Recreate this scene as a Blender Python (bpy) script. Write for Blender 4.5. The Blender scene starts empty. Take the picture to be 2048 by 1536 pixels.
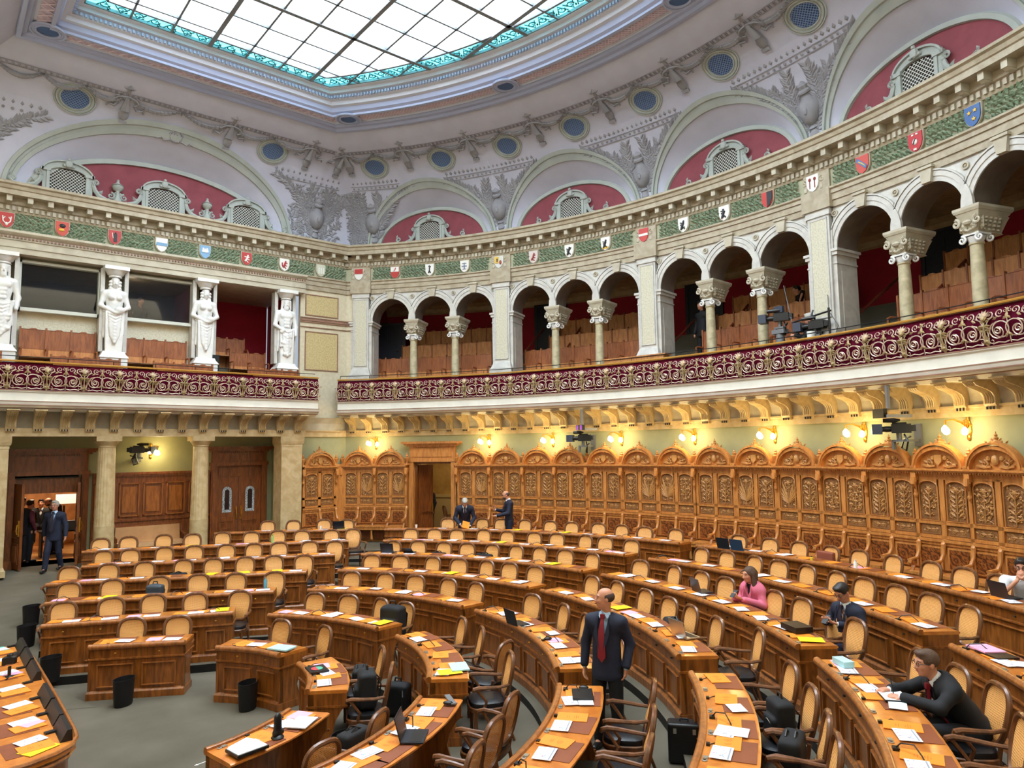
import bpy, bmesh, math, random
import numpy as np
from mathutils import Vector, Matrix
PI=math.pi; R_=math.radians
random.seed(7)
scene=bpy.context.scene
COL=scene.collection
# ---------------------------------------------------------------- camera, world, light, exposure
cam_d=bpy.data.cameras.new('camera'); cam=bpy.data.objects.new('camera',cam_d); COL.objects.link(cam)
cam_d.sensor_width=36; cam_d.lens=1394.74/2048*36; cam_d.clip_start=.05; cam_d.clip_end=200
_p,_r=0.092435,-0.013702
_cx=Vector((.76632,-.64245,0)); _cy=Vector((.64245,.76632,0)); _cz=Vector((0,0,1))
_up0=-math.sin(_p)*_cy+math.cos(_p)*_cz; _fw=math.cos(_p)*_cy+math.sin(_p)*_cz
_rt=math.cos(_r)*_cx+math.sin(_r)*_up0; _up=-math.sin(_r)*_cx+math.cos(_r)*_up0
_m=Matrix((( _rt.x,_up.x,-_fw.x),(_rt.y,_up.y,-_fw.y),(_rt.z,_up.z,-_fw.z))).to_4x4(); _m.translation=(1.235,-9.754,3.65)
cam.matrix_world=_m
scene.camera=cam
scene.view_settings.view_transform='Standard'; scene.view_settings.look='None'; scene.view_settings.gamma=1
scene.view_settings.use_curve_mapping=False
scene.view_settings.exposure=0.0
w=bpy.data.worlds.new('world'); scene.world=w; w.use_nodes=True
w.node_tree.nodes['Background'].inputs[0].default_value=(.75,.85,1,1); w.node_tree.nodes['Background'].inputs[1].default_value=.6
def area(name,loc,sx,sy,pw,col,rot=(0,0,0)):
    d=bpy.data.lights.new(name,'AREA'); d.shape='RECTANGLE'; d.size=sx; d.size_y=sy; d.energy=pw; d.color=col
    o=bpy.data.objects.new(name,d); COL.objects.link(o); o.location=loc; o.rotation_euler=rot; return o
area('sky_light',(8.0,0,17.2),20,26,21500,(.95,.975,1.0))
def point(name,loc,pw,col,r=.05,parent=None):
    d=bpy.data.lights.new(name,'POINT'); d.energy=pw; d.color=col; d.shadow_soft_size=r
    o=bpy.data.objects.new(name,d); COL.objects.link(o); o.location=loc
    if parent: o.parent=parent
    return o
# ---------------------------------------------------------------- materials
def s2l(c): return tuple(((v/255)/12.92 if v/255<=.04045 else ((v/255+.055)/1.055)**2.4) for v in c)
MATS={}
def mat(name,c1,c2=None,rough=.5,metal=0,sc=(1,1,1),det=4,ns=3,bump=0,bs=40,spec=.5,emit=0,tex='noise',dist=0,lo=.35,hi=.65,coat=0):
    if name in MATS: return MATS[name]
    m=bpy.data.materials.new(name); m.use_nodes=True; nt=m.node_tree; N=nt.nodes; L=nt.links
    b=N['Principled BSDF']; b.inputs['Roughness'].default_value=rough; b.inputs['Metallic'].default_value=metal
    b.inputs['Specular IOR Level'].default_value=spec
    if coat: b.inputs['Coat Weight'].default_value=coat; b.inputs['Coat Roughness'].default_value=.15
    c1l=s2l(c1)+(1,)
    b.inputs['Base Color'].default_value=c1l
    tc=N.new('ShaderNodeTexCoord'); mp=N.new('ShaderNodeMapping'); mp.inputs['Scale'].default_value=sc
    L.new(tc.outputs['Object'],mp.inputs[0])
    if c2 is not None:
        if tex=='noise':
            t=N.new('ShaderNodeTexNoise'); t.inputs['Scale'].default_value=ns; t.inputs['Detail'].default_value=det; t.inputs['Distortion'].default_value=dist; out=t.outputs['Fac']
        elif tex=='voronoi':
            t=N.new('ShaderNodeTexVoronoi'); t.inputs['Scale'].default_value=ns; out=t.outputs['Distance']
        elif tex=='wave':
            t=N.new('ShaderNodeTexWave'); t.inputs['Scale'].default_value=ns; t.inputs['Distortion'].default_value=dist; t.inputs['Detail'].default_value=det; out=t.outputs['Fac']
        elif tex=='magic':
            t=N.new('ShaderNodeTexMagic'); t.inputs['Scale'].default_value=ns; t.inputs['Distortion'].default_value=dist; t.turbulence_depth=4; out=t.outputs['Fac']
        L.new(mp.outputs[0],t.inputs[0])
        cr=N.new('ShaderNodeValToRGB'); cr.color_ramp.elements[0].position=lo; cr.color_ramp.elements[1].position=hi
        cr.color_ramp.elements[0].color=c1l; cr.color_ramp.elements[1].color=s2l(c2)+(1,)
        L.new(out,cr.inputs[0]); L.new(cr.outputs[0],b.inputs['Base Color'])
    if bump:
        t2=N.new('ShaderNodeTexNoise'); t2.inputs['Scale'].default_value=bs; t2.inputs['Detail'].default_value=3
        L.new(tc.outputs['Object'],t2.inputs[0])
        bp=N.new('ShaderNodeBump'); bp.inputs['Strength'].default_value=bump; bp.inputs['Distance'].default_value=.02
        L.new(t2.outputs['Fac'],bp.inputs['Height']); L.new(bp.outputs[0],b.inputs['Normal'])
    if emit: b.inputs['Emission Color'].default_value=c1l; b.inputs['Emission Strength'].default_value=emit
    MATS[name]=m; return m
wd=dict(sc=(3,3,.5),ns=6,det=6,dist=.6)
W_desk=mat('desk_wood',(160,94,36),(112,62,22),rough=.33,coat=.3,**wd)
W_top=mat('desktop_wood',(214,134,56),(188,106,38),rough=.28,coat=.5,sc=(1,1,1),ns=5,det=6,dist=1)
W_trim=mat('desk_trim_wood',(172,104,48),(132,76,32),rough=.3,coat=.4,**wd)
W_stall=mat('stall_oak',(200,134,68),(172,108,50),rough=.42,coat=.2,**wd)
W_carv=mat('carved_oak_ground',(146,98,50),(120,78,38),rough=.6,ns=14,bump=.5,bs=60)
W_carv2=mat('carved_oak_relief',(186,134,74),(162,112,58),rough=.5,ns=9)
W_marq=mat('marquetry',(150,88,38),(74,34,16),rough=.35,coat=.4,tex='magic',ns=3.2,dist=2.5,lo=.35,hi=.6)
W_door=mat('door_oak',(142,78,32),(104,54,22),rough=.4,coat=.25,**wd)
W_gal=mat('gallery_bench_wood',(156,92,50),(124,68,34),rough=.5,**wd)
W_gal2=mat('gallery_slat_wood',(200,138,80),(168,108,58),rough=.5,**wd)
W_chair=mat('chair_walnut',(126,78,44),(92,54,28),rough=.35,coat=.4,**wd)
LEA=mat('black_leather',(20,21,26),rough=.32,bump=.15,bs=90)
TAN=mat('tan_leather',(200,154,106),(184,138,92),rough=.45)
CARP=mat('grey_carpet',(110,103,90),(88,83,71),rough=.95,ns=.9,det=5,bump=.3,bs=220,spec=.1,lo=.3,hi=.7)
GRIL=mat('black_grille',(30,28,26),rough=.6,metal=.3)
GREEN=mat('sage_green_paint',(160,160,122),(152,153,118),rough=.7)
CREAM=mat('cream_stucco',(208,198,172),(198,186,158),rough=.6,ns=9,det=6)
LIME=mat('yellow_limestone',(204,182,140),(182,156,112),rough=.45,ns=5,det=8,dist=.5)
STONE=mat('pale_limestone',(192,184,164),(174,164,144),rough=.55,ns=4,det=6)
GREYST=mat('grey_white_marble',(200,197,190),(172,168,164),rough=.4,ns=2.5,det=8,dist=1.6,lo=.4,hi=.8)
MARB=mat('white_marble',(226,225,222),(198,199,202),rough=.38,ns=3,det=8,dist=1.5,lo=.45,hi=.85)
COLST=mat('column_limestone',(196,184,152),(168,156,126),rough=.35,ns=7,det=8,dist=.4)
SCAG=mat('stippled_panel',(204,199,178),(188,182,160),rough=.6,ns=26,det=3,lo=.4,hi=.6)
UPST=mat('upper_entablature_stone',(178,166,144),(158,144,120),rough=.5,ns=5,det=8,dist=.5)
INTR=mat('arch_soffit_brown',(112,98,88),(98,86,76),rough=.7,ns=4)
ORNB=mat('bead_band_grey',(148,146,156),rough=.8)
BROWNM=mat('brown_moulding',(150,112,92),(134,98,80),rough=.5)
WHITEB=mat('white_fascia',(224,220,208),(214,210,198),rough=.55)
PLAST=mat('cove_plaster',(188,190,208),(181,183,201),rough=.85,ns=2)
ORN=mat('cove_relief_grey',(148,148,154),(136,136,143),rough=.8)
ORNG=mat('arch_moulding_greygreen',(166,172,168),(156,162,158),rough=.7)
LAV=mat('ring_lavender',(168,176,206),rough=.75)
LAV2=mat('ring_white',(204,208,222),rough=.7)
PINK=mat('ring_trellis_pink',(204,190,206),(182,166,184),rough=.8,tex='voronoi',ns=7,lo=.2,hi=.5)
REDW=mat('gallery_red_wall',(172,16,44),(160,12,38),rough=.75)
REDL=mat('lunette_red',(136,66,76),(126,58,68),rough=.8)
VELV=mat('railing_velvet',(84,8,34),rough=.9,spec=.1)
GOLD=mat('gilded_iron',(206,190,150),(160,136,92),rough=.38,metal=.55,ns=8)
GOLD2=mat('silvered_gilt',(232,216,200),(206,180,156),rough=.35,metal=.45,ns=8)
RAILW=mat('rail_cap_brass',(208,156,70),rough=.35,metal=.3)
BRASS=mat('brass',(214,160,60),rough=.28,metal=.9)
IRON=mat('black_iron',(22,22,24),rough=.5,metal=.4)
BLK=mat('black_plastic',(16,16,19),rough=.4)
GREYP=mat('grey_plastic',(110,112,116),rough=.4)
SILV=mat('brushed_steel',(190,188,180),rough=.3,metal=.8)
BLUEG=mat('oculus_blue_grille',(72,98,142),rough=.7)
WHT=mat('white_paint',(232,232,228),rough=.6)
BLKG=mat('bin_black',(14,12,16),rough=.55)
WREA=mat('wreath_green',(148,166,140),(120,140,118),rough=.7,ns=12)
WREB=mat('frieze_ground',(170,168,140),rough=.7)
PADM=mat('brown_leather_pad',(136,72,40),(120,62,34),rough=.5)
ORAN=mat('orange_cover',(238,138,34),rough=.6)
PAPR=mat('white_paper',(236,238,244),rough=.7)
MAPP=mat('printed_map_paper',(226,234,244),(150,150,196),rough=.7,ns=34,det=2,lo=.5,hi=.62)
YELP=mat('yellow_paper',(246,214,20),rough=.6)
PNKP=mat('pink_paper',(244,172,204),rough=.6)
BLUP=mat('pale_blue_paper',(176,224,230),rough=.6)
SCRN=mat('laptop_shell',(40,44,54),rough=.4,metal=.3)
def cane_mat():
    m=bpy.data.materials.new('cane_weave'); m.use_nodes=True; nt=m.node_tree; N=nt.nodes; L=nt.links
    b=N['Principled BSDF']; b.inputs['Roughness'].default_value=.5
    b.inputs['Base Color'].default_value=s2l((240,174,100))+(1,)
    tc=N.new('ShaderNodeTexCoord'); sp=N.new('ShaderNodeSeparateXYZ'); L.new(tc.outputs['Object'],sp.inputs[0])
    outs=[]
    for ax in ('X','Z'):
        a=N.new('ShaderNodeMath'); a.operation='MULTIPLY'; a.inputs[1].default_value=2*PI/.0175; L.new(sp.outputs[ax],a.inputs[0])
        s=N.new('ShaderNodeMath'); s.operation='SINE'; L.new(a.outputs[0],s.inputs[0])
        g=N.new('ShaderNodeMath'); g.operation='GREATER_THAN'; g.inputs[1].default_value=.25; L.new(s.outputs[0],g.inputs[0]); outs.append(g)
    mu=N.new('ShaderNodeMath'); mu.operation='MULTIPLY'; L.new(outs[0].outputs[0],mu.inputs[0]); L.new(outs[1].outputs[0],mu.inputs[1])
    inv=N.new('ShaderNodeMath'); inv.operation='SUBTRACT'; inv.inputs[0].default_value=1; L.new(mu.outputs[0],inv.inputs[1])
    L.new(inv.outputs[0],b.inputs['Alpha']); return m
CANE=cane_mat()
def glass_mat(name,tint,trans=.55,pat=0):
    m=bpy.data.materials.new(name); m.use_nodes=True; nt=m.node_tree; N=nt.nodes; L=nt.links
    for n in list(N): N.remove(n)
    o=N.new('ShaderNodeOutputMaterial'); mx=N.new('ShaderNodeMixShader'); t=N.new('ShaderNodeBsdfTransparent'); tl=N.new('ShaderNodeBsdfTranslucent')
    c=s2l(tint)+(1,); t.inputs[0].default_value=c; tl.inputs[0].default_value=c; mx.inputs[0].default_value=1-trans
    L.new(t.outputs[0],mx.inputs[1]); L.new(tl.outputs[0],mx.inputs[2]); L.new(mx.outputs[0],o.inputs[0])
    if pat:
        tc=N.new('ShaderNodeTexCoord'); ns=N.new('ShaderNodeTexNoise'); ns.inputs['Scale'].default_value=pat; ns.inputs['Detail'].default_value=4
        L.new(tc.outputs['Object'],ns.inputs[0]); cr=N.new('ShaderNodeValToRGB'); cr.color_ramp.elements[0].position=.4; cr.color_ramp.elements[1].position=.62
        cr.color_ramp.elements[0].color=c; cr.color_ramp.elements[1].color=(1,1,1,1) if pat<4 else s2l((90,190,196))+(1,)
        L.new(ns.outputs['Fac'],cr.inputs[0]); L.new(cr.outputs[0],t.inputs[0]); L.new(cr.outputs[0],tl.inputs[0])
    return m
GL=glass_mat('skylight_glass',(214,230,242),.5,1.2)
GLT=glass_mat('skylight_teal_glass',(80,138,142),.5,5)
def win_glass():
    m=mat('dark_window_glass',(10,16,22),rough=.03,spec=.9); b=m.node_tree.nodes['Principled BSDF']; b.inputs['Alpha'].default_value=.5; return m
WGL=win_glass()
# ---------------------------------------------------------------- geometry helpers
class MB:
    def __init__(s,T=None): s.v=[];s.f=[];s.m=[];s.T=T
    def add(s,vs,fs,m=0):
        n=len(s.v); T=s.T
        s.v+= [tuple(T(*p)) for p in vs] if T else [tuple(p) for p in vs]
        for f in fs: s.f.append(tuple(i+n for i in f)); s.m.append(m)
    def box(s,x0,x1,y0,y1,z0,z1,m=0,taper=None):
        a=[(x0,y0,z0),(x1,y0,z0),(x1,y1,z0),(x0,y1,z0)]
        if taper: t,u=taper; b=[(x0+t,y0+u,z1),(x1-t,y0+u,z1),(x1-t,y1-u,z1),(x0+t,y1-u,z1)]
        else: b=[(x0,y0,z1),(x1,y0,z1),(x1,y1,z1),(x0,y1,z1)]
        s.add(a+b,[(3,2,1,0),(4,5,6,7),(0,1,5,4),(1,2,6,5),(2,3,7,6),(3,0,4,7)],m)
    def obox(s,M,hx,hy,hz,m=0):
        vs=[M@Vector((x*hx,y*hy,z*hz)) for z in(-1,1) for x,y in((-1,-1),(1,-1),(1,1),(-1,1))]
        s.add(vs,[(3,2,1,0),(4,5,6,7),(0,1,5,4),(1,2,6,5),(2,3,7,6),(3,0,4,7)],m)
    def tube(s,pts,r,n=6,m=0,cap=True,flat=1,closed=False):
        pts=[Vector(p) for p in pts]; N=len(pts); rr=r if isinstance(r,(list,tuple)) else [r]*N
        ref=None; vs=[]
        for i,p in enumerate(pts):
            if closed: t=(pts[(i+1)%N]-pts[i-1])
            else: t=(pts[min(i+1,N-1)]-pts[max(i-1,0)])
            if t.length<1e-9: t=Vector((0,0,1))
            t.normalize()
            if ref is None:
                ref=Vector((0,1,0)) if abs(t.y)<.9 else Vector((1,0,0))
            a=ref-t*ref.dot(t); a.normalize(); ref=a; b=t.cross(a)
            for k in range(n):
                an=2*PI*k/n; vs.append(p+a*math.cos(an)*rr[i]*flat+b*math.sin(an)*rr[i])
        fs=[]
        for i in range(N if closed else N-1):
            j=(i+1)%N
            for k in range(n): fs.append((i*n+k,i*n+(k+1)%n,j*n+(k+1)%n,j*n+k))
        if cap and not closed: fs+= [tuple(range(n))[::-1],tuple((N-1)*n+k for k in range(n))]
        s.add(vs,fs,m)
    def lathe(s,prof,n=16,c=(0,0,0),m=0,a0=0,a1=2*PI,flute=0,fd=.08):
        full=abs(a1-a0-2*PI)<1e-6; k=n if full else n+1; vs=[]
        for r,z in prof:
            for i in range(k):
                a=a0+(a1-a0)*i/n; q=r*(1-(fd*abs(math.sin(a*flute/2))) if flute else 1)
                vs.append((c[0]+q*math.cos(a),c[1]+q*math.sin(a),c[2]+z))
        fs=[]
        for j in range(len(prof)-1):
            for i in range(n):
                i2=(i+1)%k if full else i+1
                fs.append((j*k+i,j*k+i2,(j+1)*k+i2,(j+1)*k+i))
        s.add(vs,fs,m)
    def prism(s,poly,y0,y1,m=0,ax='y'):
        n=len(poly)
        if ax=='y': a=[(x,y0,z) for x,z in poly]; b=[(x,y1,z) for x,z in poly]
        elif ax=='x': a=[(y0,x,z) for x,z in poly]; b=[(y1,x,z) for x,z in poly]
        else: a=[(x,z,y0) for x,z in poly]; b=[(x,z,y1) for x,z in poly]
        s.add(a+b,[tuple(range(n)),tuple(range(2*n-1,n-1,-1))]+[(i,i+n,(i+1)%n+n,(i+1)%n) for i in range(n)],m)
    def ring(s,cx,cz,r0,r1,y0,y1,a0=0,a1=PI,n=16,m=0):
        "arched band in the xz plane, thickness y0..y1"
        full=abs(abs(a1-a0)-2*PI)<1e-6; k=n+1; vs=[]
        for i in range(k):
            a=a0+(a1-a0)*i/n; c,q=math.cos(a),math.sin(a)
            vs+=[(cx+r0*c,y0,cz+r0*q),(cx+r1*c,y0,cz+r1*q),(cx+r1*c,y1,cz+r1*q),(cx+r0*c,y1,cz+r0*q)]
        fs=[]
        for i in range(n):
            for j in range(4): fs.append((i*4+j,i*4+(j+1)%4,(i+1)*4+(j+1)%4,(i+1)*4+j))
        if not full: fs+=[(0,1,2,3),(n*4+3,n*4+2,n*4+1,n*4)]
        s.add(vs,fs,m)
    def grid(s,fn,nu,nv,m=0):
        vs=[fn(i/nu,j/nv) for j in range(nv+1) for i in range(nu+1)]
        s.add(vs,[(j*(nu+1)+i,j*(nu+1)+i+1,(j+1)*(nu+1)+i+1,(j+1)*(nu+1)+i) for j in range(nv) for i in range(nu)],m)
    def leaf(s,x,z,l,a,w=.35,h=.02,y=0,m=0):
        c,q=math.cos(a),math.sin(a); P=lambda u,v,d:(x+u*c-v*q,y-d,z+u*q+v*c)
        s.add([P(0,0,0),P(l*.45,l*w*.5,0),P(l,0,0),P(l*.45,-l*w*.5,0),P(l*.45,0,h)],[(0,4,1),(1,4,2),(2,4,3),(3,4,0)],m)
    def ell(s,c,r,n=8,m=0,M=None):
        vs=[];k=n//2+1
        for j in range(k):
            t=-PI/2+PI*j/(k-1)
            for i in range(n):
                a=2*PI*i/n; p=Vector((r[0]*math.cos(t)*math.cos(a),r[1]*math.cos(t)*math.sin(a),r[2]*math.sin(t)))
                if M is not None: p=M@p
                vs.append((c[0]+p[0],c[1]+p[1],c[2]+p[2]))
        s.add(vs,[(j*n+i,j*n+(i+1)%n,(j+1)*n+(i+1)%n,(j+1)*n+i) for j in range(k-1) for i in range(n)],m)
    def scroll(s,x,z,r,turns,a0,d,th,y=0,m=0,n=None,seg=4,taper=.5,inner=.12,flat=1):
        "spiral starting at radius r from centre (x,z)"
        n=n or int(10*turns)+4; pts=[];rr=[]
        for i in range(n+1):
            t=i/n; q=r*(1-t*(1-inner)); a=a0+d*turns*2*PI*t
            pts.append((x+q*math.cos(a),y,z+q*math.sin(a))); rr.append(th*(1-t*(1-taper)))
        s.tube(pts,rr,seg,m,flat=flat)
        return pts
    def build(s,name,mats,parent=None,loc=None,rz=0,smooth=True,kind=None,ang=38):
        me=bpy.data.meshes.new(name); me.from_pydata(s.v,[],s.f)
        if not isinstance(mats,(list,tuple)): mats=[mats]
        for q in mats: me.materials.append(q)
        if len(mats)>1: me.polygons.foreach_set('material_index',s.m)
        if smooth:
            me.polygons.foreach_set('use_smooth',[True]*len(s.f)); me.update()
            me.set_sharp_from_angle(angle=R_(ang))
        me.update(); o=bpy.data.objects.new(name,me); COL.objects.link(o)
        if parent: o.parent=parent
        if loc is not None: o.location=loc
        if rz: o.rotation_euler=(0,0,rz)
        if kind: o['kind']=kind
        return o
def tag(o,label,cat,group=None,kind=None):
    o['label']=label; o['category']=cat
    if group: o['group']=group
    if kind: o['kind']=kind
    return o
def empty(name,loc,rz=0,label=None,cat=None,group=None,kind=None,rx=0,ry=0):
    o=bpy.data.objects.new(name,None); COL.objects.link(o); o.location=loc; o.rotation_euler=(rx,ry,rz); o.empty_display_size=.1
    if label: tag(o,label,cat,group)
    if kind: o['kind']=kind
    return o
def copy_tree(o,parent=None,loc=None,rz=None):
    c=o.copy(); COL.objects.link(c); c.parent=parent
    if loc is not None: c.location=loc
    if rz is not None: c.rotation_euler=(0,0,rz)
    for ch in list(o.children): copy_tree(ch,c)
    return c
# ---------------------------------------------------------------- the room's plan: a curved back wall and a straight left wall
RA=16.83; VL=11.80; AC=math.degrees(math.asin(VL/RA)); UC=math.sqrt(RA*RA-VL*VL)
class Arc:
    k=RA*PI/180
    def P(s,a,o,z): r=RA-o; a=R_(a); return (r*math.cos(a),r*math.sin(a),z)
    def fr(s,a,o=0,z=0): return s.P(a,o,z),R_(a)-PI/2
    def T(s,a0,o0=0,z0=0):
        "local x right, y into the wall, z up, bent with the wall"
        return lambda x,y,z: s.P(a0-x/s.k,o0-y,z0+z)
class Lin:
    def P(s,u,o,z): return (u,VL-o,z)
    def fr(s,u,o=0,z=0): return s.P(u,o,z),0
    def T(s,u0,o0=0,z0=0): return lambda x,y,z: s.P(u0+x,o0-y,z0+z)
ARC=Arc(); LIN=Lin()
def sweep(mb,wall,prof,s0,s1,n=None,m=0,closed=False,caps=True,of=lambda o:o):
    if n is None: n=max(1,int(abs(s1-s0)/(.8 if wall is ARC else 4)))
    k=len(prof); vs=[wall.P(s0+(s1-s0)*i/n,of(o),z) for i in range(n+1) for o,z in prof]
    fs=[]
    for i in range(n):
        for j in range(k if closed else k-1):
            fs.append((i*k+j,i*k+(j+1)%k,(i+1)*k+(j+1)%k,(i+1)*k+j))
    if caps and k>2: fs+=[tuple(range(k)),tuple(n*k+j for j in range(k))[::-1]]
    mb.add(vs,fs,m)
A_END=-42.0
def both(name,mats,prof,kind='structure',m=0,closed=True,u0=-.2,u1=None,a0=None,a1=A_END):
    mb=MB(); sweep(mb,LIN,prof,u0,UC if u1 is None else u1,m=m,closed=closed); sweep(mb,ARC,prof,AC if a0 is None else a0,a1,m=m,closed=closed)
    return mb.build(name,mats,kind=kind)
# ================================================================ smooth-union solids (surface nets) for figures, bags, cushions
def surf(prims,res):
    lo=np.array([1e9]*3); hi=-lo
    for p in prims:
        if p[0]=='sub': continue
        b0,b1=bounds(p); lo=np.minimum(lo,b0); hi=np.maximum(hi,b1)
    lo-=res*2.5; hi+=res*2.5; n=np.ceil((hi-lo)/res).astype(int)+1
    F=np.full(n,1.0,np.float32)
    ax=[lo[i]+res*np.arange(n[i]) for i in range(3)]
    for p in prims:
        sub=p[0]=='sub'; q=p[1] if sub else p
        k=q[-1]; b0,b1=bounds(q); pad=k+res*3
        i0=np.maximum(0,np.floor((b0-pad-lo)/res).astype(int)); i1=np.minimum(n,np.ceil((b1+pad-lo)/res).astype(int)+1)
        if (i1<=i0).any(): continue
        X,Y,Z=np.meshgrid(ax[0][i0[0]:i1[0]],ax[1][i0[1]:i1[1]],ax[2][i0[2]:i1[2]],indexing='ij')
        d=dist(q,X,Y,Z).astype(np.float32); sl=(slice(i0[0],i1[0]),slice(i0[1],i1[1]),slice(i0[2],i1[2])); S=F[sl]
        if sub: F[sl]=np.maximum(S,-d); continue
        if k>0:
            h=np.maximum(k-np.abs(S-d),0)/k; F[sl]=np.minimum(S,d)-h*h*k*.25
        else: F[sl]=np.minimum(S,d)
    ins=F<0; shp=tuple(np.array(F.shape)-1)
    c=[ins[i:i+shp[0],j:j+shp[1],l:l+shp[2]] for i in(0,1) for j in(0,1) for l in(0,1)]
    sm=sum(x.astype(np.int8) for x in c); act=(sm>0)&(sm<8); idx=np.argwhere(act); m=len(idx)
    ids=np.full(shp,-1,np.int64); ids[act]=np.arange(m)
    acc=np.zeros((m,3)); cnt=np.zeros(m); I,J,K=idx.T
    E=[((0,0,0),(1,0,0)),((0,1,0),(1,1,0)),((0,0,1),(1,0,1)),((0,1,1),(1,1,1)),((0,0,0),(0,1,0)),((1,0,0),(1,1,0)),((0,0,1),(0,1,1)),((1,0,1),(1,1,1)),((0,0,0),(0,0,1)),((1,0,0),(1,0,1)),((0,1,0),(0,1,1)),((1,1,0),(1,1,1))]
    for a,b in E:
        fa=F[I+a[0],J+a[1],K+a[2]]; fb=F[I+b[0],J+b[1],K+b[2]]; cr=(fa<0)!=(fb<0); t=np.where(cr,fa/np.where(cr,fa-fb,1),0)
        for q in range(3): acc[:,q]+=np.where(cr,a[q]+t*(b[q]-a[q]),0)
        cnt+=cr
    V=lo+(idx+acc/cnt[:,None])*res
    fs=[]
    for d in range(3):
        u,v=[(1,2),(2,0),(0,1)][d]
        s0=[slice(1,-1)]*3; s0[d]=slice(0,-1); s1=list(s0); s1[d]=slice(1,None)
        A=ins[tuple(s0)];B=ins[tuple(s1)]; off=np.array([1,1,1]); off[d]=0
        for flip,msk in ((0,A&~B),(1,B&~A)):
            e=np.argwhere(msk)+off; 
            if not len(e): continue
            du=np.zeros(3,int);du[u]=1;dv=np.zeros(3,int);dv[v]=1
            ok=np.all(e<np.array(shp),1)&np.all(e-du-dv>=0,1); e=e[ok]
            q=[ids[tuple((e-x).T)] for x in (du*0,du,du+dv,dv)]
            if flip: q=q[::-1]
            fs.append(np.stack(q,1))
    Q=np.concatenate(fs) if fs else np.zeros((0,4),int); Q=Q[(Q>=0).all(1)]
    return V,Q
def bounds(p):
    if p[0]=='cap':
        a,b,ra,rb=np.array(p[1]),np.array(p[2]),p[3],p[4]; r=max(ra,rb)*max(1,p[5][1] if p[5] else 1); return np.minimum(a,b)-r,np.maximum(a,b)+r
    if p[0]=='ell': r=max(p[2]); c=np.array(p[1]); return c-r,c+r
    if p[0]=='box': c=np.array(p[1]); r=np.linalg.norm(p[2])+p[3]; return c-r,c+r
def dist(p,X,Y,Z):
    if p[0]=='cap':
        a,b,ra,rb,fl=p[1],p[2],p[3],p[4],p[5]
        x,y,z=X-a[0],Y-a[1],Z-a[2]; d=[b[i]-a[i] for i in range(3)]; L=max(1e-9,sum(q*q for q in d))
        t=np.clip((x*d[0]+y*d[1]+z*d[2])/L,0,1); x=x-t*d[0];y=y-t*d[1];z=z-t*d[2]; r=ra+(rb-ra)*t
        if fl:
            ax,f=fl[0],fl[1]; s=x*ax[0]+y*ax[1]+z*ax[2]; q=np.sqrt(np.maximum(x*x+y*y+z*z-s*s,0)+ (s*f)**2); return (q-r)/max(1,f)*1.0 if f>1 else q-r
        return np.sqrt(x*x+y*y+z*z)-r
    if p[0]=='ell':
        c,r,M=p[1],p[2],p[3]; x,y,z=X-c[0],Y-c[1],Z-c[2]
        if M is not None: x,y,z=M[0][0]*x+M[1][0]*y+M[2][0]*z,M[0][1]*x+M[1][1]*y+M[2][1]*z,M[0][2]*x+M[1][2]*y+M[2][2]*z
        q=np.sqrt((x/r[0])**2+(y/r[1])**2+(z/r[2])**2); return (q-1)*min(r)
    if p[0]=='box':
        c,h,rd,M=p[1],p[2],p[3],p[4]; x,y,z=X-c[0],Y-c[1],Z-c[2]
        if M is not None: x,y,z=M[0][0]*x+M[1][0]*y+M[2][0]*z,M[0][1]*x+M[1][1]*y+M[2][1]*z,M[0][2]*x+M[1][2]*y+M[2][2]*z
        qx,qy,qz=np.abs(x)-h[0],np.abs(y)-h[1],np.abs(z)-h[2]
        return np.sqrt(np.maximum(qx,0)**2+np.maximum(qy,0)**2+np.maximum(qz,0)**2)+np.minimum(np.maximum(qx,np.maximum(qy,qz)),0)-rd
def cap(a,b,ra,rb=None,fl=None,k=.02): return ('cap',tuple(a),tuple(b),ra,ra if rb is None else rb,fl,k)
def ell(c,r,M=None,k=.02): return ('ell',tuple(c),tuple(r),M,k)
def rbox(c,h,r=.01,M=None,k=.01): return ('box',tuple(c),tuple(h),r,M,k)
def sub(p): return ('sub',p)
def solid(name,prims,res,m,parent=None,loc=None,rz=0,smooth=True):
    V,Q=surf(prims,res); me=bpy.data.meshes.new(name); me.from_pydata(V.tolist(),[],Q.tolist()); me.materials.append(m)
    if smooth: me.polygons.foreach_set('use_smooth',[True]*len(Q))
    me.update(); o=bpy.data.objects.new(name,me); COL.objects.link(o)
    if parent: o.parent=parent
    if loc is not None: o.location=loc
    if rz: o.rotation_euler=(0,0,rz)
    return o
def rotm(ax,an): return [list(r) for r in Matrix.Rotation(an,3,ax)]
# ---------------------------------------------------------------- people
SKIN=mat('skin',(206,146,116),(196,134,106),rough=.5,ns=12)
SKIN2=mat('skin_olive',(198,142,110),rough=.5)  # plain even olive skin colour
NAVY=mat('navy_suit',(22,30,56),(17,24,46),rough=.75,ns=30)
DNAVY=mat('dark_suit',(17,18,24),rough=.8)
BLACKC=mat('black_cloth',(16,16,20),rough=.8)
SHIRT=mat('white_shirt',(226,230,238),rough=.7)
SHIRTB=mat('light_blue_shirt',(170,200,232),rough=.7)
REDT=mat('dark_red_tie',(122,8,28),rough=.5)
DTIE=mat('dark_tie',(40,34,52),rough=.5)
PINKJ=mat('rose_blazer',(216,112,140),rough=.75)
MAROON=mat('maroon_blouse',(96,34,46),rough=.8)
HBR=mat('brown_hair',(84,60,44),rough=.6,ns=60,bump=.4,bs=120); HGR=mat('grey_hair',(170,166,160),rough=.6); HBK=mat('dark_hair',(36,28,26),rough=.5); HSH=mat('short_dark_hair',(70,54,48),rough=.7)
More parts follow.
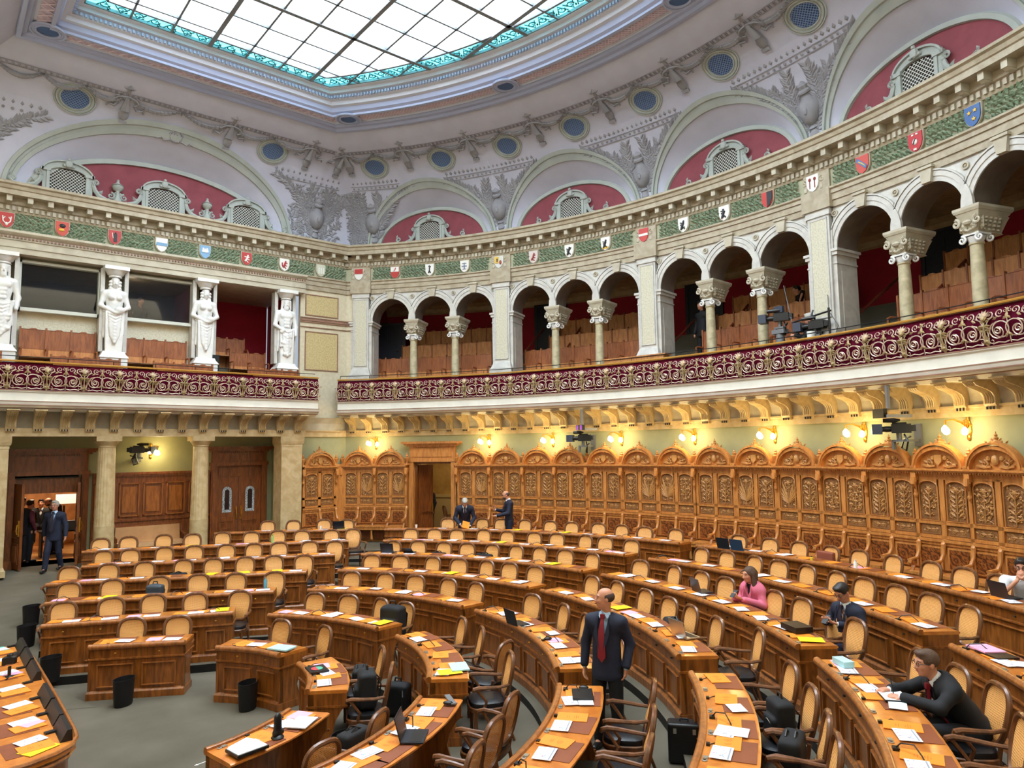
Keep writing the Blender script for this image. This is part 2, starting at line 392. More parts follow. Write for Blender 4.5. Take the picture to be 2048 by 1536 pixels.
LIPS=mat('lips',(170,92,84),rough=.5); EYEW=mat('eye_white',(230,228,224),rough=.3); EYED=mat('eye_dark',(30,24,22),rough=.3)
def V3(*a): return Vector(a)
def hand(w,dirv,palm,side,curl=.5,s=1.0):
    "prims for a hand at wrist w; dirv: fingers' direction, palm: palm normal, side: thumb side"
    d=Vector(dirv).normalized(); pn=Vector(palm); pn=(pn-d*pn.dot(d)).normalized(); sd=d.cross(pn)*side
    w=Vector(w); P=[]
    pc=w+d*.045*s; P.append(cap(w,w+d*.085*s,.026*s,.036*s,(tuple(pn),1.9),.012))
    for i,(off,L) in enumerate(((.030,.070),(.010,.080),(-.011,.074),(-.031,.058))):
        b=w+d*.088*s+sd*off*s; a=0; q=b; ds=d
        for j,f in enumerate((.45,.32,.23)):
            an=curl*(.5+.45*j); ds=(d*math.cos(an)+pn*math.sin(an)).normalized(); nq=q+ds*L*f*s*1.1
            P.append(cap(q,nq,(.0095-.001*j)*s,(.0088-.001*j)*s,None,.006)); q=nq
    b=w+d*.03*s+sd*.032*s; t1=b+(d*.6+sd*.75+pn*.25).normalized()*.035*s; t2=t1+(d*.85+sd*.3+pn*.4).normalized()*.035*s
    P+= [cap(b,t1,.013*s,.011*s,None,.012),cap(t1,t2,.011*s,.009*s,None,.006)]
    return P
def head_prims(c,yaw=0,pitch=0,s=1.0,female=False):
    "c: head centre, figure faces -y"
    R=Matrix.Rotation(yaw,3,'Z')@Matrix.Rotation(pitch,3,'X'); Rm=[list(r) for r in R]; c=Vector(c)
    p=lambda x,y,z:c+R@V3(x*s,y*s,z*s)
    L=[ell(p(0,.012,.032),(.077*s,.096*s,.088*s),Rm,.02),ell(p(0,-.022,-.028),(.060*s,.072*s,.080*s),Rm,.03),
       ell(p(0,-.055,-.082),(.030*s,.026*s,.024*s),Rm,.025),cap(p(0,-.092,.018),p(0,-.112,-.022),.008*s,.0135*s,None,.012),
       ell(p(.014,-.098,-.026),(.009*s,.010*s,.008*s),Rm,.006),ell(p(-.014,-.098,-.026),(.009*s,.010*s,.008*s),Rm,.006),
       cap(p(-.036,-.078,.033),p(.036,-.078,.033),.012*s,.012*s,None,.018),ell(p(.036,-.066,-.018),(.02*s,.02*s,.02*s),Rm,.02),ell(p(-.036,-.066,-.018),(.02*s,.02*s,.02*s),Rm,.02),
       cap(p(-.018,-.086,-.052),p(.018,-.086,-.052),.010*s,.010*s,None,.01),
       ell(p(.078,.012,-.004),(.010*s,.02*s,.031*s),Rm,.006),ell(p(-.078,.012,-.004),(.010*s,.02*s,.031*s),Rm,.006)]
    return L,p,R
def person(name,label,loc,rz,J={},cloth={},head={},res=.009,hands=True,scale=1.0,extra=None,group=None):
    """Joints are in metres in the figure's own frame, facing -y. cloth: jacket, shirt, tie, trousers, hair, shoes materials"""
    B=empty('person',loc,rz,label,'person',group); B.scale=(scale,)*3
    j=dict(head=(0,-.03,1.66),neck=(0,.0,1.49),chest=(0,.01,1.30),waist=(0,.0,1.08),hip=(0,.01,.93),
       shl=(-.185,.01,1.43),elL=(-.26,.03,1.14),wrL=(-.27,-.05,.90),shr=(.185,.01,1.43),elR=(.26,.03,1.14),wrR=(.27,-.05,.90),
       hpl=(-.09,.01,.90),knL=(-.11,-.01,.49),anL=(-.12,.02,.08),hpr=(.09,.01,.90),knR=(.11,-.01,.49),anR=(.12,.02,.08),
       hdL=(0,-.1,-1),hdR=(0,-.1,-1),pnL=(1,0,0),pnR=(-1,0,0),curl=.55)
    j.update(J); v={k:(Vector(a) if isinstance(a,tuple) else a) for k,a in j.items()}
    Y=(tuple((v['shr']-v['shl']).normalized().cross(Vector((0,0,1)))),1.45)
    skin=cloth.get('skin',SKIN); fem=cloth.get('female',False)
    HP,hp,HR=head_prims(v['head'],head.get('yaw',0),head.get('pitch',0))
    body=HP+[cap(v['neck']-V3(0,-.01,.04),v['head']+HR@V3(0,.02,-.05),.056,.050,None,.03)]
    body+= [cap(v['chest'],v['waist'],.11,.10,Y,.05),cap(v['waist'],v['hip'],.10,.12,Y,.05),cap(v['shl'],v['shr'],.045,.045,None,.05)]
    for a,b,c,h,pn,sd in (('shl','elL','wrL','hdL','pnL',-1),('shr','elR','wrR','hdR','pnR',1)):
        body+= [cap(v[a],v[b],.042,.034,None,.03),cap(v[b],v[c],.034,.025,None,.02)]
        if hands: body+=hand(v[c]+Vector(v[h]).normalized()*.005,v[h],v[pn],sd if h=='hdR' else sd,j['curl'])
        else: body.append(ell(v[c]+Vector(v[h]).normalized()*.07,(.03,.03,.05),None,.02))
    for a,b,c in (('hpl','knL','anL'),('hpr','knR','anR')):
        body+= [cap(v[a],v[b],.062,.045,None,.04),cap(v[b],v[c],.044,.034,None,.03),cap(v[c],v[c]+V3(0,-.12,-.04),.034,.026,None,.02)]
    solid('body',body,res,skin,B)
    # clothes
    tr=cloth.get('trousers'); jk=cloth.get('jacket'); sh=cloth.get('shirt')
    dz=(v['neck']-v['waist']).normalized(); fw=Vector((dz.cross((v['shr']-v['shl']).normalized())));  fw.normalize(); fw=-fw if fw.y>0 else fw
    if tr:
        P=[cap(v['waist']-V3(0,0,.03),v['hip'],.118,.135,Y,.03)]
        for a,b,c in (('hpl','knL','anL'),('hpr','knR','anR')):
            P+= [cap(v[a],v[b],.095,.075,None,.035),cap(v[b],v[c]+V3(0,0,.01),.074,.062,None,.02)]
        solid('skirt' if cloth.get('skirt') else 'trousers',P,max(res,.01),tr,B)
    if cloth.get('shoes',True):
        sm=cloth.get('shoes') or BLK
        for c in ('anL','anR'):
            a=v[c]; ft=v.get('toe'+c[-1],a+V3(0,-.17,-.045)); solid('shoe',[cap(a+V3(0,.03,-.035),ft,.044,.038,None,.03),sub(rbox(a+V3(0,-.05,-.18),(.3,.4,.10),0))],.011,BLK,B)
    if sh:
        P=[cap(v['chest']+dz*.03,v['waist'],.137,.128,Y,.04),cap(v['waist'],v['hip'],.128,.125,Y,.04),cap(v['shl']+(v['shr']-v['shl'])*(.22 if jk else 0),v['shr']-(v['shr']-v['shl'])*(.22 if jk else 0),.052 if jk else .066,None,None,.03 if jk else .06)]
        if not jk:
            for a,b,c in (('shl','elL','wrL'),('shr','elR','wrR')):
                e=v[b] if cloth.get('short') else v[c]
                P+= [cap(v[a],v[b].lerp(v[a],.15 if cloth.get('short') else 0),.068,.060,None,.05)]
                if not cloth.get('short'): P.append(cap(v[b],v[c],.054,.038,None,.03))
        P.append(cap(v['neck']-dz*.03,v['neck']+dz*.015,.066,.060,None,.02))
        solid('shirt',P,max(res,.009),sh,B)
    if jk:
        P=[cap(v['chest']+dz*.05,v['waist'],.172,.162,Y,.03),cap(v['waist'],v['hip']-V3(0,0,.10) if not cloth.get('seated') else v['hip']+V3(0,0,.03),.162,.188,Y,.02),cap(v['shl']-dz*.015,v['shr']-dz*.015,.068,.068,None,.06),cap(v['chest']+dz*.08-(v['shr']-v['shl'])*.3,v['chest']+dz*.08+(v['shr']-v['shl'])*.3,.10,.10,None,.05)]
        for a,b,c in (('shl','elL','wrL'),('shr','elR','wrR')):
            P+= [cap(v[a]-dz*.02,v[b],.064,.058,None,.03),cap(v[b],v[c].lerp(v[b],.06),.058,.048,None,.025)]
        if not cloth.get('seated'): P.append(sub(rbox(v['hip']-V3(0,0,.36),(.5,.5,.20),0)))
        # front opening
        op=cloth.get('open',.055)
        n0=v['neck']+fw*.09; n1=v['waist'].lerp(v['hip'],cloth.get('oplen',.2))+fw*.165
        P.append(sub(cap(n0+dz*.03,n1,op,.012,None,0))); P.append(sub(cap(v['neck']-dz*.05,v['neck']+dz*.12,.066,.075,None,0)))
        solid('jacket',P,max(res*.9,.008),jk,B)
        if op>.02 and sh:
            g=MB(); side=(v['shr']-v['shl']).normalized()
            for sx in (-1,1):
                a=v['neck']+fw*.07+side*sx*.072+dz*.0; b=v['chest']+fw*.178+side*sx*.09; c=n1+fw*.015+side*sx*.012; d2=v['chest']+fw*.19+side*sx*.045
                g.add([a+fw*.03,b,c,d2],[(0,1,2,3)])
                g.add([a+fw*.02+dz*.01,a+fw*.03-dz*.03,b,b+dz*.03-fw*.01],[(0,1,2,3)])
            g.build('lapel',jk,B)
        if cloth.get('cuff'):
            for c,b in (('wrL','elL'),('wrR','elR')): solid('cuff',[cap(v[c],v[c].lerp(v[b],.09),.037,.040,None,.0)],.008,cloth['cuff'],B)
    if sh:
        g=MB(); side=(v['shr']-v['shl']).normalized()
        for sx in (-1,1):
            k=v['neck']+dz*.035+fw*.045; g.add([k+side*sx*.06-fw*.02,k+side*sx*.01+fw*.035-dz*.01,k+side*sx*.045+fw*.045-dz*.065,k+side*sx*.075+fw*.0-dz*.03],[(0,1,2,3)])
        g.build('collar',sh,B)
    if cloth.get('tie'):
        t0=v['neck']+fw*.10-dz*.005; pts=[t0,v['chest']+fw*.166+dz*.05,v['waist'].lerp(v['chest'],.5)+fw*.168,v['waist']-dz*.03+fw*.166]
        s=(v['shr']-v['shl']).normalized(); g=MB(); ws=[.014,.032,.042,.046]; vs=[]
        for q,w_ in zip(pts,ws): vs+= [q-s*w_,q+s*w_,q+s*w_+fw*.014,q-s*w_+fw*.014]
        vs+=[pts[-1]-dz*.06+fw*.007]
        g.add(vs,[(i*4+a,i*4+b,i*4+4+b,i*4+4+a) for i in range(3) for a,b in((0,1),(1,2),(2,3),(3,0))]+[(0,1,2,3),(12,13,16),(13,14,16),(14,15,16),(15,12,16)])
        g.obox(Matrix.Translation(t0+fw*.01),.024,.018,.026); g.build('tie',cloth['tie'],B)
    hm=cloth.get('hair'); st=cloth.get('style','short')
    if hm:
        Rm=[list(r) for r in HR]
        if st=='short': P=[ell(hp(0,.018,.044),(.086,.104,.093),Rm,.01),ell(hp(0,-.045,.105),(.06,.05,.028),Rm,.02),sub(rbox(hp(0,-.14,-.02),(.2,.085,.075),0,Rm)),sub(rbox(hp(0,-.02,-.10),(.2,.2,.052),0,Rm)),sub(ell(hp(0,-.115,.02),(.075,.07,.062),Rm,0))]
        elif st=='bald': P=[ell(hp(0,.022,.022),(.084,.099,.072),Rm,.01),sub(rbox(hp(0,-.11,.0),(.2,.10,.2),0,Rm)),sub(ell(hp(0,-.02,.11),(.075,.11,.065),Rm,0)),sub(rbox(hp(0,0,-.13),(.2,.2,.07),0,Rm))]
        elif st=='long': P=[ell(hp(0,.02,.04),(.088,.106,.095),Rm,.02),cap(hp(-.065,.03,.02),hp(-.095,.0,-.26),.045,.04,None,.03),cap(hp(.065,.03,.02),hp(.095,.0,-.26),.045,.04,None,.03),cap(hp(0,.09,0),hp(0,.09,-.2),.06,.05,None,.05),sub(ell(hp(0,-.11,-.01),(.068,.085,.095),Rm,0))]
        solid('hair',P,.008,hm,B)
    if head.get('face',True):
        g=MB()
        for sx in (-1,1): g.ell(hp(sx*.032,-.079,.014),(.014,.008,.009),8,0)
        g.build('eyes',EYEW,B); g=MB()
        for sx in (-1,1): g.ell(hp(sx*.032,-.085,.014),(.0065,.005,.0075),6,0)
        g.build('irises',EYED,B)
        g=MB()
        for sx in (-1,1): g.tube([hp(sx*.016,-.091,.036),hp(sx*.034,-.091,.043),hp(sx*.054,-.078,.036)],.0045,5)
        g.build('eyebrows',hm or HSH,B)
        g=MB(); g.tube([hp(-.026,-.090,-.053),hp(-.01,-.098,-.050),hp(.01,-.098,-.050),hp(.026,-.090,-.053)],[.003,.006,.006,.003],6); g.build('mouth',LIPS,B)
    if head.get('glasses'):
        g=MB()
        for sx in (-1,1):
            g.tube([hp(sx*.034+.023*math.cos(t),-.098,.012+.017*math.sin(t)) for t in np.linspace(0,2*PI,12)[:-1]],.0028,4,closed=True)
            g.tube([hp(sx*.057,-.096,.018),hp(sx*.078,-.04,.016),hp(sx*.08,.02,.01)],.0028,4)
        g.tube([hp(-.011,-.100,.014),hp(.011,-.100,.014)],.0028,4); g.build('glasses',BLK,B)
    if head.get('beard'):
        Rm=[list(r) for r in HR]; solid('beard',[ell(hp(0,-.045,-.062),(.062,.06,.048),Rm,.01),sub(ell(hp(0,-.10,-.05),(.024,.03,.01),Rm,0)),sub(rbox(hp(0,-.02,.03),(.2,.2,.05),0,Rm))],.008,head['beard'],B)
    return B
SIT=dict(head=(0,-.08,1.22),neck=(0,-.03,1.05),chest=(0,.0,.88),waist=(0,.03,.66),hip=(0,.04,.53),shl=(-.18,-.01,.99),shr=(.18,-.01,.99),
  hpl=(-.09,.03,.53),hpr=(.09,.03,.53),knL=(-.12,-.40,.53),knR=(.12,-.40,.53),anL=(-.12,-.36,.10),anR=(.12,-.36,.10))
# ================================================================ ROOM STRUCTURE
D0=Vector((3.07,-.244)); RD=[0,2.21,3.67,5.21,6.68,8.09,9.65,11.42]; ZT=[0,0,.13,.24,.355,.475,.585,.67,.70]
LE={1:((3.25,2.61),(4.42,1.92)),2:((2.80,3.99),(5.42,2.79)),3:((2.99,5.35),(6.41,3.52)),4:((3.16,6.77),(7.47,4.48)),5:((3.92,7.88),(8.63,5.55)),6:((4.17,9.60),(9.61,6.81)),7:((7.41,10.38),(10.41,8.39))}
def floors():
    curves=[]; cont=[]
    for k in range(2,9):
        r=(RD[k]-.16) if k<8 else 12.75
        pts=[D0+Vector((math.cos(R_(a)),math.sin(R_(a))))*r for a in range(-100,46,3)]
        if k<8: p0,p1=Vector(LE[k][0]),Vector(LE[k][1])
        else: p0,p1=Vector((8.2,10.9)),Vector((11.4,9.3))
        d=(p1-p0).normalized(); nn=Vector((-d.y,d.x))
        p0-=nn*.16; p1-=nn*.16
        pts+=[p1.lerp(p0,i/4) for i in range(5)]
        if k<7: lf=p0-d*(p0.x+.3)/d.x
        elif k==7: pts[-1]=p0; pts+=[Vector((4.6,11.3))]; lf=Vector((-.3,12.4))
        if k<7: pts+=[p0]
        if k==8: pts+=[Vector((4.6,12.5))]; lf=Vector((-.3,13.2))
        curves.append(pts); cont.append((lf,pts[-1],ZT[k]))
    far=[D0+Vector((math.cos(R_(a)),math.sin(R_(a))))*14.6 for a in range(-100,46,3)]+[Vector((12.4,12.0+.0*i)) for i in range(3)]+[Vector((10,13.2)),Vector((8,13.2)),Vector((4.6,13.2))]
    curves.append(far)
    mb=MB(); gr=MB()
    for k in range(2,9):
        c,d=curves[k-2],curves[k-1]; z=ZT[k]; z0=ZT[k-1]
        n=len(c)
        mb.add([(p.x,p.y,z) for p in c]+[(p.x,p.y,z) for p in d],[(i,i+1,n+i+1,n+i) for i in range(n-1)])
        gr.add([(p.x,p.y,z0-.02) for p in c]+[(p.x,p.y,z) for p in c],[(i,i+1,n+i+1,n+i) for i in range(n-1)])
    mb.build('floor',CARP,smooth=False,kind='structure')
    gr.build('trim_1',GRIL,smooth=False,kind='structure')
    f=MB(); f.box(-.4,17.5,-12.2,13.3,-.1,0); f.build('floor',CARP,smooth=False,kind='structure')
    r=MB(); l0,r0,_=cont[0]; seq=[(Vector((-.3,l0.y-1.1)),Vector((3.3,2.2)),0.003)]+cont+[(Vector((-.3,14)),Vector((4.6,14)),.70)]
    for (a,b,z),(c,d,w_) in zip(seq,seq[1:]):
        r.add([(a.x,a.y,z),(b.x,b.y,z),(d.x,d.y,w_),(c.x,c.y,w_)],[(0,1,2,3)])
        r.add([(b.x,b.y,z),(d.x,d.y,w_),(d.x,d.y,-.01),(b.x,b.y,-.01)],[(0,1,2,3)])
    r.build('floor',CARP,smooth=False,kind='structure')
floors()
# enclosing walls behind and beside the camera
m=MB(); m.box(-.5,-.3,-12.2,13.2,0,17); m.build('wall_front',CREAM,smooth=False,kind='structure')
m=MB(); m.box(-.4,17,-12.3,-12.0,0,17); m.build('wall_right',CREAM,smooth=False,kind='structure')
m=MB(); m.box(12.0,17.5,-12.1,-11.2,0,12); m.build('wall_right',CREAM,smooth=False,kind='structure')
# -------- lower back wall, with the middle doorway
DA0,DA1=36.5,31.7; DZ=3.26
def wallmb(o=0):
    mb=MB()
    for a0,a1,z0,z1 in ((AC,DA0,0,4.2),(DA1,A_END,0,4.2),(DA0,DA1,DZ,4.2)):
        sweep(mb,ARC,[(o,z0),(o,z1)],a0,a1)
    for a in (DA0,DA1):
        mb.add([ARC.P(a,0,.7),ARC.P(a,-.45,.7),ARC.P(a,-.45,DZ),ARC.P(a,0,DZ)],[(0,1,2,3)])
    return mb
wallmb().build('wall_back',GREEN,smooth=False,kind='structure')
# side passage wall behind the columns
VR=12.95
m=MB()
for u0,u1,z0,z1 in ((-.4,3.06,.0,4.2),(4.58,8.2,.0,4.2),(9.56,11.9,0,4.2),(3.06,4.58,3.05,4.2),(8.2,9.56,3.05,4.2)):
    m.add([(u0,VR,z0),(u1,VR,z0),(u1,VR,z1),(u0,VR,z1)],[(0,1,2,3)])
m.add([(9.95,VL,0),(9.95,VR,0),(9.95,VR,4.2),(9.95,VL,4.2)],[(0,1,2,3)])
m.build('wall_left',GREEN,smooth=False,kind='structure')
m=MB(); m.box(10.3,UC+.02,VL,VL+.1,0,4.2); m.build('wall_left',GREEN,smooth=False,kind='structure')
m=MB(); m.box(-.3,10.3,VL+.3,VR+.05,4.18,4.3); m.build('ceiling',LIME,smooth=False,kind='structure')
# architrave band under the brackets
both('trim_2',LIME,[(0,4.12),(.05,4.12),(.05,4.27),(.09,4.29),(.09,4.33),(0,4.33)],u0=10.3)
m=MB(); m.box(-.3,10.42,11.42,11.98,4.12,4.33); m.build('trim_3',LIME,smooth=False,kind='structure')
# coved zone behind the brackets
both('trim_4',STONE,[(0,4.33),(.02,4.33),(.05,4.55),(.15,4.74),(.0,4.74)],u0=10.3); bpy.data.objects['trim_4'].data.shade_flat()
m=MB(); m.box(-.3,10.42,11.6,12.0,4.33,4.80); m.build('trim_5',STONE,smooth=False,kind='structure')
# -------- balconies
BZ=5.05
def balcony(wall,s0,s1,label,grp,sgn,O=.85,off=0):
    P0,rz=wall.fr((s0+s1)/2,O,4.8)
    B=empty('gallery_balcony',(0,0,0),0,label,'balcony')
    prof=[(0,4.74),(O-.22,4.74),(O-.16,4.80),(O-.02,4.82),(O+.02,4.90),(O+.04,4.97),(O-.04,4.98),(O-.04,5.19),(O+.0,5.205),(O+.0,5.24),(O-.1,5.26),(-.2,5.26)]
    mb=MB(); sweep(mb,wall,[(o+off if o>.01 else o,z) for o,z in prof],s0,s1,closed=True); mb.build('balcony_slab',[WHITEB],B,ang=20)
    m2=MB()
    for a,b in ((4.80,4.845),(4.865,4.885),(4.955,4.975),(5.225,5.245)):
        q=O+.03 if a>4.85 and a<5.1 else O+.0
        if a<4.85: q=O-.06
        sweep(m2,wall,[(q-.05+off,a),(q+off+.012,a),(q+off+.012,b),(q-.05+off,b)],s0,s1,closed=True)
    m2.build('string_moulding',BROWNM,B,smooth=False)
    # velvet behind the ironwork
    f=lambda z:O-.06+.09*math.sin(PI*min(1,max(0,(5.95-z)/.72)))**1.0+off
    v=MB(); zz=[5.25,5.35,5.45,5.55,5.65,5.75,5.85,5.92]
    sweep(v,wall,[(f(z)-.035,z) for z in zz],s0,s1,caps=False)
    for s in (s0,s1):
        a=[wall.P(s,f(z)-.035,z) for z in zz]; b=[wall.P(s,.05,z) for z in zz]
        v.add(a+b,[(i,i+1,len(zz)+i+1,len(zz)+i) for i in range(len(zz)-1)])
    v.build('velvet_lining',VELV,B)
    c=MB(); sweep(c,wall,[(O-.13+off,5.93),(O-.01+off,5.93),(O+.0+off,5.955),(O-.03+off,5.975),(O-.11+off,5.975)],s0,s1,closed=True); c.build('rail_cap',RAILW,B)
    h=MB(); n=int(abs(s1-s0)*(wall.k if wall is ARC else 1)/.5)
    h.tube([wall.P(s0+(s1-s0)*i/n,O-.30+off,6.1) for i in range(n+1)],.011,5)
    for i in range(0,n+1,2):
        s=s0+(s1-s0)*i/n; h.tube([wall.P(s,O-.30+off,6.1),wall.P(s,O-.30+off,5.6)],.009,4)
    h.build('iron_handrail',IRON,B,smooth=False)
    fl=MB(); sweep(fl,wall,[(O-.12+off,5.62),(-.95,5.62)],s0,s1,caps=False); fl.build('gallery_walkway',CARP,B)
    return B,f
def railing_mesh(Tw,f,w):
    "one bay of scroll ironwork, width w"
    g=MB(); 
    def Tt(x,y,z): return Tw(x,-(f(5.25+z)),5.25+z)if False else Tw(x,-(f(5.25+z))+y,z+5.25)
    g.T=None; raw=MB()
    h=w/2
    # big lower volutes, paired
    for sx in (-1,1):
        raw.scroll(sx*.17,.22,.155,1.6,R_(90),-sx,.013,y=-.012,m=0,n=18)
        raw.scroll(sx*.17,.22,.06,1.2,R_(90),sx,.014,y=-.012,m=0,n=10); raw.scroll(sx*.33,.30,.07,1.2,R_(30),sx,.010,y=-.012,n=10); raw.scroll(sx*.045,.55,.045,1.1,R_(90),sx,.009,y=-.012,n=8); raw.scroll(sx*.30,.08,.06,1.1,R_(120),-sx,.009,y=-.012,n=8); raw.tube([(sx*.02,-.012,.05),(sx*.10,-.012,.03),(sx*.20,-.012,.05),(sx*.30,-.012,.03)],.009,4)
        raw.ring(sx*.11,.25,.125,.142,-.02,-.005,0,2*PI,16,m=0)
        raw.scroll(sx*.13,.53,.075,1.4,R_(-60),sx,.011,y=-.012,n=14)
        raw.scroll(sx*.30,.52,.07,1.3,R_(240),-sx,.011,y=-.012,n=14)
        raw.tube([(sx*.36,-.012,.05),(sx*.33,-.012,.2),(sx*.36,-.012,.34),(sx*.30,-.012,.44),(sx*.22,-.012,.48)],[.016,.012,.01,.01,.006],4)
        for q,(x,z,a) in enumerate(((.36,.10,-.9),(.35,.22,.5),(.38,.40,-1.2),(.24,.42,1.1),(.07,.40,.9),(.05,.10,.4))):
            raw.leaf(sx*x,z,.10,PI/2+sx*a,.5,.03,-.015,m=1)
    # central leaf spray
    raw.leaf(0,.40,.15,PI/2,.4,.03,-.02,1); raw.leaf(0,.6,.1,-PI/2,.6,.03,-.02,1); raw.tube([(0,-.012,.02),(0,-.012,.42)],.009,4)
    return raw
def vase_mesh():
    g=MB(); g.lathe([(.012,.0),(.03,.03),(.018,.07),(.03,.12),(.014,.2),(.02,.34),(.012,.40)],6,(0,-.02,0),0)
    g.lathe([(.015,.42),(.045,.45),(.05,.48),(.03,.50),(.04,.54),(.0,.60)],7,(0,-.03,0),0)
    for a in (-70,-40,-15,15,40,70): g.leaf(0,.48,.14,PI/2+R_(a),.3,.04,-.04,1)
    for a in (-120,-95,95,120): g.leaf(0,.34,.13,PI/2+R_(a),.4,.04,-.03,0)
    for a in (-150,150,180): g.leaf(0,.12,.11,PI/2+R_(a),.5,.04,-.03,0)
    return g
ab0,ab1=44.55,-32
BARC,fA=balcony(ARC,ab0,ab1,'long curved gallery balcony with gilded scroll railing over red velvet','b',1)
BLIN,fL=balcony(LIN,-.2,10.62,'straight left gallery balcony with gilded scroll railing under the statues','b',1,off=.05)
def fill_rail(B,wall,f,s0,step,n,off0=0):
    # a bay is bent into the bombe shape of the front
    raw=railing_mesh(None,f,.8); va=vase_mesh()
    def bend(mb):
        q=MB(); q.m=mb.m[:]; q.f=mb.f[:]; q.v=[(x,-(f(5.25+min(z,.68)))+y,5.25+z) for x,y,z in mb.v]; return q
    sc=abs(step)*(wall.k if wall is ARC else 1)/.80
    for v in range(len(raw.v)): x,y,z=raw.v[v]; raw.v[v]=(x*sc,y,z*1.0)
    pa=bend(raw).build('scroll_panel',[GOLD2,GOLD],B); pb=bend(va).build('vase_post',[GOLD,GOLD2],B)
    for i in range(n):
        s=s0+step*i
        for kk,(src,ds) in enumerate(((pb,0),(pa,step/2))):
            P,rz=wall.fr(s+ds,0,0)
            if i==0: o=src
            else: o=src.copy(); COL.objects.link(o); o.parent=B
            o.location=P; o.rotation_euler=(0,0,rz)
fill_rail(BARC,ARC,fA,43.15,-2.833,27)
o=[q for q in BARC.children if q.name.startswith('scroll_panel')][0].copy(); COL.objects.link(o); o.parent=BARC; P,rz=ARC.fr(43.95,0,0); o.location=P; o.rotation_euler=(0,0,rz); o.scale=(.5,1,1)
fill_rail(BLIN,LIN,fL,1.05,.80,12)
# brackets
def bracket_mesh():
    g=MB(); o=[(.05,0),(.10,.0),(.13,.05),(.13,.10),(.14,.18),(.20,.25),(.32,.30),(.44,.33),(.56,.36),(.62,.41),(.62,.44),(.0,.44),(.0,0)]
    g.prism([(-y,z) for y,z in o],-.11,.11,0,ax='x')
    for x in (-.065,-.022,.022,.065):
        pts=[(x,-(y+.012),z) for y,z in o[2:10]]; g.tube(pts,.014,4,0)
    for x in (-.06,0,.06): g.box(x-.012,x+.012,-.12,-.08,-.05,0,1)
    g.box(-.13,.13,-.68,0,.44,.47,0); g.box(-.1,.1,-.10,0,-.05,0,0)
    return g
br=bracket_mesh().build('console_bracket',[LIME,BLKG],BARC)
a=43.6; first=True
while a>-32:
    P,rz=ARC.fr(a,.04,4.28)
    o=br if first else br.copy()
    if not first: COL.objects.link(o); o.parent=BARC
    first=False; o.location=P; o.rotation_euler=(0,0,rz); a-=1.93
for i in range(19):
    o=br.copy(); COL.objects.link(o); o.parent=BLIN; o.location=(10.15-.565*i,VL-.36,4.3); o.rotation_euler=(0,0,0); o.scale=(1,.9,1)
# -------- upper back wall: piers, arches, entablature
BAYS=[34.1,17.1,.12,-16.85]; PIL=[42.72,25.64,8.72,-8.25,-25.3]
ZS,RR,ZA=8.0,.67,9.0
def arches():
    mb=MB(); mo=MB(); key=MB(); sf=MB()
    for c in BAYS:
        for q in (-5.03,0,5.03):
            T=ARC.T(c-q); n=16; hw=5.03*ARC.k/2
            xs=[-hw]+[-RR*math.cos(PI*i/n) for i in range(n+1)]+[hw]; zl=[ZS]+[ZS+RR*math.sin(PI*i/n)*1.1 for i in range(n+1)]+[ZS]
            k=len(xs); mb.add([T(x,0,z) for x,z in zip(xs,zl)]+[T(x,0,ZA) for x in xs],[(i,i+1,k+i+1,k+i) for i in range(k-1)])
            k=n+1; xs=xs[1:-1]; zl=zl[1:-1]
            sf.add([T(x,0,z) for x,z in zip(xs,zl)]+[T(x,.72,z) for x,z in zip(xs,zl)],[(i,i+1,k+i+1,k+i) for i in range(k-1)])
            for y in (.72,): mb.add([T(x,y,z) for x,z in zip(xs,zl)]+[T(x,y,ZA) for x in xs],[(i,i+1,k+i+1,k+i) for i in range(k-1)])
            mo.T=T
            for r0,r1,y in ((RR,RR+.09,-.03),(RR+.09,RR+.18,-.05),(RR+.19,RR+.22,-.07)):
                kk=20; vs=[]
                for i in range(kk+1):
                    t=PI*i/kk; cc,ss=math.cos(t),math.sin(t)*1.1
                    if abs(r1*cc)>hw: cc2=math.copysign(hw/r1,cc)
                    else: cc2=cc
                    vs+=[(r0*cc,0,ZS+r0*ss),(r0*cc,y,ZS+r0*ss),(r1*cc2,y,ZS+r1*ss),(r1*cc2,0,ZS+r1*ss)]
                mo.add(vs,[(i*4+j,i*4+j+1,(i+1)*4+j+1,(i+1)*4+j) for i in range(kk) for j in range(3)])
            key.T=T; key.prism([(-.09,ZS+RR*1.08),(.09,ZS+RR*1.08),(.14,ZA+.02),(-.14,ZA+.02)],-.12,.0,0); key.box(-.16,.16,-.15,0,ZA-.0,ZA+.05,0)
            mo.lathe([(0,0),(.07,0),(.07,.0)],4)
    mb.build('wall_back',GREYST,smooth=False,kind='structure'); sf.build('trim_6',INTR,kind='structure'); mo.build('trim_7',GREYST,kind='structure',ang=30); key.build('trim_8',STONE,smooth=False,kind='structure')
arches()
# rosettes
ros=MB(); 
ros.ring(0,0,.045,.075,-.03,0,0,2*PI,12); ros.ell((0,-.01,0),(.03,.03,.03),8)
ro=None
for c in BAYS:
    for q in (-7.35,-2.5,2.5,7.35):
        P,rz=ARC.fr(c-q,.005,8.80)
        if ro is None: ro=ros.build('trim_9',STONE,kind='structure'); o=ro
        else: o=ro.copy(); COL.objects.link(o)
        o.location=P; o.rotation_euler=(0,0,rz)
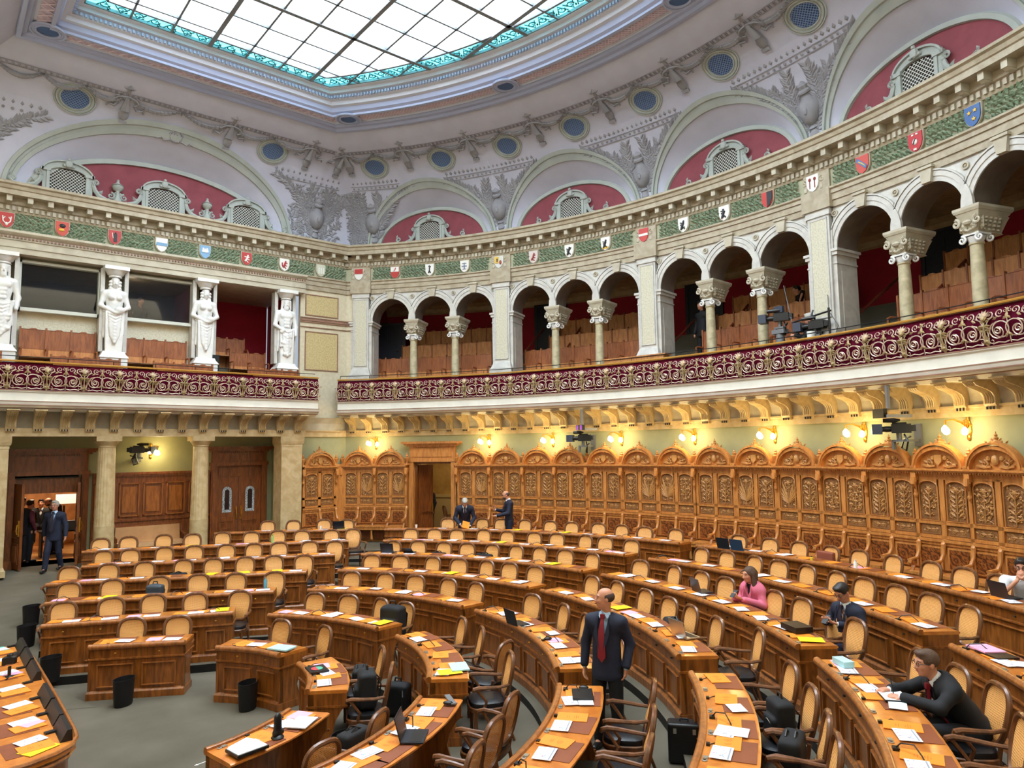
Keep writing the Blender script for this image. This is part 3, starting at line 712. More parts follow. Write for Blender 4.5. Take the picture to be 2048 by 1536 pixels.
# pilasters + side piers (one thing each)
def pilaster(label,a):
    P,rz=ARC.fr(a,0,0); B=empty('pilaster',P,rz,label,'pilaster','marble pilasters of the arcade'); 
    g=MB(); g.box(-.27,.27,-.10,.72,5.25,8.95,0); g.box(-.30,.30,-.13,0,8.80,8.95,0); g.build('shaft',GREYST,B)
    g=MB(); g.box(-.19,.19,-.115,-.09,6.5,8.72,0); g.build('stucco_panel',SCAG,B,smooth=False)
    g=MB(); 
    for x0,x1,z0,z1 in ((-.22,-.19,6.47,8.75),(.19,.22,6.47,8.75),(-.22,.22,8.72,8.75),(-.22,.22,6.47,6.5)): g.box(x0,x1,-.125,-.09,z0,z1)
    g.build('panel_moulding',GREYST,B,smooth=False)
    g=MB(); g.box(-.38,.38,-.24,.2,5.25,6.18); g.box(-.36,.36,-.22,.2,6.18,6.25,taper=(.03,.03)); g.box(-.33,.33,-.19,.2,6.25,6.40,taper=(.05,.07)); g.build('base',GREYST,B)
    for sx in (-1,1):
        g=MB(); g.T=lambda x,y,z,sx=sx:(x*sx,y,z)
        g.box(.27,.36,-.03,.72,5.25,7.9,0); g.box(.25,.40,-.07,.76,7.86,7.94); g.box(.25,.43,-.10,.8,7.94,8.0); g.box(.25,.375,-.045,.74,7.66,7.70)
        g.box(.36,.37,.12,.60,5.9,7.5); g.build('jamb_pier',GREYST,B,smooth=False)
for i,(a,l) in enumerate(zip(PIL,('marble pilaster nearest the left corner of the arcade','second marble pilaster of the arcade, below the two-coloured lion shield','third marble pilaster, left of the first gallery stair rail','marble pilaster right behind the television cameras','marble pilaster at the far right end of the arcade'))): pilaster(l,a)
# columns
def column_proto():
    B=empty('arcade_column',(0,0,0))
    g=MB(); g.lathe([(.155,5.62),(.155,5.66),(.135,5.7),(.13,5.9),(.128,6.6),(.112,7.28),(.13,7.30),(.13,7.33)],18); g.build('shaft',COLST,B)
    g=MB(); g.lathe([(.115,7.33),(.14,7.40),(.16,7.44)],14)
    for sx in (-1,1):
        for sy in (-1,1): g.scroll(sx*.165,7.40,.08,1.4,R_(90),sx*1,.026,y=sy*.15,n=14,inner=.15,seg=6)
    g.box(-.17,.17,-.17,.17,7.46,7.49); g.build('volute_capital',MARB,B)
    g=MB(); g.box(-.19,.19,-.17,.60,7.80,7.85,taper=(-.02,-.02)); 
    pr=[(.16,7.49),(.14,7.52),(.16,7.58),(.20,7.70),(.24,7.80)]
    for (r0,z0),(r1,z1) in zip(pr,pr[1:]): g.box(-r0,r0,-r0,.45+r0-.1,z0,z1,taper=(r0-r1,r0-r1))
    for sx in (-1,1):
        g.scroll(sx*.20,7.71,.085,1.3,R_(90),sx,.034,y=-.23,n=12,seg=6); g.scroll(sx*.11,7.60,.05,1.1,R_(90),-sx,.022,y=-.20,n=9); g.leaf(sx*.04,7.52,.26,PI/2-sx*.35,.45,.07,-.18)
        for zz in (7.53,7.60,7.67): g.leaf(sx*.17,zz,.14,PI/2-sx*.5,.6,.06,-.10)
        for zz in (7.55,7.62,7.69,7.75):
            for yy in (0,.12,.24,.36): g.ell((sx*(.15+(zz-7.5)*.25),yy,zz),(.035,.05,.03),6)
    g.ell((0,-.22,7.70),(.09,.05,.05),8); g.tube([(-.13,-.17,7.60),(0,-.21,7.54),(.13,-.17,7.60)],.022,6); g.build('console_capital',STONE,B)
    g=MB(); g.box(-.21,.21,-.19,.64,7.85,7.90,taper=(-.02,-.02)); g.box(-.24,.24,-.22,.68,7.90,7.95,taper=(-.02,-.02)); g.box(-.26,.26,-.24,.70,7.95,8.0); g.build('impost_block',STONE,B,smooth=False)
    return B
cp=column_proto(); cf=True
nm=['first','second','third','fourth','fifth','sixth','seventh','eighth']; ix=0
for c in BAYS:
    for q in (-2.515,2.515):
        P,rz=ARC.fr(c-q,-.12,0)
        o=cp if cf else copy_tree(cp); cf=False; o.location=P; o.rotation_euler=(0,0,rz)
        tag(o,'limestone arcade column with carved capital, %s from the left corner'%nm[ix],'column','arcade columns'); ix+=1
# entablature
both('trim_10',UPST,[(0,8.95),(.05,8.95),(.05,9.10),(.08,9.10),(.08,9.25),(.11,9.25),(.11,9.33),(.15,9.36),(.15,9.40),(.0,9.40)],u0=10.45)
both('trim_11',WREB,[(0,9.40),(.03,9.40),(.03,9.84),(0,9.84)])
both('trim_12',UPST,[(0,9.84),(.07,9.84),(.09,9.88),(.09,10.02),(.14,10.05),(.14,10.22),(.0,10.22)])
both('trim_13',UPST,[(0,10.22),(.42,10.22),(.42,10.34),(.45,10.36),(.47,10.44),(.52,10.47),(.52,10.52),(.50,10.54),(.0,10.56)])
for dd,(zz,h,wd_,o0,o1,st) in enumerate(((9.90,.11,.07,.09,.135,.125),(10.07,.15,.12,.12,.36,.44))):
    mb=MB(); 
    a=AC-.2
    while a>-31:
        mb.T=ARC.T(a); mb.box(-wd_/2,wd_/2,-o1,-o0,zz,zz+h); 
        if dd: mb.prism([(-o0,zz-.04),(-o1+.08,zz-.04),(-o1,zz+.02),(-o0,zz+.02)],-wd_/2+.01,wd_/2-.01,0,ax='x')
        a-=st/ARC.k
    u=-.1
    while u<UC-.1:
        mb.T=LIN.T(u); mb.box(-wd_/2,wd_/2,-o1,-o0,zz,zz+h); u+=st
    mb.T=None; mb.build('trim_%d'%(14+dd),STONE,smooth=False,kind='structure')
# pier breaks in the entablature above each pilaster
mb=MB()
for a in PIL:
    mb.T=ARC.T(a); mb.box(-.36,.36,-.17,0,8.95,9.40); mb.box(-.33,.33,-.09,0,9.40,9.84)
mb.T=None; mb.build('trim_16',UPST,smooth=False,kind='structure')
# wreath garland
def wreath(s0,s1,wall,sgn):
    L=abs(s1-s0)*(wall.k if wall is ARC else 1); g=MB(); n=int(L/.055); rnd=random.Random(int(s0*10)+5)
    for i in range(n):
        x=-L/2+L*(i+.5)/n
        for j in range(5):
            zz=-.15+.075*j+rnd.uniform(-.02,.02); a=(.0 if sgn>0 else PI)+((j-2)*.45+(.5 if i%2 else -.5))*(1 if sgn>0 else -1)+rnd.uniform(-.2,.2)
            g.leaf(x,zz,.12,a,.62,.05,-.01-.05*(1-abs(j-2)/2.5),0)
    P,rz=wall.fr((s0+s1)/2,.035,9.62)
    T=wall.T((s0+s1)/2,.035,9.62); g.v=[T(*p) for p in g.v]
    g.build('trim_17',WREA,smooth=False,kind='structure')
# -------- shields on the frieze
def shield(wall,s,name,base,marks,label,sup=False):
    P,rz=wall.fr(s,.05,9.62); B=empty('cantonal_shield',P,rz,label,'shield','canton shields on the frieze')
    w,h=.15,.19
    out=[(-w,h),(w,h),(w,0),(w*.86,-h*.45),(w*.5,-h*.85),(0,-h*1.05),(-w*.5,-h*.85),(-w*.86,-h*.45),(-w,0)]
    g=MB(); g.prism([(x*1.12,z*1.1) for x,z in out],-.05,.0); g.build('shield_rim',STONE,B,smooth=False)
    g=MB(); g.prism(out,-.075,-.045); g.build('shield_field',mat('shield_'+'_'.join(map(str,base)),base,rough=.5),B,smooth=False)
    for col,shape in marks:
        g=MB()
        for sh in shape:
            if sh[0]=='b': g.box(sh[1]*w,sh[2]*w,-.09,-.06,sh[3]*h,sh[4]*h)
            elif sh[0]=='p': g.prism([(x*w,z*h) for x,z in sh[1]],-.09,-.06)
            elif sh[0]=='e': g.ell((sh[1]*w,-.08,sh[2]*h),(sh[3]*w,.02,sh[4]*h),8)
            elif sh[0]=='t': g.tube([(x*w,-.085,z*h) for x,z in sh[1]],sh[2],5)
            elif sh[0]=='s':
                pts=[]
                for i in range(10):
                    r=(.3 if i%2==0 else .13); t=PI/2+i*PI/5; pts.append(((sh[1]+r*math.cos(t))*w,(sh[2]+r*.8*math.sin(t))*h))
                g.prism(pts,-.09,-.06)
        g.build('shield_emblem',mat('emblem_'+'_'.join(map(str,col)),col,rough=.5),B)
    if sup:
        g=MB()
        for sx in (-1,1): g.scroll(sx*.22,.05,.08,1.2,R_(90),sx,.03,y=-.04,n=10); g.ell((sx*.2,-.03,-.12),(.06,.04,.07),8)
        g.build('scroll_support',STONE,B)
RED_,WH_,BK_,YE_,BL_=(176,48,44),(228,226,220),(26,26,30),(222,178,60),(70,112,166)
BEAR=[('t',[(-.3,-.6),(-.1,-.1),(.1,.3)],.035),('e',.12,.45,.22,.2),('t',[(0,.2),(-.55,.35)],.017),('t',[(0,.05),(-.5,.0)],.017),('t',[(-.15,-.2),(.35,-.65)],.02),('t',[(-.2,-.3),(-.45,-.7)],.02)]
ANIMAL=[('t',[(-.4,-.5),(0,-.05),(.15,.4)],.03),('e',.2,.5,.2,.18),('t',[(0,.1),(.55,.3)],.015),('t',[(0,-.1),(.5,-.2)],.015),('t',[(-.2,-.3),(.3,-.65)],.016)]
CROSS=[('b',-.6,.6,-.12,.18),('b',-.14,.14,-.55,.62)]
SH_L=[(2.52,RED_,[(WH_,[('t',[(0,-.6),(-.5,-.2),(-.6,.5)],.016),('t',[(0,-.6),(.5,-.2),(.6,.5)],.016),('t',[(-.5,.1),(-.25,.4)],.012),('t',[(.5,.1),(.25,.4)],.012),('e',0,-.55,.22,.25)])],'red shield with white antlers'),
(3.72,(190,70,50),[(BK_,[('e',0,.4,.5,.3)]),(YE_,[('e',-.1,-.2,.45,.22)])],'red shield with a dark bull shape above gold'),
(4.95,RED_,[(BK_,[('b',-.2,.35,-.7,.5),('e',.1,.6,.16,.18)]),(WH_,[('t',[(-.3,-.2),(-.45,.6)],.01)])],'red shield with a black standing monk'),
(6.14,WH_,[((110,150,186),[('b',-.95,.95,-.15,.3)])],'white shield with a pale blue bar'),
(7.33,(120,160,196),[(WH_,[('b',-.6,.6,-.1,.3),('b',-.5,-.2,.3,.6),('b',.2,.5,.3,.6),('b',-.12,.12,.3,.5)])],'blue shield with a white castle'),
(8.56,RED_,[(WH_,ANIMAL+[('t',[(-.5,.3),(.3,.1)],.02)])],'red shield with a white winged beast'),
(9.76,WH_,[((168,40,44),ANIMAL+[('t',[(-.5,-.3),(-.55,.3)],.02)])],'white shield with a red lion'),
(11.0,(196,196,176),[(WH_,[('t',[(-.5,-.6),(-.5,.5)],.018),('t',[(0,-.7),(0,.5)],.018),('t',[(.5,-.6),(.5,.5)],.018)])],'grey shield with three white upright bars')]
for s,b,mk,l in SH_L: shield(LIN,s,'',b,mk,l+', on the left wall frieze')
SH_A=[(42.96,WH_,[(RED_,[('b',-.95,.95,.05,.95)])],'white shield with a red top half',1),
(38.58,RED_,[(WH_,[('b',-.95,.95,.1,.95)]),(RED_,[('t',[(-.2,.2),(.1,.5),(.2,.8)],.02)])],'red and white shield with a red beast',0),
(34.33,WH_,[(BK_,[('t',[(0,-.5),(0,.3),(.25,.55),(0,.7),(-.2,.5)],.02),('t',[(-.25,-.6),(0,0),(.25,-.6)],.02)])],'white shield with a black crozier staff',0),
(30.05,(226,222,214),[((120,130,160),[('b',-.6,.6,-.1,.1),('b',-.1,.1,-.5,.6),('t',[(-.5,.5),(.5,.5)],.01),('t',[(-.4,-.5),(.4,-.5)],.01)])],'white shield with a faint blue figure',0),
(25.85,(206,206,200),[(YE_,[('b',-.9,0,-.2,.9)]),(BK_,[('b',-.5,-.2,0,.6)]),((150,60,50),[('e',.4,-.1,.3,.4)])],'quartered yellow and white shield with scroll supports',1),
(21.68,(204,190,184),[((150,60,56),ANIMAL)],'pale shield with a small red beast',0),
(17.42,WH_,[(BK_,BEAR+[('t',[(.2,.1),(.5,.5)],.015)])],'white shield with a black bear, left of the arcade middle',0),
(13.2,WH_,[(BK_,BEAR),(YE_,[('b',-.6,.6,-.8,-.5)])],'white shield with a black bear above a yellow bar',0),
(8.9,(190,64,60),[(WH_,[('b',-.95,.95,-.15,.2)])],'red shield with a white lettered band and scroll supports',1),
(4.6,WH_,[(BK_,BEAR+[('t',[(.3,-.7),(.3,-.3)],.01)])],'white shield with a black bear, right of the red banded shield',0),
(.37,WH_,[(BK_,[(q[0],)+tuple((-v if i in(0,) and not isinstance(v,list) else v) for i,v in enumerate(q[1:])) for q in BEAR])],'white shield with a black bear, above the third arch group',0),
(-3.85,(186,52,44),[((24,26,34),[('p',[(0,.95),(.95,.95),(.95,0),(.5,-.8),(0,-1)])])],'shield split red and black',0),
(-8.0,WH_,[((140,44,44),[('e',-.42,.5,.24,.22),('e',.42,.5,.24,.22),('t',[(-.42,.4),(-.42,-.6)],.01),('t',[(.42,.4),(.42,-.6)],.01)])],'white shield with two dark red roses',1),
(-12.2,(190,70,60),[(BL_,[('p',[(-.9,.5),(-.6,.8),(.8,-.3),(.6,-.65)])]),(YE_,[('t',[(-.5,.4),(0,.1),(.5,-.3)],.015)])],'red shield with a diagonal blue band',0),
(-16.3,(176,28,38),[(WH_,[('b',-.2,.2,-.9,-.7),('b',-.4,-.1,.7,.85),('b',.2,.5,.7,.85),('e',0,0,.35,.35)]),(BK_,[(q if q[0]=='e' else q) for q in [('t',[(-.15,-.25),(.05,.2)],.022),('e',.1,.25,.12,.1)]])],'red shield with a small black bear on white',0),
(-20.3,(52,92,150),[(YE_,[('s',-.35,.35),('s',.4,.45),('s',.2,-.35)])],'blue shield with three yellow stars',0)]
for s,b,mk,l,su in SH_A: shield(ARC,s,'',b,mk,l,bool(su))
ls=[-.2]+[q[0] for q in SH_L]
for a,b in zip(ls,ls[1:]): wreath(a+.17,b-.17,LIN,-1)
as_=[q[0] for q in SH_A]+[-24.5]
for a,b in zip(as_,as_[1:]):
    ga=.45/ARC.k if any(abs(a-p)<.8 for p in PIL) else .17/ARC.k; gb=.45/ARC.k if any(abs(b-p)<.8 for p in PIL) else .17/ARC.k
    wreath(a-ga,b+gb,ARC,1)
wreath(11.17,11.95,LIN,-1)
# -------- cove and ceiling
CO=[(0,10.52),(.02,10.75),(.09,11.1),(.20,11.45),(.36,11.8),(.58,12.15),(.88,12.5),(1.25,12.85),(1.62,13.03),(2.05,13.16),(2.35,13.3),(2.6,13.5)]
def co(z): return float(np.interp(z,[q[1] for q in CO],[q[0] for q in CO]))
def loop(o,z,n=60,lf=.85):
    "closed ring of points at offset o inside the plan"
    ol=o*lf; r=RA-o; v=VL-ol; a=math.asin(v/r); uf=.15+o*.85
    pts=[(uf+(r*math.cos(a)-uf)*i/8,v,z) for i in range(8)]
    pts+=[(r*math.cos(a-2*a*i/n),r*math.sin(a-2*a*i/n),z) for i in range(n+1)]
    pts+=[(uf+(r*math.cos(a)-uf)*(7-i)/8,-v,z) for i in range(8)]
    pts+=[(uf,-v+2*v*(i+1)/12,z) for i in range(11)]
    return pts
def ringstrip(name,mats,lv,mi=None,n=60,smooth=True,ang=25):
    mb=MB(); k=None
    for o,z in lv:
        L=loop(o,z,n); k=len(L); mb.v+=L
    for j in range(len(lv)-1):
        for i in range(k): mb.f.append((j*k+i,j*k+(i+1)%k,(j+1)*k+(i+1)%k,(j+1)*k+i)); mb.m.append(mi[j] if mi else 0)
    return mb.build(name,mats,kind='structure',smooth=smooth,ang=ang)
ZC=12.62
def lc(z): return co(z)
top=[(co(ZC),ZC)]+[(o,z) for o,z in CO if z>ZC+.05]
ringstrip('ceiling',PLAST,top)
# ring mouldings up to the skylight
ringstrip('ceiling',LAV,[(2.6,13.5),(2.62,13.44),(2.72,13.44),(2.74,13.52),(2.84,13.52),(2.86,13.58),(2.92,13.58)],ang=20)
ringstrip('ceiling',LAV2,[(2.92,13.58),(2.92,13.62),(3.0,13.62),(3.0,13.60)],ang=20)
ringstrip('ceiling',PINK,[(3.0,13.60),(3.32,13.62)],ang=20)
ringstrip('ceiling',LAV,[(3.32,13.62),(3.32,13.56),(3.42,13.56),(3.42,13.62),(3.5,13.66),(3.54,13.78)],ang=20)
ringstrip('ceiling',LAV2,[(3.54,13.78),(3.64,13.80),(3.66,13.9),(3.76,13.92),(3.78,14.02),(3.88,14.04),(3.9,14.12),(4.0,14.14),(4.0,14.3)],ang=20)
def teeth(name,m,o,z,dz,w,st,dep):
    mb=MB(); L=loop(o,z,200)[:150]+loop(o,z,200)[-10:]
    L=loop(o,z,200)
    for i in range(len(L)):
        p,q=Vector(L[i]),Vector(L[(i+1)%len(L)]); d=(q-p).length
        if p.y<-6.5 or (p.y<5 and p.x<2): continue
        k=max(1,int(d/st)); t=(q-p).normalized() if d>0 else Vector((1,0,0)); nn=Vector((-t.y,t.x,0))*(-1)
        for j in range(k):
            c=p.lerp(q,(j+.5)/k); M=Matrix(((t.x,nn.x,0,c.x),(t.y,nn.y,0,c.y),(0,0,1,c.z),(0,0,0,1))); mb.obox(M,w/2,dep/2,dz/2)
    return mb.build(name,m,smooth=False,kind='structure')
teeth('trim_18',LAV,3.80,13.96,.08,.05,.10,.06); teeth('trim_19',LAV,3.60,13.84,.06,.05,.11,.06)
# pink trellis relief
mb=MB(); L=loop(3.16,13.60,200)
for i in range(len(L)):
    p,q=Vector(L[i]),Vector(L[(i+1)%len(L)]); d=(q-p).length
    if p.y<-6.5 or (p.y<5 and p.x<2.4): continue
    k=max(1,int(d/.22)); t=(q-p).normalized(); nn=Vector((t.y,-t.x,0))
    for j in range(k):
        c=p.lerp(q,(j+.5)/k)
        for s in (-1,1):
            a=c+t*.10+nn*.13*s; b=c-t*.10-nn*.13*s; mb.tube([(a.x,a.y,13.60),(b.x,b.y,13.60)],.014,4)
mb.build('trim_20',mat('trellis_relief',(214,196,208),rough=.8),smooth=False,kind='structure')
def ring_oculus(P,label):
    B=empty('ring_vent',P,0,label,'vent','small oval grilles in the skylight ring')
    g=MB(); g.lathe([(.0,-.02),(.24,-.02)],20); g.build('blue_backing',BLUEG,B,smooth=False)
    g=MB()
    for r,t in ((.25,.03),(.36,.03)): g.tube([(r*math.cos(2*PI*i/24),r*math.sin(2*PI*i/24),-.03) for i in range(24)],t,5,closed=True)
    g.lathe([(.25,-.025),(.36,-.025)],24); g.build('oculus_frame',LAV,B)
for a,l in ((39.9,'at the left corner of the ring'),(18.5,'in the middle of the curved ring'),(-4,'at the right of the curved ring')):
    r=RA-3.16; ring_oculus((r*math.cos(R_(a)),r*math.sin(R_(a)),13.60),'small oval blue grille '+l)
ring_oculus((2.95,VL-3.16*.85,13.60),'small oval blue grille at the left front corner of the ring')
# skylight: frame bars, glass panes, teal border
LI=loop(4.0,14.2,60); LB=loop(4.48,14.2,60)
def inside(poly,x,y):
    c=False; n=len(poly)
    for i in range(n):
        x0,y0=poly[i][:2]; x1,y1=poly[i-1][:2]
        if (y0>y)!=(y1>y) and x<(x1-x0)*(y-y0)/(y1-y0)+x0: c=not c
    return c
g=MB(); g.add([(x,y,14.24) for x,y,z in LB],[tuple(range(len(LB)))]); g.build('window_1',GL,smooth=False,kind='structure')
g=MB(); k=len(LI); g.add([(x,y,14.24) for x,y,z in LI]+[(x,y,14.24) for x,y,z in LB],[(i,(i+1)%k,(i+1)%k+k,i+k) for i in range(k)]); teal=g.build('window_2',GLT,smooth=False,kind='structure')
fr=MB(); 
def bars(p,q,w,h):
    p,q=Vector(p),Vector(q); d=(q-p).length
    if d<1e-3: return
    t=(q-p)/d; nn=Vector((-t.y,t.x,0)); c=(p+q)/2
    fr.obox(Matrix(((t.x,nn.x,0,c.x),(t.y,nn.y,0,c.y),(0,0,1,c.z),(0,0,0,1))),d/2,w/2,h/2)
for L in (LI,LB):
    for i in range(len(L)): bars((L[i][0],L[i][1],14.2),(L[(i+1)%len(L)][0],L[(i+1)%len(L)][1],14.2),.06,.08)
def clip(px_,py_,dx,dy,poly):
    ts=[]; n=len(poly)
    for i in range(n):
        x0,y0=poly[i][:2]; x1,y1=poly[i-1][:2]; ex,ey=x1-x0,y1-y0; den=dx*ey-dy*ex
        if abs(den)<1e-9: continue
        t=((x0-px_)*ey-(y0-py_)*ex)/den; s=((x0-px_)*dy-(y0-py_)*dx)/den
        if 0<=s<1: ts.append(t)
    return sorted(ts)
for i in range(-9,10):
    ts=clip(0,i*.96,1,0,LI)
    if len(ts)>=2: bars((ts[0],i*.96,14.2),(ts[-1],i*.96,14.2),.11 if i%3==0 else .05,.12 if i%3==0 else .07)
for i in range(1,12):
    x=3.6+i*.92; ts=clip(x,0,0,1,LI)
    if len(ts)>=2: bars((x,ts[0],14.2),(x,ts[-1],14.2),.11 if i%3==0 else .05,.12 if i%3==0 else .07)
fr.build('trim_21',mat('skylight_bars',(120,126,132),rough=.6),smooth=False,kind='structure')
# scroll pattern inside the teal border
g=MB(); LM=loop(4.24,14.2,60)
for i in range(len(LM)):
    p,q=Vector(LM[i]),Vector(LM[(i+1)%len(LM)]); d=(q-p).length
    if p.y<-6 or p.x<3.2 and p.y<4: continue
    kk=max(1,int(d/.30)); t=(q-p).normalized(); nn=Vector((t.y,-t.x,0))
    for j in range(kk):
        c=p.lerp(q,(j+.5)/kk)
        T=lambda x,y,z,c=c,t=t,nn=nn:(c.x+t.x*x+nn.x*z,c.y+t.y*x+nn.y*z,14.19+y)
        g.T=T; s=1 if (i+j)%2 else -1
        g.scroll(0,0,.12,1.3,0,s,.02,n=10,seg=3); g.tube([(-.15,0,s*.12),(0,0,-s*.14),(.15,0,s*.12)],.018,3); g.leaf(.08,-.12,.12,s,.5,.01,0)
g.T=None; g.build('trim_22',mat('teal_leading',(46,112,116),rough=.7),smooth=False,kind='structure')
# -------- lower cove with lunettes
def lun(wall,c,hw,zap,s_lo,s_hi,k):
    "cove surface between s_lo and s_hi around an arch centred on c; hw half width in metres"
    lf=1 if wall is ARC else .85; sg=-1 if wall is ARC else 1
    S=lambda x:c+sg*x/k
    mb=MB(); n=28; zb=10.53; rows=8
    xs=[-hw*math.cos(PI*i/n) for i in range(n+1)]; za=[zb+(zap-zb)*math.sin(PI*i/n) for i in range(n+1)]
    xl=(s_lo-c)*k*sg; xh=(s_hi-c)*k*sg
    if xl>xh: xl,xh=xh,xl
    X=[xl]+xs+[xh]; Z=[zb]+za+[zb]
    kk=len(X)
    for j in range(rows+1):
        for x,z0 in zip(X,Z):
            z=z0+(ZC-z0)*j/rows; mb.v.append(wall.P(S(x),co(z)*lf,z))
    for j in range(rows):
        for i in range(kk-1): mb.f.append((j*kk+i,j*kk+i+1,(j+1)*kk+i+1,(j+1)*kk+i)); mb.m.append(0)
    mb.build('ceiling',PLAST,kind='structure')
    # front arch moulding on the cove surface
    g=MB(); n=36
    def arc_pts(f,dz=0,do=0,wf=1.0):
        out=[]
        for i in range(n+1):
            t=PI*i/n; x=-(hw*wf)*math.cos(t); z=zb+(zap-zb)*f*math.sin(t)+0; out.append(wall.P(S(x),co(z)*lf+do,z))
        return out
    prev=None
    for f,wf,do in ((1.0,1.0,.0),(1.0,1.0,.05),(1.06,1.025,.06),(1.065,1.03,.02),(1.10,1.045,.03),(1.105,1.05,.07),(1.16,1.075,.07),(1.17,1.08,.0)):
        pts=arc_pts(f,0,do,wf); g.v+=pts
    for j in range(7):
        for i in range(n): g.f.append((j*(n+1)+i,j*(n+1)+i+1,(j+1)*(n+1)+i+1,(j+1)*(n+1)+i)); g.m.append(0)
    g.build('trim_23',ORNG,kind='structure',ang=25)
    # vault running back to the tympanum, rib in front of it
    g=MB(); b=.93; tz=(zap-zb)*.70
    f0=[];f1=[];f2=[];f3=[]
    for i in range(n+1):
        t=PI*i/n; x=-hw*math.cos(t); z=zb+(zap-zb)*math.sin(t); x2=-hw*b*math.cos(t); z2=zb+tz*math.sin(t)+.10*math.sin(t)
        f0.append(wall.P(S(x),co(z)*lf,z)); f1.append(wall.P(S(x2),-.02,z2))
        f2.append(wall.P(S(x2*.985),.03,z2-.03)); f3.append(wall.P(S(x2*.93),.03,zb+(z2-zb)*.90)); 
    g.v=f0+f1; g.f=[(i,i+1,n+2+i,n+1+i) for i in range(n)]; g.m=[0]*n; g.build('ceiling',PLAST,kind='structure')
    g=MB(); g.v=f1+f2+f3+[wall.P(S(-hw*b*.92*math.cos(PI*i/n)),-.05,zb+tz*.97*math.sin(PI*i/n)) for i in range(n+1)]
    for j in range(3):
        for i in range(n): g.f.append((j*(n+1)+i,j*(n+1)+i+1,(j+1)*(n+1)+i+1,(j+1)*(n+1)+i)); g.m.append(0)
    g.build('trim_24',ORNG,kind='structure',ang=25)
    g=MB(); pts=[(-hw*b*.95*math.cos(PI*i/n),zb+tz*1.05*math.sin(PI*i/n)) for i in range(n+1)]
    g.v=[wall.P(S(x),-.04,z) for x,z in pts]+[wall.P(S(x),-.04,zb) for x,z in pts]; g.f=[(i,i+1,n+2+i,n+1+i) for i in range(n)]; g.m=[0]*n
    g.build('wall_back' if wall is ARC else 'wall_left',REDL,smooth=False,kind='structure')
kA=ARC.k
for i,c in enumerate(BAYS):
    lun(ARC,c,7.35*kA,12.20,min(AC,c+8.485) if i else AC,c-8.485,kA)
# rest of the cove beyond the last bay (outside the picture) and the left wall
mb=MB(); zz=[10.53+(ZC-10.53)*j/8 for j in range(9)]
sweep(mb,ARC,[(co(z),z) for z in zz],BAYS[-1]-8.485,-44.5,caps=False); sweep(mb,ARC,[(0,4.2),(0,10.6)],BAYS[-1]-8.485,-44.5,caps=False)
mb.build('wall_back',PLAST,kind='structure')
lun(LIN,6.17,3.55,12.50,-.2,UC,1)
# lattice windows in the lunettes
def lattice(g,w,h0,h1,st,y=0,th=.010,m=0):
    "diamond lattice inside an arched opening"
    import itertools
    def zt(x): return h0+(h1-h0)*math.sqrt(max(0,1-(x/w)**2)*.999)
    for s in (-1,1):
        c=-w*2-h1
        while c<w*2+h1:
            seg=[]
            for i in range(41):
                x=-w+2*w*i/40; z=(c+s*x)
                if 0<z<zt(x): seg.append((x,y,z))
            if len(seg)>1: g.tube([seg[0],seg[-1]],th,4,m)
            c+=st
def lunette_window(wall,s,label,sc=1.0,side=True):
    P,rz=wall.fr(s,.02,10.56); B=empty('lattice_window',P,rz,label,'window','green framed lattice windows in the lunettes')
    W=.36*sc
    g=MB(); g.box(-W,W,-.01,.0,.05,.62*sc+.05); g.ring(0,.30,0,.001,-.01,0); 
    pts=[(-W,.0)]+[(-W*math.cos(PI*i/10),.56+.16*math.sin(PI*i/10)) for i in range(11)]+[(W,0)]
    g=MB(); g.prism(pts,-.005,.01); g.build('dark_opening',GRIL,B,smooth=False)
    g=MB(); lattice(g,W,.56,.72,.085,y=-.02,th=.006); g.build('lattice',WHT,B,smooth=False)
    g=MB()
    for sx in (-1,1):
        g.T=lambda x,y,z,sx=sx:(x*sx,y,z)
        g.box(W,W+.07,-.08,0,-.02,.62); g.box(W+.07,W+.16,-.05,0,-.02,.60); g.box(W+.15,W+.2,-.07,0,-.02,.08)
        g.box(W-.02,W+.20,-.10,0,.58,.66)
    g.T=None
    for r0,r1,y in ((0,.07,-.08),(.07,.15,-.05),(.15,.19,-.10)):
        pts=[];n=14
        vs=[]
        for i in range(n+1):
            t=PI*i/n
            for q,yy in ((r0,0),(r0,y),(r1,y),(r1,0)): vs.append((-(W+q)*math.cos(t),yy,.58+(.16+q*1.1)*math.sin(t)))
        g.add(vs,[(i*4+j,i*4+j+1,i*4+j+5,i*4+j+4) for i in range(n) for j in range(3)])
    g.box(-W-.1,W+.1,-.12,0,-.02,.04)
    g.ell((0,-.12,.84),(.10,.06,.11),8); g.ell((0,-.14,.96),(.05,.04,.05),6)
    for sx in (-1,1): g.ell((sx*.1,-.1,.80),(.05,.04,.05),6)
    g.build('window_surround',ORNG,B)
    if side:
        for sx in (-1,1):
            g=MB(); g.T=lambda x,y,z,sx=sx:(x*sx,y,z)
            g.scroll(W+.24,.50,.085,1.3,R_(200),-1,.035,y=-.05,n=12)
            g.tube([(W+.17,-.05,.44),(W+.22,-.05,.28),(W+.34,-.05,.13),(W+.55,-.05,.06),(W+.76,-.05,.08),(W+.86,-.05,.18)],[.05,.06,.07,.06,.05,.035],6)
            g.scroll(W+.78,.20,.085,1.2,R_(-20),1,.03,y=-.05,n=12)
            g.leaf(W+.30,.16,.2,1.0,.5,.06,-.08); g.leaf(W+.86,.26,.12,2.0,.6,.04,-.06); g.leaf(W+.20,.36,.16,1.9,.5,.05,-.08)
            g.build('scroll_bracket',ORNG,B)
    return B
for s,l in ((3.80,'lattice window in the left wall lunette, nearest the left edge'),(6.17,'middle lattice window of the left wall lunette'),(8.54,'lattice window of the left wall lunette nearest the corner')): lunette_window(LIN,s,l,1.15)
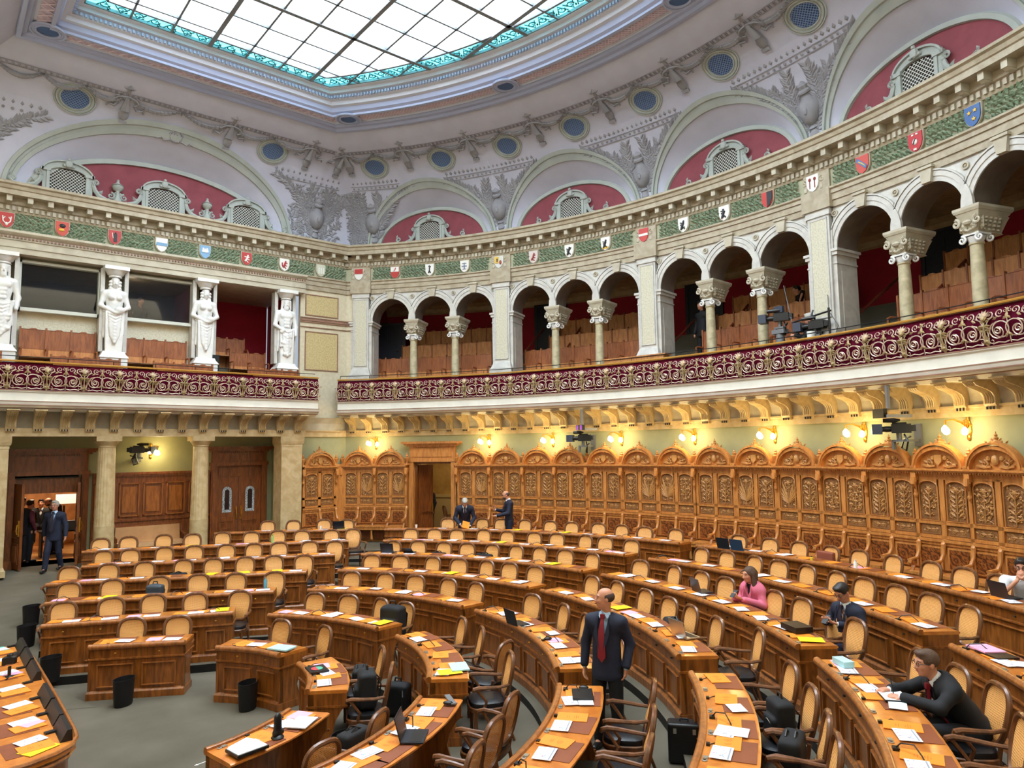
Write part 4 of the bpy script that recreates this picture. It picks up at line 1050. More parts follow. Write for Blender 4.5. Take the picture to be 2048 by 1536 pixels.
for c,l in zip((34.35,17.15,.1,-16.7),('lattice window in the first small lunette from the corner','lattice window in the second small lunette from the corner','lattice window in the third small lunette from the corner','large lattice window in the lunette at upper right')): lunette_window(ARC,c,l)
# urns between the left windows
def urn(u,label):
    P,_=LIN.fr(u,.04,10.56); B=empty('relief_urn',P,0,label,'urn','stucco urns in the left lunette')
    g=MB(); g.lathe([(.14,.0),(.10,.10),(.05,.22),(.04,.34),(.06,.38)],10,(0,-.05,0)); g.build('pedestal',ORNG,B)
    g=MB(); g.lathe([(.03,.36),(.12,.42),(.15,.50),(.12,.53),(.15,.55),(.06,.60),(.03,.66),(.04,.69),(0,.73)],10,(0,-.05,0)); g.build('bowl',ORNG,B)
    g=MB()
    for sx in (-1,1): g.scroll(sx*.16,.22,.10,1.3,R_(90),sx,.03,y=-.05,n=12); g.tube([(sx*.2,-.05,.12),(sx*.33,-.05,.04),(sx*.5,-.05,.06)],.03,5)
    g.build('side_scroll',ORNG,B)
urn(4.98,'stucco urn between the first and second lattice windows'); urn(7.36,'stucco urn between the second and third lattice windows')
# -------- cove ornaments: bead band, palmette band, garlands, torches, oculi, vases
def coP(wall,s,z,d): 
    lf=1 if wall is ARC else .85; 
    return wall.P(s,co(z)*lf+d*.75,z-d*.5)
def coT(wall,s0,z0):
    "local x along wall, z up the cove (arc length), -y off the surface"
    zs=np.linspace(10.5,13.5,200); lf=1 if wall is ARC else .85; oo=np.array([co(z) for z in zs])*lf
    ln=np.concatenate([[0],np.cumsum(np.hypot(np.diff(zs),np.diff(oo)))]); l0=float(np.interp(z0,zs,ln))
    def T(x,y,z):
        zz=float(np.interp(l0+z,ln,zs)); o=co(zz)*lf; r=RA-o
        s=s0-x/(r*PI/180) if wall is ARC else s0+x
        return wall.P(s,o-y*.75,zz+y*.6)
    return T
def band(nm,z0,st,kind):
    g=MB()
    def one(T,x):
        g.T=T
        if kind=='bead':
            g.box(x-.05,x-.03,-.03,0,-.05,.05); g.box(x-.01,x+.01,-.03,0,-.05,.05)
        else:
            g.leaf(x,.10,.13,PI/2,.8,.03,0); g.ell((x,-.01,.0),(.035,.02,.035),6)
    a=AC-.9; r=RA-co(z0)
    while a>-28: one(coT(ARC,a,z0),0) if False else None; a-=5
    for i in range(int((AC-1.0+28)/2)):
        T=coT(ARC,AC-1.3-2*i-1,z0); L=2*r*PI/180; n=max(1,int(L/st))
        for j in range(n): one(T,-L/2+L*(j+.5)/n)
        if kind!='bead': g.box(-L/2,L/2,-.02,.01,-.10,-.07); g.box(-L/2,L/2,-.02,.01,.05,.07)
        else: g.box(-L/2,L/2,-.03,.01,.05,.075); g.box(-L/2,L/2,-.03,.01,-.075,-.05); 
    ue=math.sqrt((RA-co(z0))**2-(VL-.85*co(z0))**2)-.15
    T=coT(LIN,0,z0); n=int(ue/st)
    for j in range(n): one(T,ue*(j+.5)/n)
    g.box(0,ue,-.03,.01,.05,.075); g.box(0,ue,-.03,.01,-.1 if kind!='bead' else -.075,-.05)
    g.T=None; g.build(nm,ORNB,smooth=False,kind='structure')
ZB,ZPAL=13.1,12.38
band('trim_25',ZB,.13,'bead')
# palmette band only where no arch crosses it
def palm_band():
    g=MB()
    for p in PIL:
        for q in (-4.6,-3,-1.4,.2,1.8,3.4,5.0) :
            for j in range(3):
                s=p+q-.7+j*.55
                if s<AC-1.2 and s>-27: g.T=coT(ARC,s,ZPAL); g.leaf(0,.08,.14,PI/2,.8,.03,0); g.ell((0,-.01,-.03),(.04,.02,.04),6); g.box(-.09,.09,-.02,.01,-.10,-.08); g.box(-.09,.09,-.02,.01,.03,.05)
    for i in range(30):
        u=.2+i*.19
        for uu in (u,):
            if (uu<3.2): g.T=coT(LIN,uu,ZPAL); g.leaf(0,.08,.14,PI/2,.8,.03,0); g.ell((0,-.01,-.03),(.04,.02,.04),6)
    for i in range(12):
        uu=9.2+i*.19; g.T=coT(LIN,uu,ZPAL); g.leaf(0,.08,.14,PI/2,.8,.03,0); g.ell((0,-.01,-.03),(.04,.02,.04),6); g.box(-.09,.09,-.02,.01,-.10,-.08)
    g.T=None; g.build('trim_26',ORN,smooth=False,kind='structure')
palm_band()
def torch(wall,s,nm='trim_27'):
    g=MB(coT(wall,s,ZB)); 
    g.tube([(0,-.03,-.08),(0,-.04,-.35),(0,-.05,-.52)],[.05,.085,.13],6); g.ell((0,-.05,-.64),(.13,.06,.17),8); g.box(-.10,.10,-.06,0,-.88,-.80); g.ell((0,-.05,-.42),(.08,.05,.05),8)
    for a in (-.5,-.2,.2,.5): g.tube([(0,-.03,-.08),(math.sin(a)*.14,-.04,-.34)],.02,4)
    g.box(-.04,.04,-.04,0,.07,.17); g.leaf(0,.14,.2,PI/2,.9,.05,-.01); g.leaf(-.02,.2,.14,PI*.9,.6,.04); g.leaf(.02,.2,.14,PI*.1,.6,.04)
    for sx in (-1,1):
        g.tube([(0,-.03,-.06),(sx*.20,-.04,-.12),(sx*.30,-.04,-.24),(sx*.20,-.04,-.32),(sx*.27,-.04,-.44),(sx*.42,-.04,-.40),(sx*.44,-.04,-.50)],[.035,.045,.045,.045,.04,.035,.02],4)
        g.scroll(sx*.20,-.15,.10,1.2,R_(90),-sx,.028,y=-.04,n=9)
    g.T=None; g.build(nm,ORN,kind='structure')
def swag(wall,s0,s1):
    k=((RA-co(ZB))*PI/180) if wall is ARC else 1; L=abs(s1-s0)*k; g=MB(coT(wall,(s0+s1)/2,ZB)); n=14; rnd=random.Random(3)
    for h0,h1 in ((-L/2,0),(0,L/2)):
        for i in range(n+1):
            t=i/n; x=h0+(h1-h0)*t; z=-.08-.24*math.sin(PI*t); r=.032+.032*math.sin(PI*t)
            g.ell((x,-.03,z),(r*1.5,r*1.2,r*1.25),6); 
            if i%2: g.leaf(x,z,.09,rnd.uniform(0,6),.6,.03,-.03)
    g.ell((0,-.03,-.10),(.05,.03,.05),6); g.leaf(0,-.10,.14,-PI/2,.5,.03,-.02)
    g.T=None; g.build('trim_28',ORN,kind='structure')
def oculus(wall,s,label,z=12.86,r=.30):
    T=coT(wall,s,z); P=T(0,0,0); B=empty('round_vent_window',P,0,label,'vent','round blue grilles in the ceiling cove')
    inv=Vector(P)
    def TL(x,y,zz): p=T(x,y,zz); return (p[0]-inv.x,p[1]-inv.y,p[2]-inv.z)
    g=MB(TL); 
    pts=[(r*1.12*math.cos(2*PI*i/24),-.012,r*math.sin(2*PI*i/24)) for i in range(24)]; g.add(pts+[(0,-.012,0)],[(i,(i+1)%24,24) for i in range(24)]); g.build('blue_backing',BLUEG,B,smooth=False)
    g=MB(TL)
    for q,rr_ in ((1.0,.022),(1.22,.03),(1.38,.02)): g.tube([(r*q*1.12*math.cos(2*PI*i/28),-.02,r*q*math.sin(2*PI*i/28)) for i in range(28)],rr_,5,closed=True)
    n=28; vs=[(r*q*1.12*math.cos(2*PI*i/n),-.015,r*q*math.sin(2*PI*i/n)) for q in (1.0,1.38) for i in range(n)]; g.add(vs,[(i,(i+1)%n,n+(i+1)%n,n+i) for i in range(n)])
    g.build('oculus_frame',ORNG,B)
    g=MB(TL); st=.075
    for sg in (-1,1):
        c=-r*2
        while c<r*2:
            seg=[(x,-.025,c+sg*x) for x in np.linspace(-r*1.1,r*1.1,25) if (x/(r*1.12))**2+((c+sg*x)/r)**2<1]
            if len(seg)>1: g.tube([seg[0],seg[-1]],.008,3)
            c+=st
    g.build('lattice',mat('blue_lattice',(118,142,180),rough=.7),B,smooth=False)
OCA=[39.5,31.0,22.6,14.2,5.7,-2.7,-11.1,-19.5]
for i,a in enumerate(OCA): oculus(ARC,a,'round blue grille in the curved cove, %s from the left corner'%nm[i])
for i,a in enumerate(OCA+[-27.9]):
    torch(ARC,a+4.2 if a+4.2<43 else 42.6)
aa=[42.6]+[a-4.2 for a in OCA]
for p,q in zip(aa,aa[1:]): swag(ARC,p,q)
for u in (1.15,5.08-.2,7.6,10.05,12.0-.9): 
    if u<11.2: torch(LIN,u)
torch(LIN,2.5) if False else None
for p,q in ((1.15,4.88),(4.88,7.6),(7.6,10.05)): 
    mid=(p+q)/2
    if p<2: swag(LIN,1.15,3.0); swag(LIN,3.0,4.88)
    else: swag(LIN,p,q)
torch(LIN,3.0) if False else None
oculus(LIN,3.75,'round blue grille in the cove above the left edge of the left lunette'); oculus(LIN,8.95,'round blue grille in the left cove near the corner')
# wreath medallion on the left cove
g=MB(coT(LIN,6.25,12.62)); 
for i in range(22): a=2*PI*i/22; g.leaf(.17*math.cos(a),.17*math.sin(a),.13,a+1.9,.7,.04,-.02); g.ell((.17*math.cos(a),-.02,.17*math.sin(a)),(.04,.03,.04),5)
g.scroll(0,.04,.07,1.1,R_(90),1,.02,y=-.02); g.scroll(0,-.04,.06,1.1,R_(-90),1,.02,y=-.02)
for sx in (-1,1): g.tube([(sx*.15,-.03,-.12),(sx*.3,-.03,-.18),(sx*.36,-.03,-.1),(sx*.48,-.03,-.16)],.028,4)
g.T=None; g.build('trim_29',ORN,kind='structure')
# vases with branches in the spandrels between the lunettes
def spandrel(wall,s,hw,zap,dense=1,sides=(-1,1)):
    T=coT(wall,s,10.62); g=MB(T)
    g.lathe([(.05,.05),(.13,.16),(.08,.30),(.13,.34),(.07,.40),(.20,.52),(.27,.74),(.25,.92),(.12,1.05),(.10,1.12),(.16,1.15),(.17,1.2),(.12,1.24),(.14,1.32),(.02,1.42)],10,(0,.02,0))
    g.ell((0,-.22,.80),(.07,.06,.09),8)
    for k in range(7): a=-1.2+k*.4; g.tube([(.24*math.sin(a),-.2*math.cos(a),.72),(.13*math.sin(a),-.13*math.cos(a),.52)],.016,4)
    rnd=random.Random(int(abs(s)*7)+3)
    for sx in sides:
        for (p0,p1,p2) in (((.10,.30),(.42,.95),(.34,1.55)),((.14,.5),(.6,1.1),(1.15,1.72)),((.2,.55),(.45,.85),(.72,1.5)),((.2,.8),(.3,1.3),(.25,1.7)),((.1,.2),(.32,.7),(.5,1.35)),((.3,1.0),(.8,1.5),(1.6,1.9))):
            for i in range(16):
                t=(i+.5)/16; x=(1-t)**2*p0[0]+2*t*(1-t)*p1[0]+t*t*p2[0]; z=(1-t)**2*p0[1]+2*t*(1-t)*p1[1]+t*t*p2[1]
                an=math.atan2(2*(1-t)*(p1[1]-p0[1])+2*t*(p2[1]-p1[1]),2*(1-t)*(p1[0]-p0[0])+2*t*(p2[0]-p1[0]))
                for dd in (-.75,.75):
                    aa=an+dd*rnd.uniform(.8,1.2); g.leaf(sx*x+rnd.uniform(-.02,.02),z+rnd.uniform(-.02,.02),rnd.uniform(.17,.25),aa if sx>0 else PI-aa,.5,.035,-.01)
    g.T=None; g.build('trim_30',ORN,kind='structure')
for p in PIL[1:]: spandrel(ARC,p,0,0)
spandrel(ARC,41.2,0,0,sides=(-1,1)); spandrel(LIN,10.8,0,0); spandrel(LIN,1.6,0,0)
# dense foliage relief filling the corner
def foliage():
    rnd=random.Random(11); g=MB()
    for wall,s0,s1 in ((LIN,9.9,11.6),(ARC,44.0,42.0)):
        for i in range(520):
            s=rnd.uniform(s0,s1); z=rnd.uniform(10.6,12.2)
            if wall is LIN and ((s-6.17)/3.85)**2+((z-10.5)/1.95)**2<1: continue
            T=coT(wall,s,z); g.T=T; g.leaf(0,0,.18,rnd.uniform(0,6.28),.45,.04,-.01)
            if i%5==0: g.scroll(0,0,.10,1.1,rnd.uniform(0,6),1,.016,y=-.01,n=8,seg=3)
    g.T=None; g.build('trim_31',ORN,kind='structure')
foliage()
# ================================================================ LEFT GALLERY
m=MB()
# caryatid entablature
sweep(m,LIN,[(-.35,8.76),(.24,8.76),(.24,8.90),(.27,8.91),(.27,9.08),(.30,9.09),(.30,9.18),(.36,9.22),(.40,9.26),(.40,9.32),(.0,9.34),(-.35,9.34)],-.2,10.42,closed=True,n=1); m.build('trim_32',STONE,ang=20,kind='structure')
g=MB()
for i in range(130): g.box(-.1+i*.081,-.06+i*.081,VL-.345,VL-.30,9.13,9.175)
g.build('trim_33',BROWNM,smooth=False,kind='structure')
# corner wall with panels
m=MB(); m.box(10.36,UC+.02,VL,VL+.15,4.3,9.0); sweep(m,ARC,[(0,4.3),(0,9.0)],AC,43.6,n=1,caps=False); m.build('wall_left',CREAM,smooth=False,kind='structure')
m=MB()
for u0,u1,z0,z1 in ((10.55,11.65,8.12,8.77),(10.55,11.65,6.32,7.54)):
    m.box(u0,u1,VL-.012,VL,z0,z1)
m.build('trim_34',mat('stippled_tan_panel',(198,180,132),(178,158,110),rough=.6,ns=24,lo=.4,hi=.6),smooth=False,kind='structure')
m=MB()
for u0,u1,z0,z1 in ((10.55,11.65,8.12,8.77),(10.55,11.65,6.32,7.54)):
    for a,b,c,d in ((u0-.03,u0,z0-.03,z1+.03),(u1,u1+.03,z0-.03,z1+.03),(u0,u1,z0-.03,z0),(u0,u1,z1,z1+.03)): m.box(a,b,VL-.03,VL,c,d)
m.build('trim_35',BROWNM,smooth=False,kind='structure')
m=MB(); 
for a,b in ((7.86,7.89),(7.91,7.98),(8.0,8.03),(7.70,7.72)):
    sweep(m,LIN,[(0,a),(.04,a),(.04,b),(0,b)],10.36,UC,n=1,closed=True); sweep(m,ARC,[(0,a),(.04,a),(.04,b),(0,b)],AC,43.6,n=1,closed=True)
m.build('trim_36',BROWNM,smooth=False,kind='structure')
# gallery behind: floor, booth wall, red room
m=MB(); m.box(-.3,10.4,VL-.35,15.0,5.55,5.62); m.build('floor',CARP,smooth=False,kind='structure')
m=MB(); m.box(-.3,10.4,VL+.0,15.2,8.78,8.9); m.build('ceiling',STONE,smooth=False,kind='structure')
VBW=12.06
m=MB()
for u0,u1,z0,z1 in ((-.3,2.80,5.6,8.8),(2.8,7.15,8.68,8.8),(2.8,7.15,5.6,7.36),(4.70,5.28,7.36,8.68),(7.12,7.35,5.6,8.8)): m.box(u0,u1,VBW,VBW+.15,z0,z1)
m.build('wall_left',CREAM,smooth=False,kind='structure')
m=MB()
for u0,u1 in ((2.78,4.75),(5.22,7.10)): 
    m.box(u0,u1,VBW-.02,VBW,6.0,7.18)
m.build('trim_37',SCAG,smooth=False,kind='structure')
m=MB(); m.box(7.3,7.4,VBW,15,5.6,8.8); m.box(7.35,10.3,14.6,14.75,5.6,8.8); m.add([(10.05,VL+.35,5.6),(10.35,14.65,5.6),(10.35,14.65,8.8),(10.05,VL+.35,8.8)],[(0,1,2,3)]); m.build('wall_left',REDW,smooth=False,kind='structure')
m=MB(); m.box(-.3,7.3,14.8,14.9,5.6,8.8); m.build('wall_left',mat('booth_dark_wall',(40,44,52),rough=.8),smooth=False,kind='structure')
for u0,u1,l in ((2.83,4.72,'large dark window of the interpreters booth at the left edge'),(5.26,7.13,'dark window of the interpreters booth with a seated person')):
    B=empty('booth_window',((u0+u1)/2,VBW-.06,7.36),0,l,'window')
    w=(u1-u0)/2; g=MB()
    for a,b,c,d in ((-w,w,0,.09),(-w,w,1.26,1.32),(-w,-w+.07,0,1.32),(w-.09,w,0,1.32)): g.box(a,b,-.16,.08,c,d)
    g.build('window_frame',mat('booth_frame',(200,202,192),rough=.5),B,smooth=False)
    g=MB(); g.box(-w+.06,w-.08,.0,.012,.08,1.27); g.build('window_pane',WGL,B,smooth=False)
# caryatids ------------------------------------------------------
def caryatid(u,label,male,lean):
    B=empty('caryatid_statue',(u,VL-.10,5.62),0,label,'statue','white marble herm statues carrying the entablature')
    g=MB(); g.box(-.33,.33,-.26,.26,0,.62,taper=(.0,.0)); g.box(-.36,.36,-.29,.29,.62,.70,taper=(.05,.05)); g.box(-.30,.30,-.23,.23,.70,.80,taper=(.04,.04)); g.build('pedestal',MARB,B)
    g=MB(); g.box(-.20,.20,-.16,.18,.80,1.9,taper=(-.03,-.02)); g.build('herm_shaft',MARB,B)
    z0=1.20; P=[]
    A=lambda x,y,z:(x,y,z0+z)
    fl=((0,1,0),1.35)
    P+=[cap(A(0,0,.55),A(0,0,.20),.20,.16,fl,.06),cap(A(0,0,.55),A(0,0,.92),.20,.17,fl,.06),cap(A(0,-.02,.95),A(0,-.02,1.15),.20,.20,fl,.06),cap(A(-.22,0,1.22),A(.22,0,1.22),.09,.09,None,.08),cap(A(0,0,1.25),A(0,-.02,1.4),.075,.07,None,.05)]
    if male: P+=[ell(A(-.09,-.14,1.12),(.11,.05,.08),None,.04),ell(A(.09,-.14,1.12),(.11,.05,.08),None,.04)]+[ell(A(sx*.05,-.16,.98-.10*i),(.05,.025,.045),None,.02) for i in range(3) for sx in(-1,1)]
    else: P+=[ell(A(-.09,-.15,1.08),(.08,.08,.08),None,.03),ell(A(.09,-.15,1.08),(.08,.08,.08),None,.03)]
    hP,hp,HR=head_prims(A(0,-.06,1.50),lean*.25,.12,1.25); P+=hP
    if male: P+=[ell(hp(0,-.06,-.10),(.075,.06,.09),None,.03)]+[cap(hp(sx*.09,.0,.08),hp(sx*.11,-.0,-.12),.045,.03,None,.03) for sx in(-1,1)]+[ell(hp(0,.0,.08),(.105,.11,.07),None,.03)]
    else: P+=[ell(hp(sx*.09,.0,.02-.07*i),(.05,.06,.045),None,.02) for sx in(-1,1) for i in range(3)]+[ell(hp(0,.01,.07),(.105,.12,.07),None,.02)]
    # arms
    if male:
        P+=[cap(A(-.26,0,1.2),A(-.34,-.03,.82),.085,.065,None,.05),cap(A(-.34,-.03,.82),A(-.16,-.20,.66),.065,.045,None,.04),ell(A(-.12,-.22,.64),(.06,.04,.05),None,.03),cap(A(.26,0,1.2),A(.34,0,.82),.085,.065,None,.05),cap(A(.34,0,.82),A(.30,-.12,.52),.065,.05,None,.04)]
    else:
        P+=[cap(A(-.25,0,1.2),A(-.33,-.02,.86),.075,.06,None,.05),cap(A(-.33,-.02,.86),A(-.02,-.24,.66),.06,.042,None,.04),ell(A(.03,-.26,.65),(.07,.05,.04),None,.03),cap(A(.25,0,1.2),A(.34,-.03,.86),.075,.06,None,.05),cap(A(.34,-.03,.86),A(.10,-.24,.68),.06,.042,None,.04),ell(A(.10,-.25,.74),(.13,.08,.09),None,.04)]
    # drapery folds sagging around the hips and ending in a point
    rnd=random.Random(int(u*10))
    for i in range(9):
        zz=.62-.075*i; w=.24-.012*i; dp=.05+.03*i
        pts=[(-w,-.02,zz+.10),(-w*.6,-.17,zz+.02),(0,-.22,zz-dp*.6),(w*.6,-.17,zz+.02),(w,-.02,zz+.10)]
        for p,q in zip(pts,pts[1:]): P.append(cap(A(*p),A(*q),.034,.034,None,.03))
    P.append(cap(A(0,-.10,.25),A(.02,-.14,-.22),.17,.04,fl,.05)); P.append(cap(A(-.2,-.02,.6),A(-.24,-.02,.0),.06,.03,None,.04)); P.append(cap(A(.2,-.02,.6),A(.24,-.02,.1),.06,.03,None,.04))
    if male:
        for i in range(16): P.append(ell(A(rnd.uniform(-.2,.2),-.18,rnd.uniform(-.15,.6)),(.06,.06,.05),None,.03))
    solid('figure',P,.016,MARB,B)
    g=MB(); g.lathe([(.12,2.84),(.17,2.86),(.15,2.90),(.20,2.93),(.23,3.0),(.26,3.04)],14,(0,-.03,0)); g.box(-.30,.30,-.30,.22,3.04,3.14); g.build('capital',MARB,B)
    g=MB(); g.box(-.34,-.24,.0,.3,.8,3.1); g.box(.24,.34,.0,.3,.8,3.1); g.build('backing_pier',GREYST,B,smooth=False)
caryatid(2.50,'bearded male marble statue at the left edge of the gallery',True,.4)
caryatid(5.00,'marble statue of a woman holding a bundle, between the two booth windows',False,-.1)
caryatid(7.37,'marble statue of a woman in draped robe, right of the second booth window',False,.2)
caryatid(9.82,'bearded male marble statue nearest the corner of the gallery',True,-.7)
# gallery benches
def gallery_bench(P,rz,n,w,zf,h,label,slat=True,grp='gallery benches',pm=None,T=None,arms=True):
    B=empty('gallery_bench',P,rz,label,'bench',grp); L=n*w
    for i in range(n):
        x=-L/2+w*i
        g=MB(); g.box(x+.02,x+w-.02,-.02,.02,zf+h*.55,zf+h-.03,0); g.prism([(x+.02,zf+h-.04),(x+w*.3,zf+h-.04),(x+w*.42,zf+h),(x+w*.58,zf+h),(x+w*.7,zf+h-.04),(x+w-.02,zf+h-.04)],-.03,.02)
        g.build('backrest',pm or W_gal,B,smooth=False)
    if slat:
        g=MB()
        k=int(L/.13)
        for i in range(k): g.box(-L/2+L*i/k+.004,-L/2+L*(i+1)/k-.004,-.015,.015,zf+.06,zf+h*.54)
        g.box(-L/2,L/2,-.012,.012,zf+.0,zf+h*.55); g.build('slatted_back',W_gal2,B,smooth=False)
    g=MB()
    for i in range(n+1):
        x=-L/2+w*i; g.box(x-.02,x+.02,-.04,.03,zf,zf+h+.02)
    g.build('post',W_gal,B,smooth=False)
    g=MB(); g.box(-L/2,L/2,-.44,-.03,zf+.40,zf+.44); g.build('seat',W_gal2,B,smooth=False)
    if arms:
        for i in range(n+1):
            x=-L/2+w*i; g=MB(); g.tube([(x,-.03,zf+.66),(x,-.30,zf+.66),(x,-.38,zf+.63),(x,-.36,zf+.42)],.022,5); g.build('armrest',W_gal,B)
    return B
gallery_bench((3.78,VBW-.12,0),0,3,.56,5.72,1.22,'gallery bench under the left booth window')
gallery_bench((6.10,VBW-.12,0),0,3,.56,5.72,1.18,'gallery bench under the second booth window')
for u,n_,l in ((1.75,3,'low front bench at the left edge of the gallery'),(4.35,3,'low front bench between the first two statues'),(6.75,3,'low front bench before the third statue'),(9.35,3,'low front bench before the corner statue')):
    gallery_bench((u,VL-.42,0),0,n_,.52,5.5,.70,l,slat=False,arms=False)
gallery_bench((8.25,13.3,0),0,3,.55,6.3,1.05,'third bench row in the red walled bay')
gallery_bench((8.95,12.55,0),0,2,.55,5.8,1.02,'second bench row in the red walled bay')
m=MB(); m.box(7.4,10.2,12.7,14.6,5.6,6.3); m.build('floor',CARP,smooth=False,kind='structure')
m=MB(); m.box(2.9,7.25,VBW+.2,14.7,6.88,6.95); m.build('floor',CARP,smooth=False,kind='structure')
B=empty('black_monitor_box',(7.62,VL-.05,5.62),0,'black monitor box standing among the gallery benches','monitor'); g=MB(); g.box(-.17,.17,-.15,.15,.45,.92); g.build('housing',BLK,B,smooth=False); g=MB(); g.box(-.03,.03,-.03,.03,0,.45); g.box(-.15,.15,-.12,.12,0,.03); g.build('stand',BLK,B,smooth=False)
# red room door
B=empty('gallery_door',(7.60,14.58,6.3),0,'dark door in the red walled bay','door'); g=MB(); g.box(-.15,.35,-.04,.0,0,2.2); g.build('door_leaf',mat('dark_door_paint',(30,38,52),rough=.5),B,smooth=False); g=MB(); g.box(.35,.42,-.07,0,0,2.28); g.box(-.15,.42,-.07,0,2.2,2.28); g.build('door_frame',mat('dark_door_frame',(48,50,58),rough=.5),B,smooth=False)
# ================================================================ CURVED GALLERY behind the arcade
GD=-4.1
for (o0,o1,z) in ((-.9,-1.9,5.9),(-1.9,-2.9,6.5),(-2.9,GD,7.15)):
    m=MB(); sweep(m,ARC,[(o0,z-.65),(o0,z),(o1,z)],43,-40,caps=False); m.build('floor',CARP,smooth=False,kind='structure')
m=MB(); sweep(m,ARC,[(GD,5),(GD,9.15)],46,-42,caps=False)
for a in (43.8,-36): m.add([ARC.P(a,-.7,5),ARC.P(a,GD,5),ARC.P(a,GD,9.3),ARC.P(a,-.7,9.3)],[(0,1,2,3)])
m.build('wall_back',REDW,smooth=False,kind='structure')
m=MB(); sweep(m,ARC,[(GD,8.95),(GD+.08,9.0),(GD+.1,9.15),(GD+.3,9.25),(-.7,9.3)],46,-42,caps=False); m.build('ceiling',LIME,smooth=False,kind='structure')
m=MB(); sweep(m,ARC,[(-.72,9.0),(-.72,9.32),(0,9.32)],44,-36,caps=False); m.build('ceiling',STONE,smooth=False,kind='structure')
DDP=mat('dark_door_paint',(30,38,52)); DDF=mat('dark_door_frame',(48,50,58))
bn=['first','second','third','fourth']
for i,c in enumerate(BAYS):
    # door at the top left of each bay
    P,rz=ARC.fr(c+(8.0,8.3,9.4,6.6)[i],(-2.4 if i==0 else GD+.02),(6.5 if i==0 else 7.15)); B=empty('gallery_door',P,rz,'dark panelled door at the back of the %s arcade bay'%bn[i],'door')
    g=MB(); g.box(-.55,.55,-.05,0,0,1.80)
    for zz in (.1,.95): g.box(-.32,-.04,-.07,-.05,zz,zz+.68); g.box(.04,.32,-.07,-.05,zz,zz+.68)
    g.build('door_leaf',DDP,B,smooth=False)
    g=MB(); g.box(-.65,-.55,-.09,0,0,1.85); g.box(.55,.65,-.09,0,0,1.85); g.box(-.65,.65,-.09,0,1.78,1.86); g.build('door_frame',DDF,B,smooth=False)
    g=MB(); g.tube([(.38,-.06,.82),(.38,-.11,.82),(.30,-.11,.82)],.012,5); g.build('handle',BRASS,B)
    # stair flight behind the left arch
    if i>=1:
        P,rz=ARC.fr(c+5.9,0,0); B=empty('gallery_stair',P,rz,'grey carpeted stair flight behind the left arch of the %s bay'%bn[i],'stairs')
        for k in range(8):
            g=MB(); g.box(-.62,.62,.80+.32*k,1.12+.32*k,5.6,5.78+.19*k); g.build('step',CARP,B,smooth=False)
        g=MB(); g.tube([(-.70,.1,6.15),(-.70,.55,6.35),(-.70,3.0,7.9)],.035,6); g.build('handrail',mat('mahogany',(112,44,26),rough=.35,coat=.4),B)
        g=MB(); g.tube([(.72,1.6,6.9),(.72,3.0,7.85),(.72,3.35,7.85)],.035,6); 
        for k in range(7): g.lathe([(.02,0),(.03,.1),(.015,.3),(.03,.45),(.015,.7)],6,(.72,1.75+.22*k,6.25+.15*k))
        g.box(.67,.77,3.3,3.4,7.1,8.0); g.ell((.72,3.35,8.08),(.06,.06,.08),8); g.build('balustrade',mat('mahogany_red',(120,46,28),rough=.4),B)
    # benches
    for r,(o,zf,h) in enumerate(((-.95,5.72,1.14),(-1.95,6.32,1.12),(-2.95,7.0,1.12))):
        if r==0:
            segs=[(0,8.6,-5.6)] if i<1 else ([(0,7.4,-5.6)] if i==1 else [(0,5.0,-5.8)])
        else: segs=[(0,5.2 if i>1 else 6.0,-4.4)]
        for _,a0,a1 in segs:
            rr=RA-o; L=abs(a1-a0)*rr*PI/180; n=max(2,round(L/.56)); parts_=max(1,n//4)
            step=(a0-a1)/n; 
            # split a row in straight groups of up to 4 seats
            k=0; gi=0
            while k<n:
                q=min(4,n-k) if n-k!=5 else 3
                am=a0-step*(k+q/2); P,rz=ARC.fr(c+am,o,0)
                gallery_bench(P,rz,q,step*rr*PI/180,zf,h,'%s row bench behind the %s arcade bay, %s group from its left'%(['front','middle','rear'][r],bn[i],nm[gi]),pm=W_gal if r==0 else W_gal2,arms=r==0)
                k+=q; gi+=1
# low wooden box between bays 2 and 3
P,rz=ARC.fr(9.9,.35,5.62); B=empty('front_desk_box',P,rz,'light wooden desk box on the balcony before the third pilaster','box'); g=MB(); g.box(-.95,.95,-.05,.25,0,.50); g.box(-1.0,1.0,-.08,.28,.50,.54); g.build('carcass',W_gal2,B,smooth=False)
ZF=.70
